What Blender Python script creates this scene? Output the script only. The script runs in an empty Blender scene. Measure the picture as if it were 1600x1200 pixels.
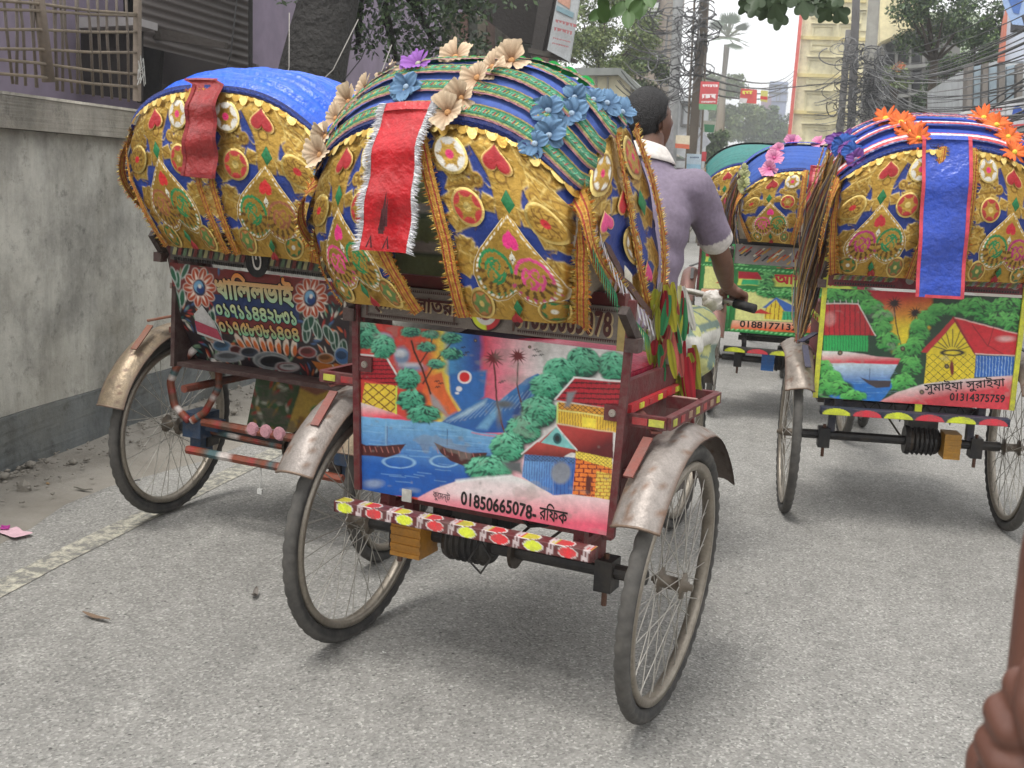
import bpy, bmesh, math, random
import numpy as np
from mathutils import Vector, Matrix
PI = math.pi
SC = bpy.context.scene
COL = SC.collection

# ------------------------------------------------------------------ camera
F_PX, CAM_H, ROLL = 1750.0, 1.42, math.radians(3.2)
def _camera_rotation():
    y = np.array([1189 - 800, -(305 - 600), F_PX], float); y /= np.linalg.norm(y)
    p = np.array([1189 + 500*math.cos(ROLL) - 800, -(305 + 500*math.sin(ROLL) - 600), F_PX])
    z = np.cross(p, y); z /= np.linalg.norm(z)
    if z[1] < 0: z = -z
    x = np.cross(y, z)
    if x[0] < 0: x = -x
    return np.array([x, y, z])
CR = _camera_rotation()
cam_data = bpy.data.cameras.new('camera')
cam_data.sensor_width = 36.0
cam_data.lens = 36.0*F_PX/1600
cam_data.clip_start = 0.05
cam_data.clip_end = 2000
cam = bpy.data.objects.new('camera', cam_data); COL.objects.link(cam)
m4 = Matrix.Identity(4)
for r in range(3):
    m4[r][0] = CR[r][0]; m4[r][1] = CR[r][1]; m4[r][2] = -CR[r][2]; m4[r][3] = (0, 0, CAM_H)[r]
cam.matrix_world = m4
cam_data.dof.use_dof = True
cam_data.dof.focus_distance = 3.6
cam_data.dof.aperture_fstop = 14.0
SC.camera = cam

# ------------------------------------------------------------------ world and sun
world = bpy.data.worlds.new('World'); SC.world = world; world.use_nodes = True
wn = world.node_tree; wn.nodes.clear()
sky = wn.nodes.new('ShaderNodeTexSky'); sky.sky_type = 'NISHITA'; sky.sun_disc = False
SUN_EL, SUN_AZ = math.radians(68), math.radians(-150)
sky.sun_elevation = SUN_EL; sky.sun_rotation = SUN_AZ
sky.air_density = 1.0; sky.dust_density = 6.0; sky.ozone_density = 1.0
hs = wn.nodes.new('ShaderNodeHueSaturation'); hs.inputs['Saturation'].default_value = 0.12
bg = wn.nodes.new('ShaderNodeBackground'); bg.inputs['Strength'].default_value = 0.15
wo = wn.nodes.new('ShaderNodeOutputWorld')
cloud = wn.nodes.new('ShaderNodeMix'); cloud.data_type = 'RGBA'; cloud.inputs[0].default_value = .78      # an even overcast over the sky
cloud.inputs[7].default_value = (9.2, 9.25, 9.3, 1)
wn.links.new(sky.outputs[0], hs.inputs['Color']); wn.links.new(hs.outputs[0], cloud.inputs[6]); wn.links.new(cloud.outputs[2], bg.inputs['Color'])
wn.links.new(bg.outputs[0], wo.inputs['Surface'])
sd = bpy.data.lights.new('sun', 'SUN'); sd.energy = 2.0; sd.angle = math.radians(18); sd.color = (1.0, 0.97, 0.92)
sun = bpy.data.objects.new('sun', sd); COL.objects.link(sun)
_sdir = Vector((math.sin(SUN_AZ)*math.cos(SUN_EL), math.cos(SUN_AZ)*math.cos(SUN_EL), math.sin(SUN_EL)))
sun.rotation_euler = _sdir.to_track_quat('Z', 'Y').to_euler(); sun.location = (0, 0, 30)
SC.view_settings.view_transform = 'Standard'; SC.view_settings.look = 'None'
SC.view_settings.gamma = 1.0; SC.view_settings.use_curve_mapping = False
SC.view_settings.exposure = 0.42

# ------------------------------------------------------------------ helpers
def ray(u, v):
    d = CR @ np.array([u - 800, -(v - 600), F_PX], float)
    return d/np.linalg.norm(d)
def at(u, v, Y):
    d = ray(u, v); t = Y/d[1]; return np.array([0, 0, CAM_H]) + t*d
def atz(u, v, Z=0.0):
    d = ray(u, v); t = (Z - CAM_H)/d[2]; return np.array([0, 0, CAM_H]) + t*d
def atx(u, v, X):
    d = ray(u, v); t = X/d[0]; return np.array([0, 0, CAM_H]) + t*d
def lin(c):
    c = c/255.0
    return c/12.92 if c <= 0.04045 else ((c + 0.055)/1.055)**2.4
def C(r, g, b, a=0.0):
    return (lin(r), lin(g), lin(b), a)
GOLD = C(190, 151, 70, .70); GOLDL = C(238, 210, 130, .9); GOLDD = C(128, 92, 36, .5)

def tag(o, label=None, cat=None, group=None, kind=None):
    if label: o['label'] = label
    if cat: o['category'] = cat
    if group: o['group'] = group
    if kind: o['kind'] = kind
    return o
def empty(name, loc=(0, 0, 0), rz=0.0, parent=None):
    o = bpy.data.objects.new(name, None); COL.objects.link(o)
    o.empty_display_size = 0.1
    o.location = loc; o.rotation_euler = (0, 0, rz)
    if parent: o.parent = parent
    return o
def link(name, me, parent=None, loc=None, rot=None):
    o = bpy.data.objects.new(name, me); COL.objects.link(o)
    if parent: o.parent = parent
    if loc is not None: o.location = loc
    if rot is not None: o.rotation_euler = rot
    return o

class MB:
    """mesh builder with one colour per vertex (alpha = how metallic)"""
    def __init__(s, col=(.5, .5, .5, 0)):
        s.v = []; s.f = []; s.c = []; s.n = 0; s.col = col
    def add(s, vs, fs, col=None):
        vs = np.asarray(vs, float).reshape(-1, 3)
        col = s.col if col is None else col
        col = np.asarray(col, float)
        if col.ndim == 1:
            if len(col) == 3: col = np.append(col, 0)
            col = np.tile(col, (len(vs), 1))
        s.v.append(vs); s.c.append(col.reshape(-1, 4))
        n = s.n
        s.f.extend([tuple(int(i) + n for i in f) for f in fs])
        s.n += len(vs); return s
    def box(s, c, size, col=None, R=None):
        x, y, z = [q/2 for q in size]
        vs = np.array([(-x,-y,-z),(x,-y,-z),(x,y,-z),(-x,y,-z),(-x,-y,z),(x,-y,z),(x,y,z),(-x,y,z)])
        if R is not None: vs = vs @ np.array(R).T
        return s.add(vs + np.array(c), [(0,3,2,1),(4,5,6,7),(0,1,5,4),(1,2,6,5),(2,3,7,6),(3,0,4,7)], col)
    def beam(s, a, b, w, h, col=None, up=(0, 0, 1)):
        a = np.array(a, float); b = np.array(b, float); d = b - a; L = np.linalg.norm(d); d /= L
        up = np.array(up, float)
        if abs(np.dot(up, d)) > .95: up = np.array([1., 0, 0])
        x = np.cross(d, up); x /= np.linalg.norm(x); z = np.cross(x, d)
        return s.box((a + b)/2, (w, L, h), col, np.array([x, d, z]).T)
    def tube(s, pts, r, n=8, col=None, closed=False, cap=True):
        P = np.array(pts, float); N = len(P)
        r = np.full(N, r, float) if np.isscalar(r) else np.array(r, float)
        T = np.zeros_like(P)
        if closed: T = np.roll(P, -1, 0) - np.roll(P, 1, 0)
        else:
            T[1:-1] = P[2:] - P[:-2]; T[0] = P[1] - P[0]; T[-1] = P[-1] - P[-2]
        T /= (np.linalg.norm(T, axis=1)[:, None] + 1e-12)
        ref = np.array([0, 0, 1.]) if abs(T[0][2]) < .9 else np.array([1., 0, 0])
        vs = []
        x = np.cross(T[0], ref); x /= np.linalg.norm(x)
        for i in range(N):
            x = x - T[i]*np.dot(x, T[i]); x /= (np.linalg.norm(x) + 1e-12)
            y = np.cross(T[i], x)
            a = np.arange(n)*2*PI/n
            vs.append(P[i] + r[i]*(np.cos(a)[:, None]*x + np.sin(a)[:, None]*y))
        fs = []
        for i in range(N if closed else N - 1):
            j = (i + 1) % N
            for k in range(n):
                fs.append((i*n + k, i*n + (k+1) % n, j*n + (k+1) % n, j*n + k))
        if cap and not closed:
            fs.append(tuple(range(n))[::-1]); fs.append(tuple((N-1)*n + k for k in range(n)))
        if col is not None and np.asarray(col).ndim == 2 and len(col) == N: col = np.repeat(np.asarray(col), n, 0)
        return s.add(np.concatenate(vs), fs, col)
    def grid(s, P, col=None, wrapu=False, wrapv=False):
        P = np.asarray(P, float); ny, nx = P.shape[:2]
        i = np.arange(ny if wrapv else ny - 1); j = np.arange(nx if wrapu else nx - 1)
        I, J = np.meshgrid(i, j, indexing='ij'); I2 = (I + 1) % ny; J2 = (J + 1) % nx
        fs = np.stack([I*nx + J, I*nx + J2, I2*nx + J2, I2*nx + J], -1).reshape(-1, 4)
        if col is not None:
            col = np.asarray(col, float)
            if col.ndim == 3: col = col.reshape(-1, 4)
        return s.add(P.reshape(-1, 3), fs, col)
    def lathe(s, prof, axis='x', n=24, c=(0, 0, 0), col=None):
        prof = np.array(prof, float); a = np.arange(n)*2*PI/n
        A = prof[:, 0][:, None]*np.ones(n); Rr = prof[:, 1][:, None]
        p, q = Rr*np.cos(a), Rr*np.sin(a)
        if axis == 'x': P = np.stack([A, p, q], -1)
        elif axis == 'y': P = np.stack([q, A, p], -1)
        else: P = np.stack([p, q, A], -1)
        return s.grid(P + np.array(c), col, wrapu=True)
    def build(s, name, mat, parent=None, smooth=False, loc=None, rot=None):
        me = bpy.data.meshes.new(name)
        V = np.concatenate(s.v) if s.v else np.zeros((0, 3))
        me.from_pydata(V, [], s.f) if len(s.f) < 3000 else s._fast(me, V)
        cc = np.concatenate(s.c).astype(np.float32)
        at_ = me.color_attributes.new('Col', 'FLOAT_COLOR', 'POINT')
        at_.data.foreach_set('color', cc.ravel())
        if smooth: me.polygons.foreach_set('use_smooth', np.ones(len(me.polygons), bool))
        me.materials.append(mat); me.update()
        o = link(name, me, parent, loc, rot)
        return o
    def _fast(s, me, V):
        lens = np.array([len(f) for f in s.f], np.int32)
        idx = np.concatenate([np.array(f, np.int32) for f in s.f]) if lens.min() != lens.max() else np.array(s.f, np.int32).ravel()
        me.vertices.add(len(V)); me.vertices.foreach_set('co', V.astype(np.float32).ravel())
        me.loops.add(len(idx)); me.loops.foreach_set('vertex_index', idx)
        me.polygons.add(len(lens)); st = np.concatenate([[0], np.cumsum(lens)[:-1]]).astype(np.int32)
        me.polygons.foreach_set('loop_start', st)
        me.update(calc_edges=True); me.validate()

# ------------------------------------------------------------------ materials
def nodemat(name):
    m = bpy.data.materials.new(name); m.use_nodes = True
    nt = m.node_tree; p = nt.nodes['Principled BSDF']
    return m, nt, p
def N(nt, kind, **kw):
    n = nt.nodes.new(kind)
    for k, v in kw.items():
        if k.startswith('i_'): n.inputs[k[2:].replace('_', ' ')].default_value = v
        else: setattr(n, k, v)
    return n
def ramp(nt, src, stops):
    r = nt.nodes.new('ShaderNodeValToRGB'); e = r.color_ramp.elements
    while len(e) < len(stops): e.new(0.5)
    for i, (p, c) in enumerate(stops):
        e[i].position = p; e[i].color = (c, c, c, 1) if np.isscalar(c) else tuple(c[:3]) + (1,)
    nt.links.new(src, r.inputs[0]); return r.outputs[0]
def noise(nt, scale, detail=4, rough=.55, coord='Object', vec=None):
    n = nt.nodes.new('ShaderNodeTexNoise'); n.inputs['Scale'].default_value = scale
    n.inputs['Detail'].default_value = detail; n.inputs['Roughness'].default_value = rough
    if vec is None:
        tc = nt.nodes.new('ShaderNodeTexCoord'); vec = tc.outputs[coord]
    nt.links.new(vec, n.inputs['Vector']); return n.outputs[0]
def mix(nt, fac, a, b, mode='MIX'):
    m = nt.nodes.new('ShaderNodeMix'); m.data_type = 'RGBA'; m.blend_type = mode
    for k, x in ((0, fac), (6, a), (7, b)):
        if isinstance(x, bpy.types.NodeSocket): nt.links.new(x, m.inputs[k])
        elif k == 0: m.inputs[0].default_value = x
        else: m.inputs[k].default_value = tuple(x[:3]) + (1,)
    return m.outputs[2]
def bump(nt, p, src, strength=.3, dist=.01, prev=None):
    b = nt.nodes.new('ShaderNodeBump'); b.inputs['Strength'].default_value = strength; b.inputs['Distance'].default_value = dist
    nt.links.new(src, b.inputs['Height'])
    if prev: nt.links.new(prev, b.inputs['Normal'])
    nt.links.new(b.outputs[0], p.inputs['Normal']); return b.outputs[0]
def vmat(name, rough=.6, grime=.25, gscale=9, bscale=60, bstr=.2, bdist=.003, metal_rough=.32, dirt=(.09, .075, .06), spec=.5, coat=0, trans=0):
    """vertex-coloured surface with procedural wear; the colour's alpha is its metalness"""
    m, nt, p = nodemat(name)
    a = N(nt, 'ShaderNodeAttribute', attribute_name='Col')
    n1 = noise(nt, gscale, 6, .65)
    f = ramp(nt, n1, [(.42, 0.0), (.78, grime)])
    c = mix(nt, f, a.outputs['Color'], dirt)
    n2 = noise(nt, gscale*7, 3, .6)
    v = ramp(nt, n2, [(.25, .82), (.75, 1.12)])
    c = mix(nt, 1.0, c, v, 'MULTIPLY')
    nt.links.new(c, p.inputs['Base Color'])
    nt.links.new(a.outputs['Alpha'], p.inputs['Metallic'])
    mr = N(nt, 'ShaderNodeMapRange'); nt.links.new(a.outputs['Alpha'], mr.inputs[0])
    mr.inputs[3].default_value = rough; mr.inputs[4].default_value = metal_rough
    nt.links.new(mr.outputs[0], p.inputs['Roughness'])
    p.inputs['Specular IOR Level'].default_value = spec
    p.inputs['Coat Weight'].default_value = coat
    if trans:
        p.inputs['Subsurface Weight'].default_value = 0
    if bstr: bump(nt, p, noise(nt, bscale, 3, .6), bstr, bdist)
    return m
M_PAINT = vmat('enamel_paint', .45, .28, 8, 90, .12, .002, coat=.15)
M_WORN = vmat('worn_painted_metal', .6, .6, 30, 70, .5, .004, .38, dirt=(.13, .11, .095))
M_CLOTH = vmat('cloth', .8, .2, 10, 160, .35, .003)
M_SATIN = vmat('satin_vinyl', .34, .3, 7, 26, .8, .012)
M_GOLD = vmat('gold_foil_cloth', .5, .16, 12, 55, .6, .005, .27, dirt=(.10, .07, .03))
M_TINSEL = vmat('tinsel_trim', .5, .15, 20, 240, 1.0, .006, .25)
M_RUBBER = vmat('rubber', .8, .5, 10, 120, .3, .003, dirt=(.16, .145, .125))
M_METAL = vmat('dull_metal', .5, .5, 14, 60, .35, .003, .42, dirt=(.1, .08, .06))
M_LETTER = vmat('letter_paint', .5, .1, 30, 60, .1, .001)
M_SKIN = vmat('skin', .5, .06, 6, 90, .2, .003, dirt=(.08, .04, .03))
M_HAIR = vmat('hair', .55, 0, 8, 220, .8, .006)
M_PLASTER = vmat('building_plaster', .85, .35, .6, 3, .3, .02, dirt=(.12, .11, .10))
M_WOOD = vmat('weathered_wood', .85, .5, 5, 30, .6, .01, dirt=(.05, .045, .04))
M_BARK = vmat('tree_bark', .9, .5, 3, 11, 1.0, .06, dirt=(.03, .028, .025))
M_LEAF = vmat('leaf', .55, 0, 3, 20, .0, .01)
M_WIRE = vmat('cable_sheath', .6, 0, 3, 20, 0, .01)

def plain(name, a, b, scale=6, rough=.8, bs=.4, bd=.01, bscale=None, extra=None, coord='Object'):
    m, nt, p = nodemat(name)
    f = ramp(nt, noise(nt, scale, 8, .65, coord), [(.3, 0), (.7, 1)])
    c = mix(nt, f, a, b)
    if extra: c = extra(nt, c, p)
    nt.links.new(c, p.inputs['Base Color']); p.inputs['Roughness'].default_value = rough
    bump(nt, p, noise(nt, bscale or scale*8, 6, .65, coord), bs, bd)
    return m

# ------------------------------------------------------------------ lettering
def _inside(p, poly):
    x, y = p; c = False; n = len(poly)
    for i in range(n):
        x0, y0 = poly[i-1]; x1, y1 = poly[i]
        if (y0 > y) != (y1 > y) and x < (x1-x0)*(y-y0)/(y1-y0) + x0: c = not c
    return c
def text_geo(s, size=1.0, bold=0.0, res=4, spacing=1.0):
    """outlines of the lettering, each stroke contour filled on its own (a hair apart in z)"""
    from mathutils.geometry import interpolate_bezier, tessellate_polygon
    cu = bpy.data.curves.new('t', 'FONT'); cu.body = s; cu.size = size; cu.space_character = spacing
    o = bpy.data.objects.new('t', cu); COL.objects.link(o)
    dg = bpy.context.evaluated_depsgraph_get(); dg.update()
    c2 = o.to_curve(dg); loops = []
    for sp in c2.splines:
        bp = sp.bezier_points; P = []
        for i in range(len(bp)):
            p, q = bp[i], bp[(i+1) % len(bp)]
            P += [(v.x, v.y) for v in interpolate_bezier(p.co, p.handle_right, q.handle_left, q.co, res + 1)[:-1]]
        Q = [P[i] for i in range(len(P)) if math.hypot(P[i][0]-P[i-1][0], P[i][1]-P[i-1][1]) > 1e-5]
        if len(Q) > 2: loops.append(np.array(Q))
    o.to_curve_clear(); bpy.data.objects.remove(o); bpy.data.curves.remove(cu)
    if not loops: return np.zeros((0, 3)), []
    area = [.5*np.sum(np.roll(l[:, 0], 1)*l[:, 1] - l[:, 0]*np.roll(l[:, 1], 1)) for l in loops]
    from mathutils.geometry import delaunay_2d_cdt
    nl = []
    for i, l in enumerate(loops):
        if bold:
            t = np.roll(l, -1, 0) - np.roll(l, 1, 0); t /= (np.linalg.norm(t, axis=1)[:, None] + 1e-9)
            # a contour with the sign of the letter's largest one grows, a counter shrinks
            host = max((j for j in range(len(loops)) if loops[j][:, 0].min() - .02 <= l[:, 0].min() and loops[j][:, 0].max() + .02 >= l[:, 0].max()), key=lambda j: abs(area[j]))
            l = l + np.sign(area[host])*np.stack([t[:, 1], -t[:, 0]], -1)*bold
        nl.append(l)
    A = np.concatenate(nl); E = []; n = 0
    for l in nl:
        E += [(n + i, n + (i + 1) % len(l)) for i in range(len(l))]; n += len(l)
    r = delaunay_2d_cdt([Vector(p) for p in A], E, [], 0, 1e-6)
    V = np.array([v[:] for v in r[0]]); T = np.array([f for f in r[2] if len(f) == 3])
    c = V[T].mean(1); p0 = np.concatenate(nl); p1 = np.concatenate([np.roll(l, -1, 0) for l in nl])
    x, y = c[:, :1], c[:, 1:]; x0, y0, x1, y1 = p0[:, 0], p0[:, 1], p1[:, 0], p1[:, 1]
    with np.errstate(divide='ignore', invalid='ignore'):
        xi = x0 + (y - y0)*(x1 - x0)/np.where(y1 == y0, 1e-12, y1 - y0)
    wn_ = (((y0 <= y) & (y1 > y) & (xi > x))*1 - ((y0 > y) & (y1 <= y) & (xi > x))*1).sum(1)
    T = T[wn_ != 0]
    return np.column_stack([V, np.zeros(len(V))]), [tuple(int(q) for q in t) for t in T]
def lettering(name, s, surf, cx, cy, width, height, col, parent, mat=None, bold=0.02, tilt=0.0, col2=None, spacing=1.0, jitter=None, off=.0015):
    """fits text into a box on a surface: surf(u, v, offset) -> xyz with u, v in metres, v up"""
    V, Fs = text_geo(s, 1.0, bold, spacing=spacing)
    if not len(V): return None
    lo, hi = V.min(0), V.max(0)
    x = (V[:, 0] - (lo[0]+hi[0])/2)/(hi[0]-lo[0])*width
    y = (V[:, 1] - (lo[1]+hi[1])/2)/(hi[1]-lo[1])*height
    t = (V[:, 1] - lo[1])/(hi[1]-lo[1])
    X = cx + x*math.cos(tilt) - y*math.sin(tilt); Y = cy + x*math.sin(tilt) + y*math.cos(tilt)
    if jitter: Y = Y + jitter*np.sin(x/width*9)
    P = surf(X, Y, off + V[:, 2])
    c = np.tile(np.array(col, float), (len(V), 1))
    if col2 is not None: c = c*t[:, None] + np.array(col2)*(1-t[:, None])
    mb = MB(); mb.add(P, Fs, c)
    return mb.build(name, mat or M_LETTER, parent)

# ------------------------------------------------------------------ painted pictures (colour per vertex)
def homography(src, dst):
    A = []; b = []
    for (x, y), (u, v) in zip(src, dst):
        A += [[x, y, 1, 0, 0, 0, -u*x, -u*y], [0, 0, 0, x, y, 1, -v*x, -v*y]]; b += [u, v]
    h = np.linalg.solve(np.array(A, float), np.array(b, float))
    return np.append(h, 1).reshape(3, 3)
class Canvas:
    """grid of colours; drawing is done in the sketch units of `corners` (TL TR BR BL)"""
    def __init__(s, corners, nx, ny, seed=1, jit=9.0):
        s.nx, s.ny = nx, ny
        H = homography([(0, 0), (1, 0), (1, 1), (0, 1)], corners)
        U, V = np.meshgrid(np.linspace(0, 1, nx), np.linspace(0, 1, ny))
        w = H[2, 0]*U + H[2, 1]*V + H[2, 2]
        s.X = (H[0, 0]*U + H[0, 1]*V + H[0, 2])/w; s.Y = (H[1, 0]*U + H[1, 1]*V + H[1, 2])/w
        s.H = np.linalg.inv(H)
        s.C = np.zeros((ny, nx, 4)); s.rng = np.random.RandomState(seed)
        s.px = 1.0; r_ = s._noise; s.X = s.X + jit*(r_() - .5); s.Y = s.Y + jit*(r_() - .5)
        s.px = (abs(s.X[0, -1] - s.X[0, 0])/nx)
        s.noise = s._noise()
    def _noise(s):
        out = np.zeros((s.ny, s.nx))
        for k, amp in ((6, .5), (14, .3), (40, .2)):
            g = s.rng.rand(k + 2, k + 2)
            yy = np.linspace(0, k, s.ny); xx = np.linspace(0, k, s.nx)
            i = yy.astype(int); j = xx.astype(int); fy = (yy - i)[:, None]; fx = (xx - j)[None]
            fy = fy*fy*(3-2*fy); fx = fx*fx*(3-2*fx)
            a = g[i][:, j]; b_ = g[i][:, j+1]; c = g[i+1][:, j]; d = g[i+1][:, j+1]
            out += amp*((a*(1-fx)+b_*fx)*(1-fy) + (c*(1-fx)+d*fx)*fy)
        return out
    def uv(s, x, y):
        p = s.H @ np.array([x, y, 1.]); return p[0]/p[2], p[1]/p[2]
    def win(s, x0, y0, x1, y1):
        us, vs = zip(*[s.uv(x, y) for x, y in ((x0, y0), (x1, y0), (x1, y1), (x0, y1))])
        a = max(0, int(min(us)*s.nx) - 2); b = min(s.nx, int(max(us)*s.nx) + 3)
        c = max(0, int(min(vs)*s.ny) - 2); d = min(s.ny, int(max(vs)*s.ny) + 3)
        return slice(c, d), slice(a, b)
    def put(s, w, m, col):
        if w[0].stop <= w[0].start or w[1].stop <= w[1].start: return
        col = np.asarray(col, float)
        if col.shape[-1] == 3: col = np.append(col, 0)
        s.C[w] = s.C[w]*(1 - m[..., None]) + col*m[..., None]
    def sm(s, d, soft=0):
        k = s.px*.7 + soft
        return np.clip(.5 - d/(2*k), 0, 1)
    def ell(s, cx, cy, rx, ry=None, col=None, rot=0, soft=0, op=1, ring=None):
        ry = ry or rx; R = max(rx, ry) + soft + 3
        w = s.win(cx-R, cy-R, cx+R, cy+R); x = s.X[w]-cx; y = s.Y[w]-cy
        c, n = math.cos(rot), math.sin(rot); a = (x*c + y*n)/rx; b = (-x*n + y*c)/ry
        d = (np.sqrt(a*a + b*b) - 1)*min(rx, ry)
        if ring: d = abs(d) - ring
        s.put(w, s.sm(d, soft)*op, col)
    def poly(s, pts, col=None, grad=None, op=1, soft=0, pattern=None):
        P = np.array(pts, float); w = s.win(P[:, 0].min()-3-soft, P[:, 1].min()-3-soft, P[:, 0].max()+3+soft, P[:, 1].max()+3+soft)
        x, y = s.X[w], s.Y[w]
        if x.size == 0: return
        ins = np.zeros(x.shape, bool); D = np.full(x.shape, 1e9)
        for (x0, y0), (x1, y1) in zip(P, np.roll(P, -1, 0)):
            dx, dy = x1-x0, y1-y0
            t = np.clip(((x-x0)*dx + (y-y0)*dy)/(dx*dx+dy*dy+1e-9), 0, 1)
            D = np.minimum(D, np.hypot(x-x0-t*dx, y-y0-t*dy))
            cr = ((y0 > y) != (y1 > y)) & (x < dx*(y-y0)/(dy if dy else 1e-9) + x0); ins ^= cr
        m = s.sm(np.where(ins, -D, D), soft)*op
        if grad:
            (ax, ay, c0), (bx, by, c1) = grad
            t = np.clip(((x-ax)*(bx-ax) + (y-ay)*(by-ay))/((bx-ax)**2+(by-ay)**2), 0, 1)[..., None]
            col = np.asarray(c0)*(1-t) + np.asarray(c1)*t
        if pattern is not None:
            k, pc = pattern(x, y); col = np.asarray(col)*(1-k[..., None]) + np.asarray(pc)*k[..., None]
        s.put(w, m, col)
    def line(s, pts, wd, col, op=1, soft=0):
        for (x0, y0), (x1, y1) in zip(pts[:-1], pts[1:]):
            R = wd + 3 + soft
            w = s.win(min(x0, x1)-R, min(y0, y1)-R, max(x0, x1)+R, max(y0, y1)+R)
            x, y = s.X[w], s.Y[w]; dx, dy = x1-x0, y1-y0
            t = np.clip(((x-x0)*dx + (y-y0)*dy)/(dx*dx+dy*dy+1e-9), 0, 1)
            s.put(w, s.sm(np.hypot(x-x0-t*dx, y-y0-t*dy) - wd/2, soft)*op, col)
    def leafball(s, cx, cy, rx, ry=None, base=C(20, 70, 55), mid=C(35, 140, 95), hi=C(110, 205, 160), n=90, sz=7):
        ry = ry or rx
        s.ell(cx, cy, rx, ry, base, soft=3)
        r = s.rng
        for k in range(n):
            a = r.rand()*2*PI; q = math.sqrt(r.rand())
            x = cx + rx*q*math.cos(a); y = cy + ry*q*math.sin(a)
            t = (1 - (y - cy)/ry)/2 - (x-cx)/rx*.1 + r.rand()*.45 - .25
            c = np.array(mid)*(1-t) + np.array(hi)*t if t > 0 else np.array(base)
            s.ell(x, y, sz*(.7+r.rand()*.6), sz*.36, np.clip(c, 0, 1), rot=(r.rand()-.5)*1.4 + (.5 if x > cx else -.5), op=.85)
        return
    def palm(s, x, y, r, col, n=13):
        for k in range(n):
            a = 2*PI*k/n + s.rng.rand()*.2
            s.poly([(x + r*.16*math.cos(a+1.57), y + r*.16*math.sin(a+1.57)), (x + r*math.cos(a), y + r*.9*math.sin(a)+r*.1), (x - r*.16*math.cos(a+1.57), y - r*.16*math.sin(a+1.57))], col)
        s.ell(x, y, r*.35, r*.35, col)
    def wear(s, thr=.72, col=C(120, 116, 108), op=.7, seed=0):
        m = np.clip((s.noise - thr)*14, 0, 1)*op
        s.C = s.C*(1 - m[..., None]) + np.array(col)*m[..., None]
    def streak(s, amt=.12):
        r = s.rng.rand(s.ny, s.nx)
        r = (r + np.roll(r, 1, 1) + np.roll(r, 2, 1) + np.roll(r, 3, 1))/4
        s.C[..., :3] *= (1 - amt + 2*amt*r)[..., None]
# ------------------------------------------------------------------ the painted boards
WHITE = C(225, 222, 215); BLACK = C(22, 18, 18)
def tiles(sx, sy, col, k=.5):
    def f(x, y):
        m = ((np.sin(y*2*PI/sy) > .55)*1.0 + .5*((x + (np.floor(y/sy) % 2)*sx/2) % sx < sx*.14))*k
        return np.clip(m, 0, 1), col
    return f
def bricks(sx, sy, col):
    def f(x, y):
        row = np.floor(y/sy)
        m = ((y % sy) < sy*.22) | (((x + row*sx*.5) % sx) < sx*.14)
        return m*1.0, col
    return f
def lattice(sz, col, slope=.8, wd=.16):
    def f(x, y):
        m = (((x*slope + y) % sz) < sz*wd) | (((x*slope - y) % sz) < sz*wd)
        return m*.9, col
    return f
def vlines(sz, col, wd=.25):
    return lambda x, y: ((((x % sz) < sz*wd))*.8, col)

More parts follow.
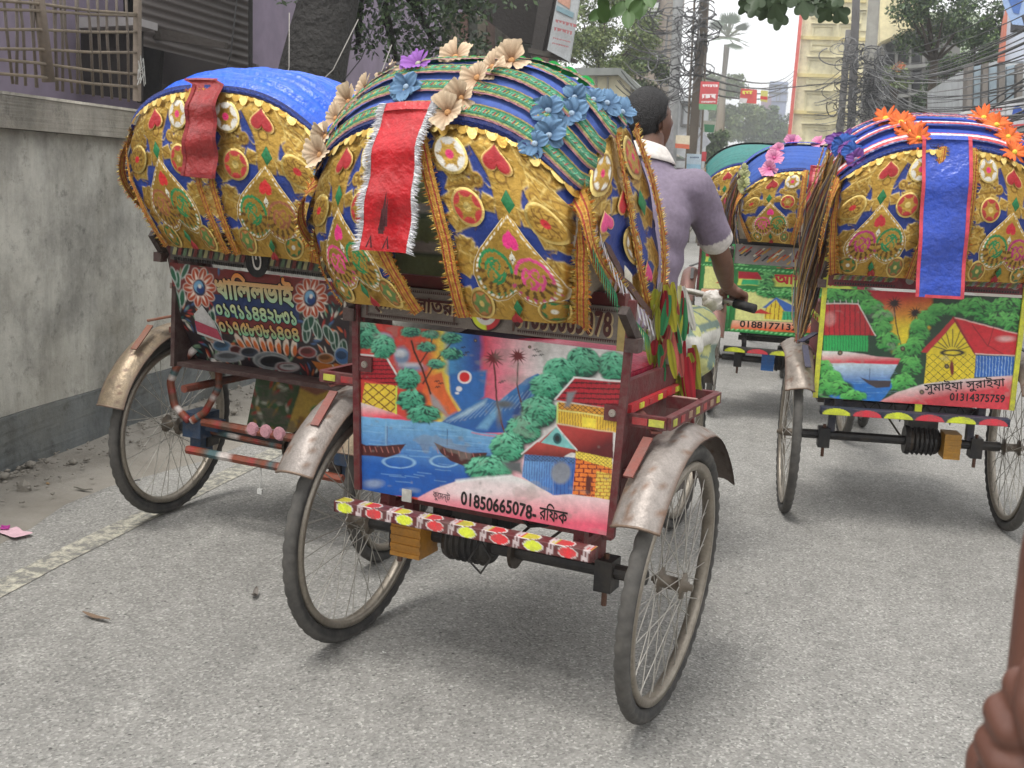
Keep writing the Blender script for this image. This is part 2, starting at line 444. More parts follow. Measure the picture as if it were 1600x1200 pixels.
def art_lake():
    c = Canvas([(88, 118), (1165, 213), (1092, 937), (100, 770)], 400, 270, 3)
    stops = [(60, C(214, 70, 58)), (230, C(206, 66, 60)), (360, C(222, 84, 52)), (395, C(235, 170, 60)), (425, C(226, 212, 90)), (455, C(70, 140, 190)), (540, C(38, 90, 165)), (575, C(60, 70, 140)), (598, C(215, 70, 95)), (650, C(232, 120, 140)), (740, C(236, 190, 195)), (830, C(220, 215, 212)), (1200, C(215, 212, 208))]
    xs = np.array([a for a, _ in stops], float); cs = np.array([b for _, b in stops])
    for k in range(4): c.C[..., k] = np.interp(c.X + 10*c.noise, xs, cs[:, k])
    c.streak(.1)
    c.poly([(600, 300), (720, 290), (760, 420), (590, 430)], C(235, 110, 135), soft=30, op=.5)
    for p in ((185, 190, 40, 30), (260, 255, 30, 38), (300, 300, 50, 14)): c.ell(p[0], p[1], p[2], p[3], C(120, 140, 170), soft=6); c.ell(p[0]-5, p[1]-12, p[2]*.7, p[3]*.4, C(205, 208, 212), soft=6)
    c.poly([(370, 330), (420, 310), (440, 380), (490, 465), (440, 490), (380, 440), (340, 400)], C(224, 104, 50), soft=5)
    c.poly([(420, 310), (450, 330), (455, 400), (500, 462), (488, 468), (440, 392)], C(235, 200, 70), soft=4)
    c.poly([(450, 320), (600, 300), (590, 410), (500, 462), (455, 400)], C(45, 105, 175), soft=4)
    c.poly([(370, 390), (410, 430), (450, 490), (380, 450)], C(160, 150, 150), soft=5)
    for x, y in ((345, 205), (370, 240)): pass
    c.line([(375, 400), (340, 300), (310, 240), (300, 190)], 8, C(74, 34, 22)); c.line([(330, 285), (370, 220), (380, 180)], 6, C(74, 34, 22))
    c.line([(400, 260), (440, 215), (460, 190)], 5, C(74, 34, 22)); c.line([(345, 360), (380, 300), (410, 260)], 6, C(74, 34, 22))
    for x, y, r in ((298, 152, 42), (375, 160, 36), (455, 175, 42), (358, 215, 38), (458, 240, 44), (395, 282, 34)):
        c.leafball(x, y, r, r*.55, C(18, 80, 75), C(40, 140, 110), C(120, 205, 165), 50, 6)
    c.ell(510, 330, 29, 27, C(232, 225, 225)); c.ell(510, 330, 21, 20, C(220, 35, 40))
    c.ell(488, 378, 12, 10, C(215, 215, 218)); c.ell(480, 395, 8, 5, C(225, 225, 228))
    for x, y in ((505, 215), (520, 235), (510, 245), (798, 215), (812, 222), (795, 240), (822, 236), (400, 352), (415, 360), (402, 375), (665, 345), (655, 352)):
        c.line([(x-9, y), (x-3, y-4), (x, y), (x+5, y-5), (x+10, y-3)], 3, C(30, 25, 30))
    # mountains
    c.poly([(415, 515), (490, 468), (560, 425), (600, 412), (650, 425), (700, 380), (760, 330), (805, 308), (830, 325), (800, 400), (760, 450), (700, 545), (560, 548)], grad=((600, 320, C(60, 135, 195)), (620, 560, C(28, 80, 155))))
    c.poly([(440, 510), (520, 460), (600, 418), (590, 440), (520, 480)], C(175, 205, 220), soft=5, op=.8)
    c.poly([(560, 530), (640, 440), (680, 400), (650, 470), (600, 535)], C(120, 175, 210), soft=6, op=.8)
    c.poly([(700, 470), (770, 350), (800, 320), (770, 400), (720, 490)], C(20, 55, 120), soft=6, op=.8)
    for k in range(16):
        x = 450 + k*20; c.line([(x, 515 - k*5), (x + 55, 470 - k*7)], 3, C(200, 220, 230), op=.35)
    c.palm(630, 250, 44, C(110, 18, 28)); c.palm(727, 240, 38, C(110, 18, 28))
    c.line([(630, 280), (634, 340), (640, 420), (655, 500), (672, 548)], 7, C(95, 40, 35)); c.line([(727, 270), (722, 350), (735, 420), (750, 475)], 6, C(95, 50, 45))
    c.ell(670, 435, 36, 14, C(95, 100, 105), soft=5); c.ell(648, 480, 10, 40, C(110, 110, 112), soft=5, op=.8); c.ell(715, 335, 50, 16, C(160, 150, 145), soft=10, op=.6)
    # water
    wt = [(95, 490), (420, 512), (560, 545), (640, 552), (660, 640), (600, 700), (480, 735), (330, 800), (90, 790)]
    c.poly(wt, grad=((300, 500, C(120, 178, 218)), (280, 690, C(22, 84, 165))))
    for k in range(60):
        x = 100 + c.rng.rand()*480; y = 520 + c.rng.rand()*230
        c.line([(x, y), (x + 40 + 60*c.rng.rand(), y + 5)], 2.5, C(160, 205, 230) if c.rng.rand() < .5 else C(18, 70, 150), op=.4)
    c.line([(540, 548), (640, 562)], 5, C(225, 110, 120), op=.7); c.ell(150, 750, 36, 14, C(150, 165, 185), soft=5, op=.7); c.ell(295, 775, 30, 8, C(150, 165, 185), soft=4, op=.7); c.ell(200, 560, 4, 50, C(150, 185, 205), op=.5)
    c.ell(250, 668, 62, 22, C(150, 190, 220), ring=2, op=.8); c.ell(430, 662, 55, 20, C(160, 200, 225), ring=2, op=.8)
    for pts in ([(100, 598), (120, 606), (200, 605), (278, 596), (250, 636), (200, 652), (100, 645)], [(388, 590), (440, 612), (530, 628), (600, 625), (580, 672), (520, 682), (455, 660), (415, 630)]):
        c.poly(pts, C(72, 24, 26))
        x0, x1 = pts[0][0]+12, pts[3][0]-30
        for k in range(7): c.line([(x0+(x1-x0)*k/6, 612 + (pts[3][1]-pts[0][1])*k/6*.6), (x0+(x1-x0)*k/6+6, 632 + (pts[3][1]-pts[0][1])*k/6*.6)], 3, C(190, 120, 110), op=.8)
    c.line([(440, 540), (442, 600)], 3, C(60, 90, 130)); c.line([(205, 530), (205, 600)], 3, C(90, 110, 150))
    # left shore and house
    c.poly([(95, 440), (180, 455), (300, 508), (95, 492)], grad=((150, 440, C(230, 225, 220)), (150, 495, C(228, 75, 95))))
    c.poly([(112, 362), (240, 372), (240, 482), (104, 442)], C(228, 196, 62), pattern=lattice(38, C(120, 72, 30)))
    c.line([(240, 372), (240, 482)], 6, C(205, 225, 90))
    c.poly([(78, 250), (195, 262), (268, 378), (78, 346)], C(176, 30, 44), pattern=tiles(16, 17, C(80, 8, 20), .8))
    c.line([(78, 248), (195, 258), (268, 376)], 7, C(225, 225, 222))
    for x, y, r in ((112, 170, 58), (185, 218, 50)): c.leafball(x, y, r, r*.95, C(12, 75, 62), C(36, 138, 102), C(130, 215, 175), 140, 8)
    for x, y, rx, ry in ((285, 345, 48, 42), (300, 428, 58, 42), (348, 482, 68, 36)): c.leafball(x, y, rx, ry, C(8, 62, 50), C(30, 130, 98), C(110, 205, 165), 110, 8)
    # right trees
    for x, y, rx, ry in ((1108, 268, 60, 58), (988, 256, 66, 60), (895, 295, 66, 50), (842, 360, 66, 52), (808, 458, 72, 60), (745, 530, 68, 52), (680, 602, 68, 54), (605, 684, 92, 48)):
        c.ell(x + 8, y + 12, rx, ry, C(25, 50, 45), soft=6); c.leafball(x, y, rx, ry, C(10, 80, 62), C(34, 140, 100), C(125, 212, 172), 170, 9)
    # beach
    c.poly([(325, 800), (400, 762), (480, 735), (600, 722), (700, 710), (780, 735), (860, 778), (960, 785), (1110, 800), (1110, 960), (600, 900), (325, 812)], grad=((700, 730, C(226, 224, 222)), (690, 870, C(228, 96, 120))))
    c.line([(480, 735), (600, 722), (700, 712)], 8, C(235, 238, 236), soft=4); c.poly([(660, 660), (740, 655), (745, 705), (690, 690)], C(90, 95, 98), soft=6)
    c.ell(560, 775, 120, 20, C(232, 228, 226), soft=16, op=.7)
    # upper right house
    c.poly([(888, 420), (1160, 450), (1155, 545), (885, 505)], C(226, 186, 60), pattern=vlines(11, C(150, 96, 34)))
    c.poly([(888, 422), (1165, 450), (1160, 480), (886, 448)], C(215, 150, 50), pattern=lattice(17, C(60, 36, 20)))
    c.line([(886, 452), (1160, 482)], 5, C(225, 218, 130)); c.line([(886, 425), (883, 505)], 6, C(200, 228, 120)); c.poly([(985, 478), (1040, 484), (1038, 522), (985, 515)], C(238, 214, 70))
    c.poly([(874, 412), (952, 322), (1170, 336), (1170, 452)], C(178, 28, 44), pattern=tiles(20, 21, C(78, 6, 18), .85))
    c.line([(874, 410), (952, 320), (1170, 334)], 7, C(228, 228, 225))
    # lower house
    c.poly([(790, 600), (885, 508), (1110, 538), (1110, 642), (965, 622)], grad=((940, 530, C(190, 60, 54)), (980, 630, C(88, 18, 22))))
    c.line([(880, 508), (1110, 537)], 4, C(225, 190, 150))
    c.poly([(958, 615), (1105, 660), (1100, 800), (945, 782)], C(224, 120, 44), pattern=bricks(34, 17, C(120, 32, 20)))
    c.poly([(958, 612), (1105, 640), (1105, 680), (956, 640)], C(230, 206, 78), pattern=lattice(14, C(120, 90, 30)))
    c.poly([(1040, 690), (1102, 700), (1100, 800), (1035, 792)], C(226, 206, 84), pattern=bricks(26, 14, C(160, 110, 40)), op=.8)
    c.poly([(1000, 710), (1020, 712), (1018, 780), (998, 778)], C(90, 30, 20))
    c.poly([(752, 630), (870, 655), (868, 784), (742, 715)], grad=((760, 640, C(110, 160, 210)), (850, 780, C(70, 120, 190))), pattern=vlines(10, C(50, 84, 150)))
    c.poly([(870, 655), (958, 640), (946, 782), (868, 784)], C(54, 100, 170), pattern=vlines(16, C(34, 70, 140)))
    c.poly([(752, 626), (955, 640), (955, 664), (752, 652)], C(74, 110, 160), pattern=lattice(12, C(30, 40, 70)))
    c.poly([(738, 626), (802, 580), (960, 606), (905, 640)], grad=((850, 590, C(188, 70, 60)), (850, 640, C(96, 24, 24))))
    c.poly([(818, 582), (880, 518), (960, 607)], C(128, 200, 196)); c.line([(740, 626), (880, 516), (962, 608)], 6, C(222, 222, 218))
    c.ell(884, 564, 18, 22, C(20, 90, 95)); c.ell(884, 564, 10, 13, C(12, 30, 36)); c.ell(898, 700, 40, 42, C(135, 138, 142), soft=5, op=.9)
    c.poly([(925, 380), (960, 375), (935, 440), (915, 440)], C(130, 132, 136), soft=4)
    for x, y in ((775, 202), (555, 182)): c.ell(x, y, 7, 7, C(60, 45, 35)); c.ell(x, y, 3, 3, C(170, 150, 120))
    for k in range(45):
        x, y = 100 + c.rng.rand()*1000, 180 + c.rng.rand()*700
        c.ell(x, y, 2+c.rng.rand()*5, 1.5+c.rng.rand()*3, C(140, 136, 130), soft=2, op=.55)
    c.streak(.07); c.wear(.70, C(150, 146, 138), .35); return c

def art_sunset():
    c = Canvas([(255, 82), (1116, 132), (1060, 634), (210, 560)], 300, 180, 5)
    c.poly([(150, 0), (1200, 0), (1200, 700), (150, 700)], C(24, 62, 40))
    c.poly([(430, 80), (720, 95), (705, 260), (640, 350), (560, 365), (530, 330)], grad=((560, 120, C(200, 26, 42)), (575, 290, C(238, 200, 40))), soft=5)
    c.poly([(560, 240), (660, 240), (640, 340), (550, 350)], C(238, 216, 46), soft=30)
    c.palm(547, 148, 36, C(40, 14, 14)); c.palm(640, 192, 36, C(40, 14, 14))
    c.line([(547, 170), (555, 240), (578, 340)], 5, C(50, 20, 16)); c.line([(640, 215), (622, 280), (596, 345)], 5, C(50, 20, 16))
    gb, gm, gh = C(10, 66, 30), C(32, 138, 56), C(112, 208, 100)
    for x, y, rx, ry in ((290, 112, 60, 30), (390, 122, 60, 32), (450, 165, 50, 34), (500, 215, 44, 34), (490, 262, 48, 34), (520, 320, 48, 40), (590, 372, 46, 40), (655, 280, 44, 46), (700, 215, 46, 36), (640, 340, 40, 40), (620, 430, 46, 50), (585, 510, 60, 34), (655, 250, 34, 30), (740, 180, 40, 26), (820, 180, 60, 22), (920, 190, 70, 40), (1050, 165, 76, 38), (1010, 225, 70, 30), (1080, 240, 60, 40), (900, 160, 70, 30)):
        c.leafball(x, y, rx, ry, gb, gm, gh, 95, 9)
    c.poly([(235, 355), (330, 360), (480, 385), (575, 395), (560, 425), (235, 415)], grad=((400, 365, C(226, 222, 216)), (400, 408, C(215, 44, 66))))
    c.poly([(235, 408), (560, 422), (530, 480), (540, 520), (490, 585), (300, 570), (225, 540)], grad=((400, 415, C(200, 220, 230)), (400, 500, C(30, 110, 190))))
    for k in range(30):
        x, y = 250 + c.rng.rand()*260, 440 + c.rng.rand()*120; c.line([(x, y), (x+60, y+2)], 2, C(150, 200, 225), op=.35)
    c.poly([(400, 474), (440, 490), (535, 492), (530, 520), (470, 524), (430, 500)], C(62, 52, 58)); c.line([(440, 440), (440, 490)], 3, C(60, 80, 110))
    for x, y, rx, ry in ((245, 430, 34, 34), (275, 475, 48, 32), (310, 520, 60, 34), (370, 558, 56, 24), (240, 520, 40, 44), (590, 500, 44, 40)): c.leafball(x, y, rx, ry, gb, gm, gh, 90, 9)
    c.poly([(240, 288), (436, 294), (434, 364), (240, 356)], C(36, 170, 84), pattern=vlines(12, C(16, 110, 60)))
    c.poly([(240, 148), (390, 155), (466, 292), (240, 285)], C(188, 28, 40), pattern=vlines(22, C(120, 10, 24)))
    c.line([(240, 147), (390, 154), (466, 292)], 5, C(225, 215, 210)); c.line([(436, 292), (434, 364)], 5, C(40, 70, 40))
    for k in range(6): c.line([(262+k*26, 150), (262+k*26, 135)], 3, C(215, 210, 205))
    c.poly([(905, 384), (1085, 396), (1075, 482), (903, 482)], C(34, 96, 180), pattern=vlines(14, C(160, 190, 215)))
    c.poly([(690, 378), (906, 374), (900, 492), (678, 510)], C(236, 210, 40), pattern=lattice(34, C(90, 74, 20), .9, .09))
    c.poly([(690, 378), (818, 232), (906, 376)], C(238, 212, 36))
    for k in range(9):
        a = PI*(.08 + .105*k); c.line([(805 - 30*math.cos(a), 362 - 20*math.sin(a)), (805 - 100*math.cos(a), 362 - 95*math.sin(a))], 4, C(70, 56, 20))
    c.ell(805, 370, 45, 12, C(40, 30, 24), ring=3); c.ell(800, 440, 9, 34, C(120, 30, 26))
    c.poly([(666, 368), (808, 216), (822, 228), (694, 372)], C(196, 34, 46)); c.line([(808, 218), (905, 378)], 10, C(150, 22, 32))
    c.poly([(815, 218), (1095, 290), (1088, 392), (905, 376)], C(204, 34, 46)); c.line([(815, 218), (1095, 290)], 5, C(226, 190, 180)); c.line([(985, 262), (960, 340), (1040, 390)], 3, C(120, 14, 24)); c.line([(890, 250), (960, 345)], 3, C(120, 14, 24)); c.line([(905, 376), (1088, 392)], 5, C(226, 200, 190))
    c.ell(1040, 312, 36, 12, C(225, 190, 185), soft=5, op=.8); c.ell(270, 215, 24, 30, C(222, 170, 165), soft=6, op=.5)
    c.poly([(480, 588), (560, 545), (680, 508), (860, 490), (1080, 478), (1080, 660), (480, 620)], grad=((760, 500, C(228, 218, 214)), (770, 570, C(216, 60, 72))))
    for x, y in ((313, 366), (585, 352), (670, 544), (778, 432)): c.ell(x, y, 11, 11, C(60, 45, 36)); c.ell(x, y, 5, 5, C(140, 120, 90))
    c.streak(.10); c.wear(.74, C(170, 166, 158), .3); return c

def art_green():
    c = Canvas([(165, 600), (690, 640), (650, 960), (165, 925)], 200, 130, 8)
    c.poly([(0, 0), (1000, 0), (1000, 1200), (0, 1200)], C(40, 120, 60))
    gb, gm, gh = C(14, 80, 44), C(40, 150, 70), C(140, 220, 130)
    c.poly([(190, 640), (680, 660), (670, 720), (190, 700)], C(206, 218, 96))
    for x, y in ((300, 650), (300, 690), (580, 680), (650, 690), (620, 665)): c.leafball(x, y, 34, 24, gb, gm, gh, 40, 7)
    c.poly([(190, 632), (265, 636), (285, 672), (190, 668)], C(172, 26, 46)); c.poly([(205, 672), (270, 674), (270, 700), (205, 698)], C(50, 170, 110))
    c.poly([(190, 728), (660, 745), (650, 880), (190, 870)], C(218, 220, 140))
    for x, y in ((330, 740), (380, 742), (420, 760), (460, 800), (480, 840), (300, 735), (520, 820), (500, 760), (630, 800)): c.leafball(x, y, 36, 26, gb, gm, gh, 45, 7)
    c.poly([(540, 800), (650, 810), (645, 880), (470, 870)], C(120, 180, 215)); c.poly([(560, 735), (640, 738), (620, 790), (560, 780)], C(205, 40, 40))
    c.poly([(440, 752), (470, 742), (530, 780), (505, 790)], C(190, 36, 34)); c.poly([(445, 756), (480, 760), (482, 790), (450, 785)], C(226, 200, 60))
    c.poly([(290, 808), (340, 758), (455, 826), (380, 826)], C(60, 110, 190)); c.poly([(305, 808), (340, 768), (375, 826), (365, 868), (300, 862)], C(232, 206, 60), pattern=vlines(16, C(150, 100, 30)))
    c.poly([(370, 826), (435, 826), (432, 866), (365, 866)], C(60, 180, 120), pattern=vlines(12, C(20, 110, 70))); c.poly([(250, 838), (285, 815), (330, 838)], C(200, 40, 40))
    c.poly([(180, 872), (470, 878), (560, 895), (640, 905), (640, 930), (175, 915)], grad=((300, 870, C(230, 190, 160)), (300, 915, C(226, 96, 50))))
    for y0 in (606, 712, 905):
        for k in range(30):
            x = 165 + k*18; y = y0 + k*1.5; c.ell(x, y + 10, 10, 6, C(30, 140, 60), rot=-.5); c.ell(x, y + 8, 6, 3, C(150, 225, 150), rot=-.5)
    return c

def art_flowers():
    c = Canvas([(240, 150), (1290, 262), (1270, 760), (300, 640)], 280, 150, 11)
    c.poly([(0, 0), (2000, 0), (2000, 1200), (0, 1200)], C(40, 30, 36))
    c.poly([(220, 140), (1340, 250), (1330, 360), (480, 300), (240, 300)], C(112, 36, 34))
    c.poly([(480, 300), (980, 350), (980, 440), (480, 400)], C(26, 50, 96))
    c.poly([(480, 400), (980, 440), (980, 520), (480, 480)], C(112, 30, 34))
    for k in range(11):
        x = 470 + k*52 + (150 if k > 3 else 0); y = 160 + (x-470)*.075
        if 640 < x < 810: continue
        c.poly([(x-25, y-16), (x+20, y-8), (x+30, y+16), (x-8, y+10)], C(60, 100, 150)); c.poly([(x-20, y-12), (x+12, y-8), (x+22, y+6)], C(215, 222, 225))
    fill = (C(196, 190, 176), C(40, 96, 92), C(190, 96, 44), C(60, 90, 130), C(150, 44, 40), C(110, 140, 110))
    for k_ in range(520):
        x, y = 250 + c.rng.rand()*1040, 150 + c.rng.rand()*600; a = (x*.013 + y*.021) % 3.1
        if 485 < x < 985 and 190 + (x-485)*.08 < y < 500 + (x-485)*.07: continue
        L_ = 9 + c.rng.rand()*14; cc_ = fill[k_ % 6]; c.ell(x, y, L_, L_*.34, cc_, rot=a); c.ell(x - 2, y - 2, L_*.7, L_*.12, np.clip(np.array(cc_)*1.6, 0, 1), rot=a)
    def flower(x, y, r):
        for k in range(10):
            a = 2*PI*k/10
            c.ell(x + r*.66*math.cos(a), y + r*.66*math.sin(a), r*.34, r*.24, WHITE, rot=a); c.ell(x + r*.66*math.cos(a), y + r*.66*math.sin(a), r*.31, r*.21, C(176, 70, 30), rot=a)
            c.poly([(x + r*.42*math.cos(a-.2), y + r*.42*math.sin(a-.2)), (x + r*.9*math.cos(a), y + r*.9*math.sin(a)), (x + r*.42*math.cos(a+.2), y + r*.42*math.sin(a+.2))], C(232, 214, 200))
        c.ell(x, y, r*.36, r*.4, C(30, 44, 70)); c.ell(x-4, y-4, r*.28, r*.3, C(120, 170, 205)); c.ell(x+4, y+8, r*.22, r*.2, C(30, 60, 120)); c.ell(x+3, y-8, r*.1, r*.1, WHITE)
    for x, y, rx, ry, rot in ((285, 235, 14, 40, 0), (300, 320, 14, 40, .3), (262, 210, 12, 36, -.4), (270, 330, 10, 44, 0), (330, 190, 12, 40, .5), (560, 160, 12, 30, 1)):
        c.ell(x, y, rx+5, ry+5, C(200, 210, 205), rot=rot); c.ell(x, y, rx, ry, C(40, 96, 70), rot=rot)
    flower(412, 270, 98); flower(1048, 322, 98)
    for x, y, a in ((1010, 480, .3), (1075, 470, -.3), (1030, 440, .8), (1170, 520, .2), (1140, 490, -.5), (455, 420, .3), (470, 470, -.2), (1210, 560, .3)):
        c.ell(x, y, 26, 48, C(200, 212, 205), rot=a); c.ell(x, y, 21, 43, C(22, 76, 56), rot=a); c.line([(x, y-36), (x, y+36)], 3, C(200, 212, 200))
    for k in range(8):
        x = 600 + k*46; y = 520 + k*4; c.ell(x, y, 20, 48, C(30, 20, 22), rot=-.5+k*.13); c.ell(x, y, 17, 44, C(226, 208, 190), rot=-.5+k*.13); c.ell(x+2, y+14, 12, 28, C(214, 106, 40), rot=-.5+k*.13)
    for x, y, rx, ry, cc in ((480, 540, 60, 26, C(84, 120, 150)), (560, 560, 40, 22, C(120, 50, 56)), (500, 590, 90, 24, C(150, 156, 160)), (640, 570, 60, 22, C(60, 70, 84)), (760, 610, 110, 40, C(120, 128, 130)), (770, 615, 90, 28, C(40, 44, 52)), (850, 640, 70, 22, C(130, 40, 44)), (860, 640, 50, 14, C(180, 180, 178)), (1000, 570, 50, 26, C(140, 60, 60)), (1100, 600, 50, 24, C(170, 110, 60)), (1200, 590, 44, 40, C(70, 110, 160)), (420, 500, 30, 18, C(150, 120, 90))):
        c.ell(x, y, rx, ry, cc); c.ell(x-5, y-5, rx*.7, ry*.5, np.array(cc)*.35); c.ell(x, y, rx, ry, C(190, 190, 188), ring=2, op=.7)
    c.poly([(1010, 612), (1130, 630), (1120, 740), (1040, 660)], C(190, 110, 40)); c.poly([(1140, 625), (1240, 640), (1230, 740), (1130, 740)], C(186, 112, 44))
    c.streak(.1); return c

def art_dome():
    c = Canvas([(500, 690), (1130, 750), (1120, 960), (520, 910)], 110, 60, 14)
    c.poly([(0, 0), (2000, 0), (2000, 1200), (0, 1200)], C(150, 96, 74))
    c.poly([(480, 680), (700, 690), (740, 920), (480, 930)], C(70, 92, 60)); c.poly([(980, 800), (1150, 740), (1150, 980), (960, 960)], C(70, 96, 70))
    for k in range(40): c.ell(510 + c.rng.rand()*200, 700 + c.rng.rand()*220, 14, 6, [C(180, 140, 60), C(60, 110, 70), C(180, 60, 50), C(200, 200, 180)][k % 4], rot=c.rng.rand()*3)
    c.poly([(720, 780), (800, 800), (900, 760), (1000, 810), (1000, 960), (700, 930)], C(196, 160, 70))
    c.ell(905, 790, 56, 46, C(60, 140, 90)); c.ell(905, 790, 20, 18, C(140, 200, 150)); c.ell(812, 850, 26, 18, C(60, 140, 90)); c.ell(930, 855, 30, 16, C(60, 140, 90))
    for x in (740, 790, 850, 900, 950): c.poly([(x, 870), (x+26, 872), (x+26, 930), (x, 928)], C(150, 110, 50))
    c.wear(.6, C(110, 100, 90), .6); return c

def board(name, cv, surf, w, h, mat, parent):
    U, V = np.meshgrid(np.linspace(-w/2, w/2, cv.nx), np.linspace(h/2, -h/2, cv.ny))
    P = surf(U, V, 0.0)
    mb = MB(); mb.grid(P[::-1] if False else P, cv.C)
    return mb.build(name, mat, parent, smooth=True)
# ------------------------------------------------------------------ hood shapes
rnd = random.Random(7)
def ip(v, xs, ys): return np.interp(v, xs, ys)
def normals(S, u, v, e=.01):
    a = S(u + e, v) - S(u - e, v); b = S(u, v + e) - S(u, v - e)
    n = np.cross(a, b); n /= (np.linalg.norm(n, axis=-1, keepdims=True) + 1e-12); return n
def offs(S, sign=1):
    def f(u, v, off=0.0):
        u = np.asarray(u, float); v = np.asarray(v, float)
        P = S(u, v)
        return P + normals(S, u, v)*(np.asarray(off, float)*sign)[..., None]
    return f
class Hood:
    def __init__(s, w=1.0, z0=1.09, z1=1.60, h=1.0, skew=0.0, x0=0.0, yf=.10, rise=.16):
        s.w, s.z0, s.z1, s.h, s.skew, s.x0, s.yf, s.rise = w, z0, z1, h, skew, x0, yf, rise
        s.back = offs(s._back, 1); s.roof = offs(s._roof, 1)
        s.sideR = offs(lambda a, b: s._side(a, b, 1), -1); s.sideL = offs(lambda a, b: s._side(a, b, -1), 1)
    def _edge(s, u, d, p=2.4): return d*(1 - np.maximum(1 - np.abs(np.clip(u, -1, 1))**p, 0)**(1/p))
    def _back(s, u, v):
        w = ip(v, [0, .12, .3, .55, .8, 1], [.345, .362, .382, .400, .402, .392])*s.w
        y = ip(v, [0, .1, .25, .5, .75, .9, 1], [-.345, -.37, -.395, -.415, -.42, -.415, -.40])
        y = y + s._edge(u, .09, 3.5)
        z = s.z0 + (s.z1 - s.z0)*v - ip(v, [0, .5, 1], [0, .06, .15])*np.abs(u)**2.9*s.h
        return np.stack([w*u + s.x0 + s.skew*(z - 1.05), y, z], -1)
    def _roof(s, u, t):
        w = ip(t, [0, .5, 1], [.392, .415, .42])*s.w
        y0 = -.40 + s._edge(u, .09, 3.5)
        y = y0*(1-t) + (s.yf - .03*np.abs(u)**2)*t
        zc = s.z1 + ip(t, [0, .1, .2, .35, .5, .75, 1], [0, .34, .58, .82, .94, 1, .93])*s.rise
        z = zc - (ip(t, [0, .3, 1], [.15, .155, .12])*np.abs(u)**2.9 + ip(t, [0, .3, 1], [0, .01, .015])*np.abs(u)**8)*s.h
        return np.stack([w*u + s.x0 + s.skew*(z - 1.05), y, z], -1)
    def _side(s, a, b, sg):
        # a: 0 rear edge .. 1 front edge ; b: 0 top .. 1 pivot
        top = s._roof(np.full(np.shape(a), sg*1.0), np.clip(a*.98 + .02, 0, 1))
        py = .12 + .16*a; pz = 1.09 - .05*a
        bb = np.maximum(b, 0)**1.08*1.0 + np.minimum(b, 0)
        y = top[..., 1]*(1-bb) + py*bb + .05*np.sin(bb*PI)*(a - .6) - .20*np.sin(bb*PI)*(1 - a)
        z = top[..., 2]*(1-bb) + pz*bb
        x = top[..., 0]*(1-bb) + (s.x0 + sg*(.405*s.w))*bb + sg*.035*np.sin(b*PI)
        return np.stack([x, y, z], -1)

def ribbon(mb, P, A, width, cols, raise_=.0, Nn=None, jit=0.0):
    """flat strip along path P, across direction A; cols = list of colours across"""
    P = np.asarray(P, float); A = np.asarray(A, float); k = len(cols)
    ws = np.linspace(-.5, .5, k + 1); pts = []; cc = []
    for i in range(k):
        pts += [ws[i], ws[i+1]]; cc += [cols[i], cols[i]]
    G = P[:, None, :] + A[:, None, :]*(np.array(pts)*width)[None, :, None]
    if Nn is not None:
        G = G + Nn[:, None, :]*(raise_*(1 - (2*np.abs(np.array(pts)))**2))[None, :, None]
        if jit: G = G + Nn[:, None, :]*(np.random.RandomState(3).rand(len(P), len(pts), 1)*jit)
    Cc = np.tile(np.array(cc, float)[None], (len(P), 1, 1))
    sh = (1 + .16*np.sin(np.arange(len(P))*2.1))[:, None, None]
    Cc[..., :3] = np.clip(Cc[..., :3]*sh, 0, 1)
    mb.grid(G, Cc)
def on_surface(S, uv, off=.004, width_dir=None):
    uv = np.asarray(uv, float); P = S(uv[:, 0], uv[:, 1], off)
    Nn = S(uv[:, 0], uv[:, 1], off + .01) - P; Nn /= np.linalg.norm(Nn, axis=1)[:, None]
    T = np.gradient(P, axis=0); A = np.cross(T, Nn); A /= np.linalg.norm(A, axis=1)[:, None]
    return P, A, Nn
def fringe(mb, P, D, n, ln, cols, w=.004, seed=1, spread=.5):
    r = np.random.RandomState(seed); P = np.asarray(P); idx = r.rand(n)*(len(P) - 1.001)
    for q in idx:
        i = int(q); f = q - i; p = P[i]*(1-f) + P[i+1]*f; d = D[i] + spread*(r.rand(3) - .5)
        d /= np.linalg.norm(d); L = ln*(.5 + r.rand()); sdr = np.cross(d, r.rand(3) - .5); sdr /= np.linalg.norm(sdr)
        mb.add([p - sdr*w, p + sdr*w, p + d*L], [(0, 1, 2)], cols[r.randint(len(cols))])

# ---- appliqué pieces, outlines in a 100 x 130 panel space (y down)
def o_circle(r): return lambda th: (r*np.cos(th), r*np.sin(th))
def o_heart(r, inv=False):
    def f(th):
        x = 16*np.sin(th)**3; y = -(13*np.cos(th) - 5*np.cos(2*th) - 2*np.cos(3*th) - np.cos(4*th))
        if inv: y = -y
        return x*r/16, y*r/16
    return f
def o_spade(rx, ry):
    def f(th):
        # point on top, two lobes below
        a = th; x = rx*np.sin(a)*(1 - .22*np.cos(a)**1)*np.where(np.cos(a) > 0, 1 - .42*np.cos(a)**1.5*np.sign(np.cos(a)), 1.0)
        y = -ry*np.cos(a) + np.where(np.cos(a) < 0, -ry*.22*np.exp(-(np.sin(a)/.30)**2), 0)
        return x, y
    return f
def o_spade2(rx, ry):
    tx = [0, .10, .28, .52, .78, .95, 1, .93, .74, .5, .24, 0]; ty = [-1, -.86, -.62, -.36, -.08, .2, .45, .72, .93, 1.0, .93, .74]
    def f(th):
        q = np.where(th <= PI, th/PI, 2 - th/PI)*11
        return rx*np.interp(q, range(12), tx)*np.where(th <= PI, 1, -1), ry*np.interp(q, range(12), ty)
    return f
def o_diamond(rx, ry):
    def f(th):
        k = 1/(np.abs(np.cos(th)) + np.abs(np.sin(th))); return rx*np.cos(th)*k, ry*np.sin(th)*k
    return f
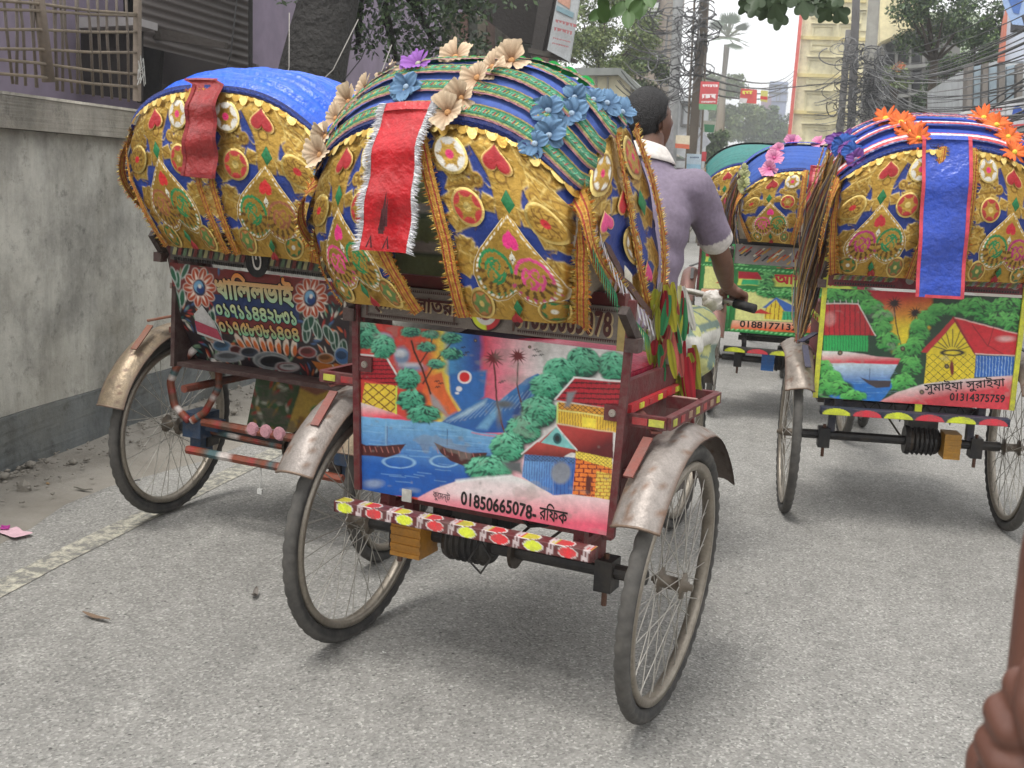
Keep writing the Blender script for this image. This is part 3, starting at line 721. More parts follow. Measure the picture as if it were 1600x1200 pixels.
def c_flat(col, edge=None, e=.84):
    def f(x, y, t, th):
        m = (t > e)[..., None] if edge is not None else np.zeros(t.shape + (1,), bool)
        return np.where(m, np.array(edge if edge is not None else col), np.array(col))
    return f
def c_star(field, star=GOLD, dot=C(220, 50, 110), k=6, edge=GOLDL):
    def f(x, y, t, th):
        ph = np.abs(((th*k/(2*PI)) % 1) - .5)*2*PI/k
        ph = PI/k - ph
        rs = .80*math.sin(PI/6)/np.sin(PI*5/6 - ph)
        c = np.where((t < rs)[..., None], np.array(star), np.array(field))
        c = np.where((t > .84)[..., None], np.array(edge), c)
        c = np.where(((t > .76) & (t < .8))[..., None], np.array(GOLDD), c)
        return np.where((t < .2)[..., None], np.array(dot), c)
    return f
def c_gold(dot):
    def f(x, y, t, th):
        c = np.tile(np.array(GOLD), t.shape + (1,)); m = ((np.abs(t - .62 + .10*np.sin(th*8)) < .04) | ((np.abs(np.sin(th*4)) > .93) & (t > .25) & (t < .6)))[..., None]
        c = np.where(m, np.array(GOLDD), c); c = np.where((t > .86)[..., None], np.array(GOLDL), c)
        return np.where((t < .2)[..., None], np.array(dot), c)
    return f
def c_peacock(pink, green, heart, white=C(222, 218, 200), mirror=1):
    def f(x, y, t, th):
        x = x*mirror
        c = np.tile(np.array(GOLD), t.shape + (1,))
        # radiating tail strokes in each lobe
        for cx, col, ph in ((-15, green, 0), (15, pink, 1.3)):
            dx, dy = x - cx, y - 10; r = np.hypot(dx, dy); a = np.arctan2(dy, dx)
            m = (r > 9) & (r < 15) & (np.sin(a*13) > .15) & (dy > -4); c = np.where(m[..., None], np.array(GOLDD)*.6, c)
            m = (np.abs(r - 13.5) < 1.3) & (dy < 0); c = np.where(m[..., None], np.array(col), c)
            m = (np.abs(r - 8) < 1.2) & (np.sin(a*2 + ph) > 0); c = np.where(m[..., None], np.array(col), c)
            m = ((np.abs(dx - 3*np.sin(dy*.5)) < 1.6) & (np.abs(dy) < 8)); c = np.where(m[..., None], np.array(col), c)
            m = (r > 3) & (r < 8) & (np.sin(a*5 + r) > .6); c = np.where(m[..., None], np.array(col), c)
            m = (r > 15) & (r < 19) & (np.sin(a*17) > .4) & (dy > 4); c = np.where(m[..., None], np.array(col)*np.array([.8,.8,.8,1]), c)
        # small heart under the point
        hx, hy = x/6.5, -(y + 15)/6.5 + .1
        m = ((hx**2 + hy**2 - .8)**3 - hx**2*(-hy)**3*0 < 0) & (hy > -.8 + np.abs(hx)*.0)
        m = (hx**2 + (-hy*1.1 - .6*np.sqrt(np.abs(hx)))**2 < .9); c = np.where(m[..., None], np.array(heart), c)
        m = (np.abs(x)/2.6 + np.abs(y + 1)/4.5 < 1); c = np.where(m[..., None], np.array(white), c)
        # stitched white border
        bead = np.sin(th*44) > -.1
        c = np.where(((t > .88) & (t < .94) & bead)[..., None], np.array(white), c)
        c = np.where((t > .975)[..., None], np.array(white), c)
        return c
    return f
def applique(name, S, cx, cy, outline, colf, parent, nt=10, na=40, h=.003, base=.004, mirror=False, rough=0.0008):
    th = np.linspace(0, 2*PI, na, endpoint=False); ox, oy = outline(th)
    T = np.linspace(0.02, 1, nt)[:, None]
    x = T*ox[None]; y = T*oy[None]
    t = np.broadcast_to(T, x.shape); th2 = np.broadcast_to(np.arctan2(y, x), x.shape)
    thp = np.broadcast_to(th[None], x.shape)
    cc = colf(x, y, t, thp if 'peacock' in colf.__qualname__ else th2)
    X = cx + x; Y = cy + y
    if mirror: X = 100 - X
    rs = np.random.RandomState(int(cx*7 + cy*13) % 1000)
    off = base + h*(1 - t**5) + rs.rand(*t.shape)*rough
    P = S(X/100, 1 - Y/130, off)
    mb = MB(); mb.grid(P, cc, wrapu=True)
    return mb.build(name, M_GOLD, parent, smooth=True)

def art_panel():
    c = Canvas([(0, 0), (100, 0), (100, 130), (0, 130)], 132, 164, 21, 1.2)
    blue = C(30, 56, 132); g = GOLD; gd = GOLDD
    c.poly([(-5, -5), (105, -5), (105, 135), (-5, 135)], blue)
    def leaf(x, y, L, a, w=.3, col=g): 
        x1, y1 = x + L*math.cos(a), y + L*math.sin(a); nx, ny = -math.sin(a)*L*w, math.cos(a)*L*w
        c.poly([(x, y), (x + (x1-x)*.4 + nx, y + (y1-y)*.4 + ny), (x1, y1), (x + (x1-x)*.4 - nx, y + (y1-y)*.4 - ny)], col)
        o1 = [(x, y), (x + (x1-x)*.4 + nx, y + (y1-y)*.4 + ny), (x1, y1), (x + (x1-x)*.4 - nx, y + (y1-y)*.4 - ny), (x, y)]
        c.line(o1, .9, GOLDL, op=.8); c.line([(x, y), (x1, y1)], 1.0, gd)
    c.poly([(30, 8), (55, 0), (80, 12), (66, 34), (62, 60), (46, 60), (44, 34)], g)
    for x, y, L, a in ((4, 6, 30, .1), (40, 10, 26, 3.4), (70, 20, 26, .7), (84, 30, 20, 1.2), (98, 20, 24, 2.6), (95, 6, 22, 2.9), (60, 4, 30, .15), (8, 44, 26, -.2), (4, 50, 22, .3), (12, 74, 18, 1.2), (6, 86, 18, -.6), (16, 84, 14, .4), (92, 78, 22, 2.5), (96, 86, 22, 3.4), (90, 96, 20, 4.4), (88, 66, 18, 3.6), (46, 46, 16, 2.6), (62, 48, 18, .5), (4, 110, 16, .6), (96, 112, 16, 2.6), (40, 108, 16, 1.5), (60, 110, 16, 1.7), (30, 22, 18, 2.2)):
        leaf(x, y, L, a, .42)
    for x, y, r in ((34, 36, 5), (74, 34, 6), (10, 88, 7), (20, 96, 5), (92, 90, 7), (90, 102, 5), (52, 30, 8), (84, 10, 7), (14, 8, 6)): c.ell(x, y, r, r, g); c.ell(x, y, r*.5, r*.5, gd, ring=.6)
    for x, y, L, a in ((2, 20, 24, .5), (30, 2, 22, .1), (66, 8, 22, .5), (96, 32, 26, 2.3), (4, 62, 22, .2), (2, 96, 24, -.3), (34, 44, 16, 2.6), (70, 40, 16, -.2), (98, 58, 20, 2.8), (8, 30, 20, .2), (88, 4, 20, 2.6), (98, 100, 20, 2.9)):
        leaf(x, y, L, a, .38)
    c.poly([(34, 104), (52, 100), (66, 104), (74, 132), (28, 132)], g); c.poly([(-2, 118), (102, 118), (102, 132), (-2, 132)], g)
    for k in range(420):
        x, y = c.rng.rand()*100, c.rng.rand()*130; a = math.sin(x*.09)*2 + math.cos(y*.07)*2; L_ = 2 + 3*c.rng.rand()
        on = c.C[min(c.ny - 1, int(y/130*c.ny)), min(c.nx - 1, int(x/100*c.nx))][3] > .2
        if on: c.line([(x, y), (x + L_*math.cos(a), y + L_*math.sin(a)), (x + L_*1.6*math.cos(a + .5), y + L_*1.6*math.sin(a + .5))], .5, (GOLDD, GOLDL, GOLDD)[k % 3], op=.8)
    return c
PANEL = art_panel()
def hood_panel(S, parent, mirror, pal, medallions=True, far=False):
    Cc = PANEL.C[::2, ::2] if far else PANEL.C; U, V = np.meshgrid(np.linspace(0, 1, Cc.shape[1]), np.linspace(1, 0, Cc.shape[0]))
    Cc = Cc[:, ::-1] if mirror else Cc
    rel = (Cc[..., 3] > .2)*.0022
    w = .003*np.sin(U*9 + V*5) + .0025*np.sin(V*17 - U*4)
    mb = MB(); mb.grid(S(U, V, rel + w), Cc)
    o = mb.build('hood_panel', M_GOLD, parent, smooth=True)
    if not medallions: return o
    pk, gr, hr = pal.get('pink', C(214, 70, 130)), C(30, 128, 74), pal.get('heart', C(226, 50, 130))
    red = C(170, 32, 40)
    def A(nm, S_, cx, cy, *a, **k): return applique(nm, S_, cx + rnd.uniform(-1.6, 1.6), cy + rnd.uniform(-1.6, 1.6), *a, o, mirror=mirror, base=.0065, **k)
    A('star_medallion', S, 19, 21, o_circle(12.5), c_star(C(218, 214, 204)), nt=12, na=42)
    A('heart_patch', S, 52, 20, o_heart(11, True), c_flat(red, GOLDL, .88), nt=6, na=30)
    A('diamond_patch', S, 55, 46, o_diamond(5, 8.5), c_flat(C(24, 116, 66)), nt=4, na=12)
    A('star_medallion', S, 24, 56, o_circle(12.5), c_star(C(172, 44, 44), GOLD, GOLDL), nt=12, na=42)
    A('gold_medallion', S, 82, 50, o_circle(14), c_gold(C(190, 30, 40)), nt=12, na=42)
    A('peacock_medallion', S, 53, 84, o_spade2(35, 32), c_peacock(pk, gr, hr, mirror=1), nt=34, na=120, h=.005)
    A('star_medallion', S, 22, 118, o_circle(11), c_star(C(170, 110, 60), C(90, 120, 60), GOLDL), nt=10, na=36)
    A('star_medallion', S, 80, 118, o_circle(11), c_star(C(30, 110, 60), GOLD, C(220, 216, 200)), nt=10, na=36)
    A('diamond_patch', S, 52, 118, o_diamond(4, 6), c_flat(C(24, 110, 64)), nt=4, na=12)
    A('heart_patch', S, 51, 127, o_heart(5, True), c_flat(C(150, 30, 36)), nt=4, na=20)
    return o
BAND = [C(186, 138, 56, .4), C(192, 146, 60, .5), C(166, 56, 36), C(206, 160, 74, .5), C(196, 132, 50, .4), C(206, 160, 74, .5), C(166, 56, 36), C(190, 140, 56, .4)]
def trim_band(name, S, uv, width, cols, parent, off=.012, fr=0, frcols=None, mat=None, n=70):
    uv = np.asarray(uv, float); q = np.linspace(0, len(uv) - 1, n)
    uv = np.stack([np.interp(q, np.arange(len(uv)), uv[:, k]) for k in (0, 1)], -1)
    k = np.array([.25, .5, .25])
    for _ in range(3): uv[1:-1] = uv[:-2]*.25 + uv[1:-1]*.5 + uv[2:]*.25
    P, A, Nn = on_surface(S, uv, off)
    mb = MB(); ribbon(mb, P, A, width, cols, .003, Nn, jit=.002)
    if fr:
        fringe(mb, P + A*width*.5, A + Nn*.6, fr, .012, frcols or [GOLDL, C(214, 120, 40, .5), C(220, 190, 90, .8)], .002, 5)
        fringe(mb, P - A*width*.5, -A + Nn*.6, fr, .012, frcols or [GOLDL, C(214, 120, 40, .5), C(220, 190, 90, .8)], .002, 6)
    return mb.build(name, mat or M_TINSEL, parent)

# ---- cloth flowers
_petals = {}
def petal_mesh(kind, c0, c1):
    key = (kind, c0, c1)
    if key in _petals: return _petals[key]
    nu, nv = 13, 8
    U, V = np.meshgrid(np.linspace(-1, 1, nu), np.linspace(0, 1, nv))
    if kind == 'trumpet':
        w = .12 + .42*V**.8*(1 - .25*(V > .93)); x = U*w; r = .12 + .88*V; z = .42*V**.6 - .05*V*V + .045*np.sin(U*9)*V + .05*U*V*V
    elif kind == 'daisy':
        w = .13*np.sin(np.clip(V*.85 + .15, 0, 1)*PI)**.6 + .02; x = U*w; r = .15 + .85*V; z = .12*V + .05*(1-U*U)
    else:
        w = .1 + .34*np.sin(np.clip(V*.8 + .1, 0, 1)*PI); x = U*w; r = .1 + .9*V; z = .25*V**.7 - .14*V*V + .06*np.sin(U*8)*V + .05*U*U
    P = np.stack([x, r*np.ones_like(x), z], -1)
    t = V[..., None]; cc = np.array(c0)*(1-t) + np.array(c1)*t
    mb = MB(); mb.grid(P, cc); me = mb.build('petal', M_CLOTH, smooth=True)
    d = me.data; bpy.data.objects.remove(me); _petals[key] = d; return d
def flower(parent, pos, nrm, r, kind, c0, c1, cc, n=6):
    q = Vector(nrm).to_track_quat('Z', 'Y').to_matrix().to_4x4()
    M = Matrix.Translation(Vector(pos)) @ q @ Matrix.Rotation(rnd.random()*6, 4, 'Z')
    mb = MB(); mb.lathe([(-.02*r, .001), (0, .15*r), (.10*r, .2*r), (.18*r, .12*r), (.2*r, .001)], 'z', 10, col=cc)
    f = mb.build('cloth_flower', M_CLOTH, parent, smooth=True); f.matrix_local = M
    me = petal_mesh(kind, c0, c1)
    for k in range(n):
        p = link('petal', me, f)
        p.matrix_local = Matrix.Rotation(2*PI*k/n + rnd.uniform(-.12, .12), 4, 'Z') @ Matrix.Rotation(rnd.uniform(-.35, .4), 4, 'X') @ Matrix.Rotation(rnd.uniform(-.3, .3), 4, 'Y') @ Matrix.Scale(r*rnd.uniform(.82, 1.12), 4)
    return f

# ------------------------------------------------------------------ wheels
RIMC = C(150, 142, 130, .7)
def make_wheel_meshes(R=.37):
    out = {}
    # tyre with tread blocks
    nM, nm = 150, 16; mr = .0205; RR = R - mr
    th = np.arange(nM)*2*PI/nM; ph = np.arange(nm)*2*PI/nm
    TH, PH = np.meshgrid(th, ph, indexing='ij'); i = np.arange(nM)[:, None]; outer = np.cos(PH) > .15
    tread = np.where(outer & (((i + (np.sin(PH) > 0)) % 3) < 2), .0034, 0)
    rr = mr + tread
    x = rr*np.sin(PH)*.92; rad = RR + rr*np.cos(PH)
    P = np.stack([x, rad*np.cos(TH), rad*np.sin(TH)], -1)
    col = np.where((outer)[..., None], np.array(C(74, 72, 69)), np.array(C(46, 45, 44)))
    mb = MB(); mb.grid(P, col, wrapu=True, wrapv=True); out['tyre'] = mb
    mb = MB(); r0 = R - .045
    prof = [(-.017, r0), (-.017, r0 - .016), (-.008, r0 - .022), (.008, r0 - .022), (.017, r0 - .016), (.017, r0), (.0, r0 + .004), (-.017, r0)]
    mb.lathe(prof, 'x', 72, col=RIMC); out['rim'] = mb
    mb = MB(); mb.lathe([(-.055, .0005), (-.055, .008), (-.048, .008), (-.048, .013), (-.036, .016), (-.034, .036), (-.030, .036), (-.028, .018), (.028, .018), (.030, .036), (.034, .036), (.036, .016), (.048, .013), (.048, .009), (.06, .009), (.06, .0005)], 'x', 20, col=C(110, 100, 88, .3)); out['hub'] = mb
    mb = MB()
    for k in range(36):
        s = 1 if k % 2 else -1; a = 2*PI*k/36; b = a + (.95 if (k//2) % 2 else -.95)
        p0 = (s*.032, .032*math.cos(b), .032*math.sin(b)); p1 = (s*.004, (r0-.02)*math.cos(a), (r0-.02)*math.sin(a))
        mb.tube([p0, p1], .0018, 4, C(176, 172, 164, .5), cap=False)
    out['spokes'] = mb
    res = {}
    for k, m_ in out.items():
        o = m_.build(k, M_RUBBER if k == 'tyre' else M_METAL, smooth=True); res[k] = o.data; bpy.data.objects.remove(o)
    return res
WM = make_wheel_meshes()
def wheel(parent, loc, camber=0.0, steer=0.0, R=.37):
    w = link('wheel', WM['rim'], parent, loc, (0, camber, steer)); w.scale = (1, R/.37, R/.37)
    link('tyre', WM['tyre'], w, rot=(rnd.random(), 0, 0)); link('spokes', WM['spokes'], w, rot=(rnd.random(), 0, 0)); link('hub', WM['hub'], w)
    return w
def mudguard(parent, x, R, a0, a1, width, col, zc=.37, dent=0.0, seed=1, gap=.055, yc=0, name='mudguard', tilt=0):
    r = np.random.RandomState(seed); na, nw = 48, 11
    A, Wd = np.meshgrid(np.radians(np.linspace(a0, a1, na)), np.linspace(-1, 1, nw), indexing='ij')
    rad = R + gap - .032*np.abs(Wd)**2.2 + .004*(np.abs(Wd) > .9) + dent*(np.sin(A*9 + Wd*3)*.5 + r.rand(na, nw)*.5)
    P = np.stack([x + Wd*width/2*(1 + dent*2*np.sin(A*5)), yc - rad*np.cos(A), zc + rad*np.sin(A)], -1)
    cc = np.tile(np.array(col), (na, nw, 1)); n1 = r.rand(na, nw)
    cc[n1 > .93] = C(120, 96, 80, .2); cc[np.abs(Wd) > .95] = C(96, 74, 60, .2)
    mb = MB(); mb.grid(P, cc)
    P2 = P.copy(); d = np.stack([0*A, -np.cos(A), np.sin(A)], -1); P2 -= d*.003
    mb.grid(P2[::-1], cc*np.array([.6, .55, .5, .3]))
    # rolled lower lip
    mb.tube(P[0], .004, 5, C(120, 100, 84, .3))
    return mb.build(name, M_WORN, parent, smooth=True)
# ------------------------------------------------------------------ rickshaws
def rick_frame(cx, cy, head, lean):
    h, ln = math.radians(head), math.radians(lean)
    R = np.array([[math.cos(h), math.sin(h), 0], [-math.sin(h), math.cos(h), 0], [0, 0, 1.]])
    L = np.array([[math.cos(ln), 0, math.sin(ln)], [0, 1, 0], [-math.sin(ln), 0, math.cos(ln)]])
    return R @ L, np.array([cx, cy, 0.])
class Rick: pass
DARKRED = C(92, 26, 30); RED = C(190, 34, 44); YEL = C(214, 214, 60); BLK = C(26, 25, 27); RUST = C(92, 60, 44, .2)
def make_rickshaw(P):
    k = Rick(); k.P = P
    M, o = rick_frame(*P['pose']); k.M, k.o = M, o
    root = empty('cycle_rickshaw', tuple(o)); root.rotation_euler = Matrix(M.tolist()).to_euler()
    tag(root, P['label'], 'cycle rickshaw', 'cycle rickshaws riding up the street'); k.root = root
    k.px = lambda u, v, yl: (lambda q: M.T @ (q - o))(plane_hit(u, v, o + M @ np.array([0, yl, 0]), M[:, 1]))
    R = P['R']; T = P['T']; zb, zt, wb, yb, xb = P['zb'], P['zt'], P['wb'], P['yb'], P.get('xb', 0)
    far = P.get('far', False); bc = P['body']; acc = P['accent']
    k.R = R
    # wheels and mudguards
    cam_ = math.radians(P.get('camber', 0))
    for s in (-1, 1):
        w = wheel(root, (s*T/2 + math.sin(cam_)*R, 0, R), cam_, 0, R)
        if s == 1 and P.get('no_right_guard'): continue
        g = P.get('guardL' if s < 0 else 'guardR', P['guard'])
        mudguard(root, s*T/2 + math.sin(cam_)*R, R, g[0], g[1], .125, P['guardcol'], R, g[2], 3 + s)
        mb = MB(P['strap']); x = s*(T/2); 
        mb.beam((s*(wb/2 + .01), -.06, R + .47), (x, -.16, R + .44*1.0), .028, .006); mb.beam((x - s*.02, -.165, R + .425), (x - s*.03, -.27, R + .345), .026, .005)
        mb.build('guard_strap', M_WORN, root)
    fy = 1.72
    w = wheel(root, (0, fy, R*.97), 0, P.get('steer', 0), R*.97)
    mudguard(root, 0, R*.97, 10, 150, .06, P['guardcol'], R*.97, .002, 9, yc=fy)
    # axle, motor, rails
    mb = MB(BLK); mb.tube([(-T/2 + .05, 0, R), (T/2 - .05, 0, R)], .021, 10); 
    for x in (-.33, .33): mb.box((x, 0, R - .01), (.05, .07, .09)); mb.tube([(x, -.01, R - .10), (x, -.01, R + .05)], .008, 6, RUST)
    mb.build('rear_axle', M_METAL, root)
    mx = P['motor']
    mb = MB(BLK); mb.lathe([(mx - .075, .001), (mx - .075, .062), (mx - .06, .068)] + [q for i in range(6) for q in ((mx - .055 + i*.02, .068), (mx - .05 + i*.02, .06), (mx - .04 + i*.02, .06))] + [(mx + .07, .055), (mx + .085, .03), (mx + .085, .001)], 'x', 18, (0, .02, R))
    mb.box((mx, .05, R + .05), (.13, .09, .08)); mb.build('hub_motor', M_METAL, root, smooth=False)
    b = P['box']; mb = MB(b[1])
    for i in range(9): mb.box((b[0], -.03, R - .05 + i*.0125), (b[2], .11 - .008*(i % 2), .0125))
    mb.build('motor_box', M_METAL, root)
    mb = MB(P['rail'])
    for x in (-.30, .30):
        mb.tube([(x, -.20, zb - .05), (x, .35, zb - .06), (x*.35, .85, .50), (x*.1, 1.42, .62)], .016, 8)
        if P.get('slim'): continue
        mb.beam((x, .0, R + .02), (x, .0, zb - .04), .04, .03)
        mb.beam((x, yb + .05, zb - .07), (x, yb + .05, zb + .10), .035, .03)
    if not P.get('slim'): mb.beam((-.34, .35, zb - .06), (.34, .35, zb - .06), .03, .03); mb.beam((-.34, .0, zb - .055), (.34, .0, zb - .055), .03, .03)
    mb.build('chassis', M_WORN, root)
    # bumper with painted ovals
    bw, by, bz = P['bumper'][:3]; pts = []
    ny, nx = 24, 170; hgt = .031; dep = .048
    U = np.linspace(-bw, bw, nx); prof = [(dep, hgt/2)] + [(dep*(1-q), hgt/2) for q in np.linspace(.1, 1, 9)] + [(0, hgt/2 - hgt*q) for q in np.linspace(.08, 1, 11)] + [(dep*q, -hgt/2) for q in (.3, .7, 1)]
    prof = np.array(prof); G = np.stack([np.broadcast_to(U[None], (len(prof), nx)), by - .03 + np.broadcast_to(prof[:, :1], (len(prof), nx)), bz + np.broadcast_to(prof[:, 1:], (len(prof), nx))], -1)
    base = np.array(P['bumper'][3]); cc = np.tile(base, (len(prof), nx, 1)); u = (U + bw)/(2*bw)
    n = P['bumper'][4]; cell = (u*n) % 1; idx = np.floor(u*n).astype(int)
    for j, (dy, dz) in enumerate(prof):
        onrear = j >= 10
        if P['bumper'][5] == 'oval':
            t = (dz/(hgt/2)) if onrear else ((dep - dy)/dep*2 - 1)
            rr_ = ((cell - .35)/.27)**2 + (t*1.1)**2
            c1 = np.where((idx % 2 == 0)[:, None], np.array(C(214, 224, 60)), np.array(C(222, 52, 58)))
            if not onrear: c1 = c1*np.array([.75, .6, .6, 1]); rr_ = ((((cell + .3) % 1) - .4)/.33)**2 + (t*1.0)**2
            cc[j] = np.where((rr_ < .9)[:, None], c1, cc[j]); cc[j] = np.where(((rr_ > .9) & (rr_ < 1.2))[:, None], np.array(C(205, 200, 195)), cc[j])
            bar = (np.abs(cell - .80 - t*.03) < .035) | (np.abs(cell - .90 - t*.03) < .035); cc[j] = np.where((bar)[:, None], np.array(C(196, 180, 180)), cc[j])
        elif P['bumper'][5] == 'arch':
            t = (dz/hgt + .5) if onrear else 1.0
            t2 = (-dz/hgt + .5)
            c1 = np.where((idx % 2 == 0)[:, None], np.array(C(206, 216, 50)), np.array(C(206, 50, 66)))
            m = (((cell - .5)/.46)**2 + ((dz/hgt + .5)/.95)**2 < 1) if onrear else np.zeros(nx, bool)
            cc[j] = np.where(m[:, None], c1, cc[j])
    mb = MB(); mb.grid(G, cc)
    for s in (-1, 1): mb.box((s*bw, by - .03 + dep/2, bz), (.004, dep, hgt), base)
    if P['bumper'][5] != 'none': mb.build('bumper', M_WORN, root)
    # seat box
    bodyz = zt + .02
    mb = MB(bc)
    for s in (-1, 1):
        x = s*(wb/2 - .012) + xb
        mb.box((x, .06, (zb + zt - .10)/2 + .02), (.018, .44, zt - .10 - zb))
    mb.box((xb, .28, (zb + bodyz)/2 - .06), (wb - .05, .018, bodyz - zb - .16)); mb.box((xb, .06, zb + .03), (wb - .05, .42, .016)); mb.box((xb, .10, zt - .12), (wb - .06, .40, .02))
    mb.build('seat_box', M_WORN, root)
    for s in (-1, 1):
        mb = MB(acc[0])
        for i in range(2):
            z = zb + .16 + i*.17; mb.box((s*(wb/2 + .002) + xb, .06, z), (.016, .43, .022), acc[i % 2])
            for j in range(5): mb.box((s*(wb/2 + .006) + xb, -.08 + j*.075, z), (.014, .03, .014), acc[1 + (i + j) % 2])
        # outrigger shelf frame over the wheel
        x0, x1, zs = wb/2 + xb*s + .01, T/2 + .025, R + .465
        if not P.get('shelf', False): mb.build('side_moulding', M_WORN, root); continue
        mb.build('side_moulding', M_WORN, root); mb = MB(DARKRED)
        for a, b_ in (((x0, -.16), (x1, -.16)), ((x1, -.16), (x1, .30)), ((x1, .30), (x0, .30)), ((x0, .14), (x1, .14))):
            mb.beam((s*a[0], a[1], zs), (s*b_[0], b_[1], zs), .02, .032)
        for j in range(7):
            q = (j + .5)/7; mb.box((s*(x1 + .0102), -.16 + .46*q, zs), (.003, .030, .018), (C(176, 176, 70), C(160, 44, 46), C(150, 120, 100))[j % 3])
        for j in range(2): mb.box((s*(x0 + (x1-x0)*(.3 + .45*j)), -.1715, zs), (.04, .003, .018), (C(160, 44, 46), C(176, 176, 70))[j])
        for (u_, w_) in (((x0, .14), (x1, .14)),): mb.box((s*(u_[0] + w_[0])/2, .14, zs + .0172), ((w_[0] - u_[0])*.7, .014, .002), C(190, 150, 140))
        mb.build('side_shelf', M_WORN, root)
    mb = MB(P.get('seatcol', C(176, 40, 70))); 
    U, V = np.meshgrid(np.linspace(-1, 1, 20), np.linspace(-1, 1, 14)); 
    mb.grid(np.stack([U*(wb/2 - .04) + xb, .10 + V*.19, zt - .075 + .03*(1 - U**6)*(1 - V**6)], -1)); mb.box((xb, .10, zt - .1), (wb - .08, .38, .045))
    mb.build('seat_cushion', M_SATIN, root, smooth=False)
    mb = MB(C(60, 52, 48)); mb.box((0, .50, .47), (.66, .36, .02)); mb.box((0, .70, .50), (.66, .014, .10)); mb.build('footboard', M_WORN, root)
    # rear board, its rim, name strip
    ysurf = P.get('bulge')
    def S(u, v, off=0.0):
        u = np.asarray(u, float); v = np.asarray(v, float)
        zz = (zb + zt)/2 + v
        t = (zz - zb)/(zt - zb)
        y = np.full(np.shape(u), yb, float) if ysurf is None else yb + ysurf*(1 - np.clip(t, 0, 1))**1.8
        y = y - np.asarray(off) + P.get('pitch', 0)*(zz - zb)*-1
        return np.stack([u + xb + P.get('taper', 0)*(1 - t)*u, y, zz], -1)
    k.S = S
    k.board = board('rear_board', P['art'], S, wb, zt - zb, M_PAINT, root)
    mb = MB(bc); mb.box((xb, yb + .012 + (ysurf or 0)*.2, (zb + zt)/2), (wb - .02, .014, zt - zb - .02)) if ysurf is None else None
    for s in (-1, 1):
        a = S(np.array([s*(wb/2 + .006)]*2), np.array([-(zt - zb)/2, (zt - zb)/2 + .13]), .004); mb.beam(a[0], a[1], .014, .02, P.get('post', DARKRED))
        if ysurf: mb.beam((a[0] + a[1])/2 + [0, .1, -.05], a[1] + [0, .1, 0], .012, .2, bc)
    mb.build('board_frame', M_WORN, root)
    nz = P.get('strip', (.10, C(120, 112, 104, .3)))
    mb = MB(nz[1]); zc = zt + .012 + nz[0]/2; k.zc = zc
    mb.box((xb, yb + .006, zc), (wb - .005, .012, nz[0])); mb.build('name_strip', M_WORN, root)
    # upper rail of the seat back
    mb = MB(P.get('rail2', DARKRED)); mb.box((xb, yb + .03, zt + nz[0] + .03), (wb - .04, .03, .03)); mb.box((xb, yb + .05, zt + nz[0] - .02), (wb - .1, .01, .09)); mb.build('back_rail', M_PAINT, root)
    # hinge irons for the hood
    for s in (-1, 1):
        mb = MB(C(52, 38, 34)); x = s*(wb/2 + .02) + xb
        mb.beam((x, -.17, zt + .02), (x - s*.01, -.26, zt + .11), .022, .026)
        mb.box((x, -.2, zt + .02), (.035, .035, .035), C(70, 50, 46)); mb.build('hood_hinge', M_WORN, root)
    # front half of the tricycle
    mb = MB(P.get('tube', C(120, 34, 36)))
    mb.tube([(0, .95, .50), (0, 1.03, .93)], .017, 8); mb.tube([(0, 1.02, .88), (0, 1.50, .90)], .016, 8); mb.tube([(0, .95, .50), (0, 1.52, .80)], .018, 8)
    mb.tube([(0, .35, zb - .06), (0, .95, .48)], .018, 8)
    for s in (-1, 1): mb.tube([(s*.30, .35, zb + .02), (s*.03, 1.02, .86)], .012, 6)
    mb.tube([(0, 1.50, .98), (0, 1.57, .72)], .021, 8)
    for s in (-1, 1): mb.tube([(s*.02, 1.57, .74), (s*.05, 1.60, .72), (s*.05, fy, R*.97)], .012, 6)
    mb.build('cycle_frame', M_WORN, root, smooth=True)
    mb = MB(C(46, 34, 30)); U, V = np.meshgrid(np.linspace(-1, 1, 11), np.linspace(0, 1, 12)); w_ = .085*(1 - V)**.5 + .022
    mb.grid(np.stack([U*w_, .93 + V*.27, .965 - .05*U*U - .015*np.sin(V*PI)], -1)); mb.tube([(0, 1.03, .90), (0, 1.03, .95)], .014, 6); mb.build('saddle', M_SATIN, root, smooth=True)
    hb = MB(C(176, 172, 164, .8)); hy = P.get('bar_y', 1.47)
    hb.tube([(0, 1.50, .96), (0, 1.50, 1.03)], .012, 8); hb.tube([(-.30, hy - .05, 1.0), (-.17, hy - .02, 1.02), (-.06, 1.50, 1.03), (.06, 1.50, 1.03), (.17, hy - .02, 1.02), (.30, hy - .05, 1.0)], .0125, 8)
    h_ = hb.build('handlebar', M_METAL, root, smooth=True)
    for s in (-1, 1):
        mb = MB(C(24, 24, 26)); mb.tube([(s*.255, hy - .037, 1.006), (s*.34, hy - .06, .994)], .018, 10); mb.build('grip', M_RUBBER, h_, smooth=True)
    mb = MB(C(90, 84, 78, .5)); mb.lathe([(-.004, .09), (.004, .09), (.004, .02), (.03, .015), (.03, .001)], 'x', 24, (.05, .95, .46)); mb.beam((.06, .95, .46), (.07, 1.08, .36), .012, .02); mb.beam((-.06, .95, .46), (-.07, .82, .56), .012, .02)
    mb.box((.12, 1.09, .355), (.09, .07, .02), BLK); mb.box((-.12, .81, .565), (.09, .07, .02), BLK)
    mb.build('crankset', M_METAL, root)
    mb = MB(C(60, 50, 42, .4)); mb.tube([(.05, .95, .54), (.05, .0, R + .04)], .006, 4); mb.tube([(.05, .95, .38), (.05, .0, R - .04)], .006, 4); mb.lathe([(.045, .001), (.045, .05), (.055, .05), (.055, .001)], 'x', 18, (0, 0, R)); mb.build('chain', M_METAL, root)
    # hood
    H = Hood(**P['hood']); k.H = H
    if P.get('dy'): pass
    col = P['cloth']
    nu, nt = 90, 64
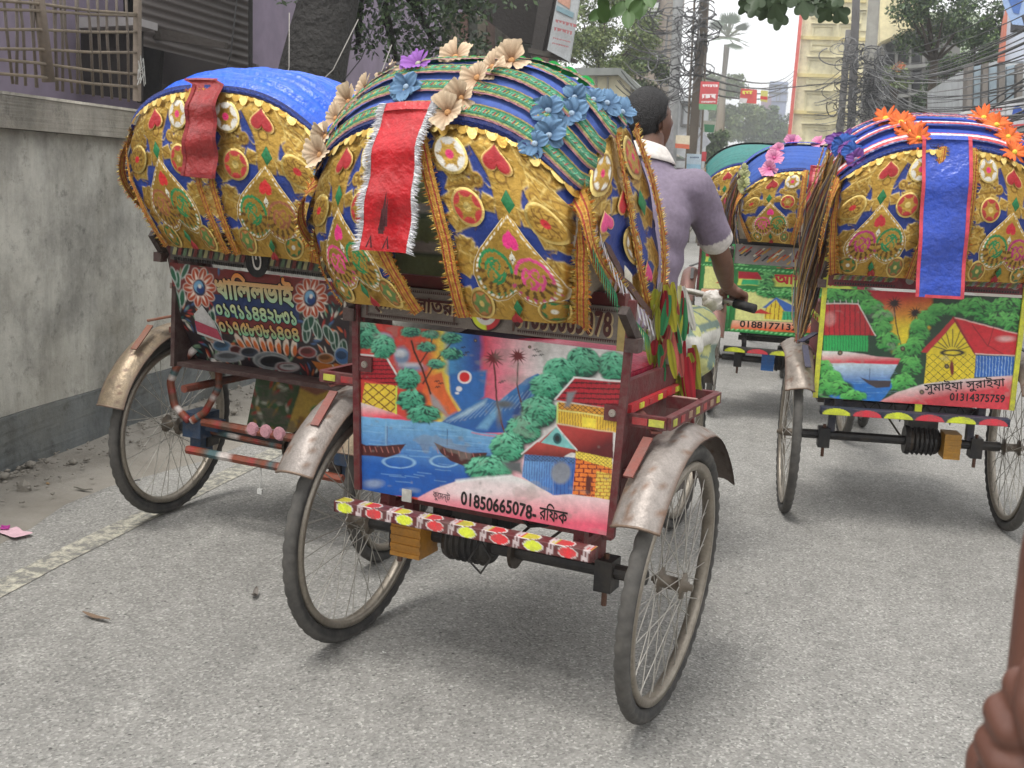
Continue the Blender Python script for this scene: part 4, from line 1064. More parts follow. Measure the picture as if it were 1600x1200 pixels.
    U, V = np.meshgrid(np.linspace(-1, 1, nu), np.linspace(0, 1, nt))
    rib = P['ribs']
    rs = np.random.RandomState(P['seed'])
    if P['pleat'] == 'plastic':
        off = -.010*np.abs(np.sin(V*26 + 1.2*np.sin(U*2.2))) - .006*np.abs(np.sin(V*47 + U*2)) + .003*np.sin(V*23 - U*7) + rs.rand(nt, nu)*.0012
    else:
        off = .007*np.abs(np.sin(V*rib*PI)) + .0025*np.sin(V*120 + U*6) + rs.rand(nt, nu)*.001
    cc = np.tile(np.array(col), (nt, nu, 1))
    mb = MB(); mb.grid(H.roof(U, V, off), cc); k.roof = mb.build('hood_roof', P['roofmat'], root, smooth=True)
    mb = MB()
    for i in range(rib + 1):
        t = i/rib; u = np.linspace(-1, 1, 40); p = H.roof(u, np.full(40, t), -.020); mb.tube(p, .006, 6, C(150, 130, 90))
    mb.build('hood_hoops', M_WOOD, root, smooth=True)
    # lining behind the back panels at the sides
    for e, g, mirror in ((P['left_in'], -1, True), (P['right_in'], 1, False)):
        qs = [0, .4, 1]
        def SP(p, q, off=0.0, e=e, g=g):
            p = np.asarray(p, float); q = np.asarray(q, float); inner = np.interp(q, qs, e); outer = np.interp(q, [0, .5, 1], P.get('outL' if g < 0 else 'outR', [.93, 1.0, 1.0]))*g
            if g < 0: uu = outer*(1-p) + inner*p
            else: uu = inner*(1-p) + outer*p
            return H.back(uu, np.asarray(q)*1.0, off)
        if g < 0: k.SL = SP
        else: k.SR = SP
        hp = hood_panel(SP, root, mirror, P['pal'], medallions=True, far=far)
        for side in (0.0, 1.0):
            trim_band('trim_band', SP, [(side, 1), (side, .8), (side, .6), (side, .4), (side, .2), (side, 0)], P.get('bandw', .034), P.get('band', BAND), root, .012, fr=0 if far else 160)
        trim_band('trim_band', SP, [(0, 1.0), (.5, 1.0), (1, 1.0)], .022, [C(24, 40, 110), C(40, 66, 150), C(24, 40, 110)], root, .012)
        if not far or True:
            # gold foil scallops below the roof edge
            mb = MB()
            for i in range(15):
                p0 = (i + .5)/15; a = np.linspace(0, PI, 7); pp = p0 + np.cos(a)*.042; qq = .972 - np.sin(a)*(.028 + .018*((i*7) % 3))
                pts = SP(np.append(pp, p0), np.append(qq, .965), .016); mb.add(pts, [(j, j+1, 7) for j in range(6)], GOLDL if i % 2 else GOLD)
            mb.build('foil_scallops', M_GOLD, root)
    # cream lining closing the gap between the back and the side panels
    for g in (1, -1):
        v = np.linspace(0, .95, 20); A_ = H._back(np.full(20, g*.97), v) + [-g*.012, .006, 0]; b_ = np.linspace(1, .03, 20); B_ = H._side(np.full(20, .06), b_, g) + [-g*.014, 0, 0]
        G = np.array([A_*(1-q) + B_*q for q in np.linspace(0, 1, 8)]); mb = MB(); mb.grid(G, P.get('lining', C(196, 184, 166))); mb.build('hood_lining', M_CLOTH, root, smooth=True)
    # side panels
    for g, SS in ((1, H.sideR), (-1, H.sideL)):
        if g == 1 and P.get('skip_right'): continue
        def SD(p, q, off=0.0, SS=SS): return SS(np.asarray(p, float), (1 - np.asarray(q, float))*.96, off)
        o_ = hood_panel(SD, root, g < 0, P['pal'], medallions=False, far=far); o_.name = 'side_panel'
        kw = dict(mirror=g < 0, base=.008)
        applique('star_medallion', SD, 25, 20, o_circle(16), c_star(C(218, 214, 204)), o_, nt=10, na=40, **kw)
        applique('star_medallion', SD, 76, 22, o_circle(15), c_star(C(190, 60, 60), GOLD), o_, nt=10, na=40, **kw)
        applique('heart_patch', SD, 48, 50, o_heart(10, True), c_flat(C(190, 34, 48), GOLDL), o_, nt=6, na=28, **kw)
        applique('diamond_patch', SD, 76, 52, o_diamond(7, 9), c_flat(C(24, 116, 66)), o_, nt=4, na=12, **kw)
        applique('heart_patch', SD, 22, 56, o_heart(9, True), c_flat(C(214, 70, 130), GOLDL), o_, nt=6, na=28, **kw)
        applique('star_medallion', SD, 50, 80, o_circle(14), c_star(C(218, 214, 204), GOLD, C(30, 120, 60)), o_, nt=10, na=40, **kw)
        applique('heart_patch', SD, 70, 100, o_heart(9, True), c_flat(C(214, 70, 130), GOLDL), o_, nt=6, na=28, **kw)
        applique('diamond_patch', SD, 30, 100, o_diamond(7, 9), c_flat(C(220, 214, 200)), o_, nt=4, na=12, **kw)
        for pp, wd in ((0, .040), (.5, .02), (1, .03)):
            trim_band('trim_band', SD, [(pp, 1), (pp, .75), (pp, .5), (pp, .25), (pp, 0)], wd, P.get('sideband', BAND), root, .014, fr=0 if far else 260)
    return k
def plane_hit(u, v, p0, n):
    d = ray(u, v); o = np.array([0, 0, CAM_H]); return o + d*np.dot(p0 - o, n)/np.dot(d, n)
def hanging_flap(k, x0, x1, ztop_t, zlow, col, edge, xl0, xl1, name='rear_flap', wave=.006, top_off=.030, mat=None, fringe_cols=None, streaks=None):
    """strip hung over the roof edge: starts on the roof, drops straight behind the hood"""
    H = k.H; uc = (x0 + x1)/2
    n1 = 8; ts = np.linspace(ztop_t, 0.0, n1); rows = []
    W = np.linspace(0, 1, 17)
    for t in ts:
        u = (x0 - H.x0 + (x1 - x0)*W)/(.40*H.w); rows.append(H.roof(u, np.full(17, t), top_off))
    last = rows[-1]; nz = 26
    ymin = H._back(np.zeros(1), np.array([.6]))[0, 1] - .034
    for i in range(1, nz + 1):
        q = i/nz; xa = x0*(1-q) + xl0*q; xb_ = x1*(1-q) + xl1*q
        x = xa + (xb_ - xa)*W; z = last[:, 2]*(1-q) + zlow*q
        prof = last[:, 1]*(1 - min(1, q*3.5)) + ymin*min(1, q*3.5) + .02*max(0, q-.6)
        y = prof + wave*np.sin(W*4 + q*5) + wave*.8*np.sin(q*17 + W) - .006
        rows.append(np.stack([x, y, z], -1))
    G = np.array(rows); cc = np.tile(np.array(col), G.shape[:2] + (1,))
    if streaks is not None: cc[..., :3] *= streaks(G)[..., None]
    mb = MB(); mb.grid(G, cc); f = mb.build(name, mat or M_SATIN, k.root, smooth=True)
    mb = MB()
    for j, g in ((0, -1), (16, 1)):
        Pth = G[:, j]; A = np.tile(np.array([1., 0, 0]), (len(Pth), 1))
        if fringe_cols:
            fringe(mb, Pth, np.tile(np.array([g*1.0, -.2, -.25]), (len(Pth), 1)), 900, .018, fringe_cols, .0022, 3 + j, .7)
        else: ribbon(mb, Pth + [0, -.003, 0], A, .014, [edge], .0)
    if not fringe_cols: ribbon(mb, np.stack([np.linspace(G[-1, 0, 0], G[-1, -1, 0], 9), np.full(9, G[-1, :, 1].mean() - .006), np.full(9, G[-1, 0, 2] + .004)], -1), np.tile(np.array([0, 0, 1.]), (9, 1)), .012, [edge])
    mb.build('flap_edging', M_CLOTH, f)
    return f
HAZE = .0022
# ------------------------------------------------------------------ setting: ground, road, wall
def asphalt():
    m, nt, p = nodemat('asphalt')
    tc = nt.nodes.new('ShaderNodeTexCoord')
    big = ramp(nt, noise(nt, .55, 8, .68, vec=tc.outputs['Object']), [(.3, (.20, .194, .18)), (.7, (.285, .277, .258))])
    mid = ramp(nt, noise(nt, 9, 4, .7, vec=tc.outputs['Object']), [(.3, .86), (.7, 1.1)])
    c = mix(nt, 1.0, big, mid, 'MULTIPLY')
    v = N(nt, 'ShaderNodeTexVoronoi', feature='F1'); v.inputs['Scale'].default_value = 150; nt.links.new(tc.outputs['Object'], v.inputs['Vector'])
    sp = ramp(nt, v.outputs['Color'], [(.0, .45), (.3, .85), (.7, 1.08), (1, 1.8)])
    c = mix(nt, 1.0, c, sp, 'MULTIPLY')
    v2 = N(nt, 'ShaderNodeTexVoronoi', feature='F1'); v2.inputs['Scale'].default_value = 34; nt.links.new(tc.outputs['Object'], v2.inputs['Vector'])
    near = ramp(nt, v2.outputs['Distance'], [(.12, 1), (.24, 0)])
    sel = ramp(nt, v2.outputs['Color'], [(.70, 0), (.74, .6)])
    f = mix(nt, 1.0, near, sel, 'MULTIPLY')
    c = mix(nt, f, c, (.46, .45, .43))
    v3 = N(nt, 'ShaderNodeTexVoronoi', feature='F1'); v3.inputs['Scale'].default_value = 50; nt.links.new(tc.outputs['Object'], v3.inputs['Vector'])
    f3 = mix(nt, 1.0, ramp(nt, v3.outputs['Distance'], [(.15, 1), (.3, 0)]), ramp(nt, v3.outputs['Color'], [(.80, 0), (.84, .9)]), 'MULTIPLY')
    c = mix(nt, f3, c, (.045, .042, .04))
    mp = N(nt, 'ShaderNodeMapping'); mp.inputs['Scale'].default_value = (2.4, .12, 1); nt.links.new(tc.outputs['Object'], mp.inputs['Vector'])
    c = mix(nt, 1.0, c, ramp(nt, noise(nt, 1.0, 4, .6, vec=mp.outputs[0]), [(.3, .84), (.7, 1.1)]), 'MULTIPLY')
    oil = ramp(nt, noise(nt, 1.7, 6, .7, vec=tc.outputs['Object']), [(.62, 0), (.78, .45)]); c = mix(nt, oil, c, (.11, .105, .10))
    nt.links.new(c, p.inputs['Base Color']); p.inputs['Roughness'].default_value = .82
    b = bump(nt, p, v.outputs['Distance'], .55, .004)
    bump(nt, p, noise(nt, 220, 3, .6, vec=tc.outputs['Object']), .4, .003, b)
    return m
M_ROAD = asphalt()
M_DIRT = plain('roadside_dirt', (.20, .18, .15), (.33, .305, .265), 2.2, .95, .8, .012, 60)
M_GROUND = plain('ground_dust', (.16, .145, .12), (.24, .22, .19), .4, .95, .5, .02, 12)
def sheet(name, pts, z, mat, kind='structure'):
    mb = MB(); mb.add([(x, y, z) for x, y in pts], [tuple(range(len(pts)))]); return tag(mb.build(name, mat), kind=kind)
sheet('ground', [(-300, -60), (300, -60), (300, 600), (-300, 600)], 0, M_GROUND)
sheet('road', [(-2.85, -8), (3.6, -8), (3.6, 150), (-2.85, 150)], .004, M_ROAD)
rs = np.random.RandomState(2)
ys = np.linspace(-3, 24, 90); ex = -2.56 + .10*np.sin(ys*1.3) + .05*np.sin(ys*4.1) + rs.randn(90)*.012
U = np.linspace(0, 1, 8)
G = np.array([[(-3.2 + (e + 3.2)*u, y, .0085 + .05*(1-u)**3 + .003*rs.rand()*(u < .95) - .004*(u == 1)) for u in U] for y, e in zip(ys, ex)])
mb = MB(); mb.grid(G, C(150, 140, 128)); tag(mb.build('roadside_verge', M_DIRT), kind='structure')
def paint_mat():
    m, nt, p = nodemat('worn_road_paint')
    tc = nt.nodes.new('ShaderNodeTexCoord')
    f = ramp(nt, noise(nt, 26, 8, .75, vec=tc.outputs['Object']), [(.44, 0), (.60, 1)])
    c = mix(nt, f, (.17, .165, .15), (.46, .435, .35)); 
    c = mix(nt, 1.0, c, ramp(nt, noise(nt, 130, 2, .6, vec=tc.outputs['Object']), [(.3, .8), (.7, 1.1)]), 'MULTIPLY')
    nt.links.new(c, p.inputs['Base Color']); p.inputs['Roughness'].default_value = .85
    bump(nt, p, noise(nt, 150, 3, .6), .5, .003); return m
ys = np.linspace(.5, 60, 400); xc = -2.335 + .06*np.clip((ys - 3.5)/2, 0, 1); 
w_ = .048 + rs.rand(400)*.008
G = np.stack([np.stack([xc - w_, ys, 0*ys + .0066], -1), np.stack([xc + w_ + rs.rand(400)*.006, ys, 0*ys + .0066], -1)], 1)
mb = MB(); mb.grid(G, WHITE); tag(mb.build('edge_line', paint_mat()), kind='structure')

def wall_mat():
    m, nt, p = nodemat('stained_concrete')
    tc = nt.nodes.new('ShaderNodeTexCoord'); a = N(nt, 'ShaderNodeAttribute', attribute_name='Col')
    mp = N(nt, 'ShaderNodeMapping'); mp.inputs['Scale'].default_value = (1, 3.2, .5); nt.links.new(tc.outputs['Object'], mp.inputs['Vector'])
    st = ramp(nt, noise(nt, 1.6, 8, .7, vec=mp.outputs[0]), [(.36, .30), (.58, 1.10)])
    bl = ramp(nt, noise(nt, 1.1, 9, .72, vec=tc.outputs['Object']), [(.40, .48), (.56, 1.08)])
    sp = ramp(nt, noise(nt, 14, 8, .8, vec=tc.outputs['Object']), [(.34, .40), (.46, 1.0)])
    c = mix(nt, .38, a.outputs['Color'], st, 'MULTIPLY'); c = mix(nt, .85, c, bl, 'MULTIPLY'); c = mix(nt, .7, c, sp, 'MULTIPLY')
    wm = ramp(nt, noise(nt, 2.3, 5, .6, vec=tc.outputs['Object']), [(.45, 0), (.75, .35)]); c = mix(nt, wm, c, (.17, .15, .10))
    nt.links.new(c, p.inputs['Base Color']); p.inputs['Roughness'].default_value = .92
    b = bump(nt, p, noise(nt, 5, 8, .7), .35, .03); bump(nt, p, noise(nt, 70, 4, .7), .3, .004, b); return m
M_WALL = wall_mat()
wall = empty('concrete_wall', (-3.2, 0, 0)); tag(wall, 'long stained concrete wall with a dark painted base beside the road', 'wall')
def gx(name, y0, y1, z0, z1, x, thick, col, par, mat=None, ny=60, nz=20, wob=.006, seed=1):
    """slab running along the road, its face wobbling slightly; parts sit relative to par"""
    r = np.random.RandomState(seed); Y, Z = np.meshgrid(np.linspace(y0, y1, ny), np.linspace(z0, z1, nz), indexing='ij')
    X = x + wob*np.sin(Y*2.1 + Z*3) + wob*.6*np.sin(Y*7 - Z*5) + r.randn(ny, nz)*wob*.08
    mb = MB(); mb.grid(np.stack([X, Y, Z], -1), col); mb.grid(np.stack([X*0 + x - thick, Y, Z], -1), col)
    for zz, k in ((z0, 0), (z1, -1)): mb.grid(np.stack([np.stack([X[:, k], Y[:, k], Z[:, k]], -1), np.stack([X[:, k]*0 + x - thick, Y[:, k], Z[:, k]], -1)], 0), col)
    for k in (0, -1): mb.grid(np.stack([np.stack([X[k], Y[k], Z[k]], -1), np.stack([X[k]*0 + x - thick, Y[k], Z[k]], -1)], 0), col)
    o = mb.build(name, mat or M_WALL, smooth=False)
    if par: o.parent = par; o.matrix_parent_inverse = par.matrix_basis.inverted() if False else Matrix.Translation(-par.location)
    return o
gx('wall_face', -2, 13, .29, 1.52, -3.13, .2, C(176, 174, 165), wall, wob=.008)
gx('painted_base', -2, 13, -.02, .288, -3.115, .22, C(104, 108, 108), wall, wob=.010, seed=3)
gx('coping', -2, 13, 1.522, 1.655, -3.06, .30, C(150, 145, 134), wall, wob=.006, seed=5)
mb = MB(C(196, 190, 176)); mb.box((-3.2 + .0, 5.5, 1.662), (.30, 15, .012)); o = mb.build('coping_cap', M_WALL, wall); o.matrix_parent_inverse = Matrix.Translation((3.2, 0, 0))
# rubble along the wall foot
mb = MB()
ico = [(0,0,1),(.9,0,.4),(.3,.85,.4),(-.7,.5,.4),(-.7,-.5,.4),(.3,-.85,.4),(.7,.5,-.4),(-.3,.85,-.4),(-.9,0,-.4),(-.3,-.85,-.4),(.7,-.5,-.4),(0,0,-1)]
icf = [(0,1,2),(0,2,3),(0,3,4),(0,4,5),(0,5,1),(1,6,2),(2,7,3),(3,8,4),(4,9,5),(5,10,1),(6,7,2),(7,8,3),(8,9,4),(9,10,5),(10,6,1),(11,7,6),(11,8,7),(11,9,8),(11,10,9),(11,6,10)]
ICO = np.array(ico)
for i in range(900):
    y = rs.uniform(1.5, 11); x = -3.11 + abs(rs.randn())*.13; s_ = rs.uniform(.003, .013) if rs.rand() < .97 else rs.uniform(.015, .03); g = rs.uniform(90, 175)
    mb.add(ICO*s_*(.7 + .6*rs.rand(12, 1))*np.array([1, 1.2, .6]) + [x, y, .035 + .02*(x < -3.0)], icf, C(g, g*.95, g*.88))
tag(mb.build('gravel', M_DIRT), kind='stuff')

# ------------------------------------------------------------------ behind the wall
def slab(name, pts, Y, thick, col, mat, parent=None, rel=None):
    """upright flat piece with its outline given in the photograph's pixels at distance Y"""
    P0 = np.array([at(u, v, Y) for u, v in pts]); n = len(P0); P1 = P0 + [0, thick, 0]
    mb = MB(col); fs = [tuple(range(n)), tuple(range(2*n - 1, n - 1, -1))] + [(i, n + i, n + (i+1) % n, (i+1) % n) for i in range(n)]
    mb.add(np.concatenate([P0, P1]), fs); o = mb.build(name, mat)
    if parent: o.parent = parent; o.matrix_parent_inverse = Matrix.Translation(-Vector(parent.location))
    return o
def adopt(o, parent):
    o.parent = parent; o.matrix_parent_inverse = Matrix.Translation(-Vector(parent.location)); return o
gf = empty('bar_grille', (-3.15, 5.0, 1.67)); tag(gf, 'rusty bar grille with a bamboo pole standing on the concrete wall', 'grille')
X0 = -3.17
def onw(u, v, X=X0): return atx(u, v, X)
for i, (ub, ut) in enumerate(((20, 3), (26, 24), (40, 26), (58, 44), (57, 55), (89, 82), (90, 86), (98, 92), (113, 99), (121, 117), (130, 120), (146, 134), (160, 150), (175, 166), (188, 181), (201, 195))):
    a, b = onw(ub, 128 + ub*.155), onw(ut, -40); mb = MB(C(84, 74, 64, .1)); mb.tube([a, (a + b)/2 + rs.randn(3)*.006, b], .0068, 6); adopt(mb.build('bar', M_WORN, smooth=True), gf)
for va, vb in ((-2, 22), (46, 50), (76, 82), (90, 116), (14, 24), (112, 136)):
    a, b = onw(-40, va), onw(214, vb); mb = MB(C(120, 108, 92)); mb.tube([a, (a*2 + b)/3 + [.01, 0, .004], (a + b*2)/3 - [0, 0, .004], b], .0075, 6); adopt(mb.build('rail', M_WOOD, smooth=True), gf)
mb = MB(C(104, 92, 80)); mb.tube([onw(76, 128), onw(68, 60), onw(57, -30)], [.030, .027, .026], 10); adopt(mb.build('bamboo_pole', M_WOOD, smooth=True), gf)
mb = MB(C(120, 108, 96)); mb.beam(onw(214, 158), onw(215, -30), .03, .03); adopt(mb.build('end_post', M_WOOD), gf)
mb = MB(C(190, 190, 186))
for i in range(7):
    c0 = onw(218, 112, -3.15); a = i*.9; mb.tube([c0, c0 + [.01, .03*math.cos(a), .03 - .05*math.sin(a)], c0 + [.01, .04*math.cos(a + 1), -.05*abs(math.sin(a)) - .02]], .0025, 4)
adopt(mb.build('wire_tie', M_METAL), gf)

LB = empty('lilac_building', (-5.4, 12, 0)); tag(LB, 'lilac plastered building behind the concrete wall', 'building')
mb = MB(C(128, 116, 134)); mb.box((-7.2, 6.9, 2.6), (4, 3.4, 5.2)); adopt(mb.build('wall', M_PLASTER), LB)
mb = MB(C(128, 116, 134)); mb.box((-7.2, 15.6, 2.6), (4, 11.4, 5.2)); mb.box((-7.2, 9.25, 4.2), (4, 1.3, 2.0)); mb.box((-7.2, 9.25, 1.0), (4, 1.3, 2.0)); adopt(mb.build('wall', M_PLASTER), LB)
mb = MB(C(34, 30, 32)); mb.box((-6.0, 9.25, 2.6), (.3, 1.3, 1.2)); adopt(mb.build('shutter', M_WOOD), LB)
mb = MB(C(70, 60, 56)); 
for z in (2.05, 3.15): mb.box((-5.22, 9.25, z), (.1, 1.36, .06))
adopt(mb.build('window_frame', M_WOOD), LB)
slab('dark_window', [(126, 46), (213, 40), (213, 156), (128, 146)], 7.9, .1, C(38, 32, 32), M_WOOD, LB)
slab('lintel', [(118, 26), (213, 27), (213, 39), (118, 44)], 7.7, .3, C(150, 146, 146), M_PLASTER, LB)
# tin shed with its corrugations
TS = empty('tin_shed', (-4.6, 9.2, 0)); tag(TS, 'dark corrugated tin shed leaning behind the wall and blue hood', 'shed')
def corr(name, p00, p10, p01, n, amp, col, parent, ny=6):
    p00, p10, p01 = map(np.array, (p00, p10, p01)); nx = n*6 + 1; U_, V_ = np.meshgrid(np.linspace(0, 1, nx), np.linspace(0, 1, ny))
    nn = np.cross(p10 - p00, p01 - p00); nn /= np.linalg.norm(nn)
    G_ = p00 + U_[..., None]*(p10 - p00) + V_[..., None]*(p01 - p00) + nn*(amp*np.sin(U_*n*2*PI))[..., None]
    mb = MB(); mb.grid(G_, col); mb.grid(G_ + nn*.004, col); return adopt(mb.build(name, M_WORN, smooth=True), parent)
TIN = C(92, 86, 84, .15)
corr('tin_sheet', at(215, 70, 8.0), at(215, -60, 8.0), at(392, 112, 9.6), 9, .012, TIN, TS)
slab('cement_panel', [(252, 78), (310, 76), (400, 100), (400, 190), (240, 190)], 9.7, .06, C(104, 98, 96), M_PLASTER, TS)
slab('gutter_board', [(215, 46), (240, 42), (352, 66), (352, 76), (250, 62), (215, 60)], 8.2, .05, C(60, 54, 50), M_WOOD, TS)
slab('end_board', [(388, -20), (391, -20), (391, 120), (388, 120)], 9.4, .05, C(40, 36, 36), M_WOOD, TS)
slab('dark_opening', [(214, 40), (252, 70), (246, 170), (214, 160)], 8.6, .05, C(30, 28, 28), M_WOOD, TS)

# leaves: many small faces; crown made of clumps
def leaf_cloud(mb, clumps, n, size, cols, seed=1, flat=.5):
    r = np.random.RandomState(seed); cols = np.array(cols)
    w = np.array([c[3]**2 for c in clumps]); w = w/w.sum(); idx = r.choice(len(clumps), n, p=w); cl = np.array(clumps)[idx]
    d = r.randn(n, 3); d /= np.linalg.norm(d, axis=1)[:, None]; rad = r.rand(n)**(1/2.2)
    p = cl[:, :3] + d*rad[:, None]*cl[:, 3:4]*np.array([1, 1, .8])
    a = r.randn(n, 3); a /= np.linalg.norm(a, axis=1)[:, None]; b = np.cross(a, r.randn(n, 3)); b /= np.linalg.norm(b, axis=1)[:, None]
    s_ = size*(.6 + .8*r.rand(n))[:, None]
    q = np.stack([p - a*s_, p + b*s_*flat, p + a*s_, p - b*s_*flat], 1).reshape(-1, 3)
    c = cols[r.randint(len(cols), size=n)]*(.65 + .7*r.rand(n))[:, None]; c[:, 3] = 0
    f = np.arange(n*4).reshape(n, 4); mb.add(q, f.tolist(), np.repeat(c, 4, 0))
def mk_clumps(c, R, n, r, seed=1):
    rr = np.random.RandomState(seed); out = []
    for i in range(n):
        d = rr.randn(3); d /= np.linalg.norm(d); q = rr.rand()**.4
        out.append((c[0] + d[0]*R[0]*q, c[1] + d[1]*R[1]*q, c[2] + d[2]*R[2]*q, r*(.55 + .8*rr.rand())))
    return out
LG = [(.055, .10, .03, 0), (.08, .135, .035, 0), (.11, .165, .05, 0), (.04, .07, .03, 0)]
LY = [(.12, .17, .05, 0), (.16, .21, .06, 0), (.09, .14, .04, 0), (.19, .23, .08, 0)]
LD = [(.03, .055, .03, 0), (.045, .075, .035, 0), (.06, .095, .04, 0)]
def tree(label, base, trunk_pts, trunk_r, clumps, n, size, cols, seed=1, name='tree', group=None, tcol=C(74, 64, 54)):
    t = empty(name, tuple(base)); tag(t, label, 'tree', group)
    mb = MB(tcol); mb.tube(trunk_pts, trunk_r, 12)
    top = np.array(trunk_pts[-1]); r = random.Random(seed)
    for c in r.sample(clumps, min(len(clumps), 9)):
        c = np.array(c[:3]); m_ = top*.45 + c*.55 + [0, 0, -.05*np.linalg.norm(c - top)]; rr = (trunk_r[-1] if not np.isscalar(trunk_r) else trunk_r)
        mb.tube([top - [0, 0, .05], m_, c], [rr*.6, rr*.35, rr*.12], 6)
    adopt(mb.build('trunk', M_BARK, smooth=True), t)
    mb = MB(); leaf_cloud(mb, clumps, n, size, cols, seed); adopt(mb.build('crown', M_LEAF), t)
    return t
# big dark tree behind the wall
b0 = at(478, 250, 8.6); b0[2] = 0
cl = [tuple(at(u, v, 9.2 + dy)) + (r,) for u, v, dy, r in ((560, 30, 0, .22), (600, 60, .3, .24), (640, 45, .5, .26), (600, 10, 0, .2), (680, 70, .8, .25), (720, 60, 1, .24), (650, 80, .6, .2), (700, 20, .9, .25), (760, 75, 1.2, .18), (740, 5, 1, .25), (560, 70, .2, .16), (620, 95, .5, .12), (700, 95, .9, .12), (545, 5, 0, .2), (660, 5, .4, .3), (640, -60, .3, .6), (500, -120, 0, .9), (760, -80, .6, .7), (420, -160, .2, .8))]
tree('dark leaning tree with a thick trunk behind the concrete wall', b0, [b0, at(476, 172, 8.6), at(500, 60, 8.7), at(530, -60, 8.9), at(560, -200, 9)], [.34, .29, .25, .22, .17], cl, 9000, .028, LD + [(.06, .10, .035, 0)], 3, tcol=C(40, 38, 36))
for i, (a_, b_) in enumerate((((432, 170), (452, 20)), ((330, 170), (372, -20)), ((462, 165), (560, 30)), ((510, 160), (600, 0)), ((540, 190), (612, 70)))):
    mb = MB(C(150, 146, 140) if i % 2 == 0 else C(26, 26, 28)); A_, B_ = at(*a_, 8.0), at(*b_, 8.2); mb.tube([A_, (A_ + B_)/2 + [0.05, 0, -.05], B_], .004, 5)
    tag(mb.build('hanging_wire', M_WIRE, smooth=True), ['pale wire hanging leftmost across the dark trunk', 'black wire hanging above the blue hood left of the trunk', 'pale wire slanting over the middle of the trunk', 'black wire slanting right of the trunk', 'pale wire rightmost beside the trunk'][i], 'wire', 'wires hanging by the tree')
# wooden shack with planks
SH = empty('wooden_shack', tuple(at(780, 250, 12)*np.array([1, 1, 0]))); tag(SH, 'old wooden shack with grey and pinkish planks behind the near hood', 'shack')
pk = [C(106, 104, 98), C(126, 118, 110), C(140, 112, 104), C(96, 100, 94), C(130, 124, 112), C(112, 96, 90)]
for i in range(13):
    u = 690 + i*14; v = 18 + max(0, i - 3)*5.2; slab('plank', [(u, v), (u + 13, v + 5), (u + 13, 560), (u, 560)], 12.3 + .02*(i % 2), .04, pk[i % 6], M_WOOD, SH)
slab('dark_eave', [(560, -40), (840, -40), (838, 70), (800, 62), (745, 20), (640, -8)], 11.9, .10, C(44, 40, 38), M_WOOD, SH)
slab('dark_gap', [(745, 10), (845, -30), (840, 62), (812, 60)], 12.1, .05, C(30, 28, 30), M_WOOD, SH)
slab('corner_post', [(848, -30), (870, -30), (846, 84), (828, 84)], 11.7, .14, C(66, 62, 60), M_WOOD, SH)
slab('corner_post', [(872, -30), (880, -30), (853, 84), (848, 84)], 11.75, .12, C(76, 70, 68), M_WOOD, SH)
slab('shelf_board', [(826, 74), (900, 92), (898, 97), (824, 82)], 11.6, .16, C(84, 80, 74), M_WOOD, SH)
for i in range(3): slab('plank', [(830 + i*14, 83 + i*3), (843 + i*14, 86 + i*3), (840 + i*13, 560), (828 + i*13, 560)], 12.0, .04, pk[(i + 1) % 6], M_WOOD, SH)
def marks(o_, Y, rows, col, seed=1, hh=3):
    """unreadably small printed lines: rows of (u0, u1, v, slope)"""
    r = np.random.RandomState(seed); mb = MB(col)
    for (u0, u1, v, sl, h_) in rows:
        u = u0
        while u < u1:
            w_ = h_*(.35 + .5*r.rand()); vv = v + (u - u0)*sl; P_ = [at(u, vv, Y), at(u + w_, vv + w_*sl, Y), at(u + w_, vv + h_*(.6 + .4*r.rand()), Y), at(u, vv + h_*(.5 + .5*r.rand()), Y)]
            mb.add(P_, [(0, 1, 2, 3)]); u += w_ + h_*.28
        P_ = [at(u0, v, Y - .002), at(u1, v + (u1 - u0)*sl, Y - .002), at(u1, v + (u1 - u0)*sl + h_*.18, Y - .002), at(u0, v + h_*.18, Y - .002)]; mb.add(P_, [(0, 1, 2, 3)])
    o = mb.build('lettering', M_LETTER); return adopt(o, o_)
def sign(name, label, pts, Y, col, cat='sign', thick=.03, rows=None, mcol=None, extra=None, group=None, back=True):
    c = at(*np.mean(np.array(pts), 0), Y); e = empty(name, tuple(c)); tag(e, label, cat, group)
    slab('panel', pts, Y, thick, col, M_PAINT, e)
    if extra:
        for i, (pp, cc_) in enumerate(extra): slab('colour_field', pp, Y - .006 - .004*i, .004, cc_, M_PAINT, e)
    if rows: marks(e, Y - .06, rows, mcol)
    return e
sign('signboard', 'tall grey signboard with faded red writing fixed to the wooden shack post', [(872, -10), (906, -12), (889, 96), (855, 78)], 11.5, C(178, 182, 184), thick=.08, rows=[(868, 896, 30, .25, 7), (866, 894, 42, .25, 7), (864, 890, 58, .25, 3), (863, 888, 66, .25, 3)], mcol=C(176, 110, 112), extra=[([(874, -10), (893, -11), (890, 14), (871, 2)], C(196, 150, 130)), ([(870, 8), (897, 20), (895, 28), (869, 16)], C(130, 160, 170))])
sign('poster', 'small red and white poster with two orange bars under the grey signboard', [(870, 98), (903, 112), (896, 140), (866, 128)], 11.5, C(206, 204, 204), 'poster', .02, extra=[([(871, 102), (880, 106), (877, 129), (868, 126)], C(206, 70, 60)), ([(886, 110), (896, 114), (892, 136), (882, 132)], C(206, 70, 60)), ([(873, 108), (878, 110), (876, 128), (871, 126)], C(226, 150, 80)), ([(888, 116), (893, 118), (890, 135), (885, 132)], C(226, 150, 80))])
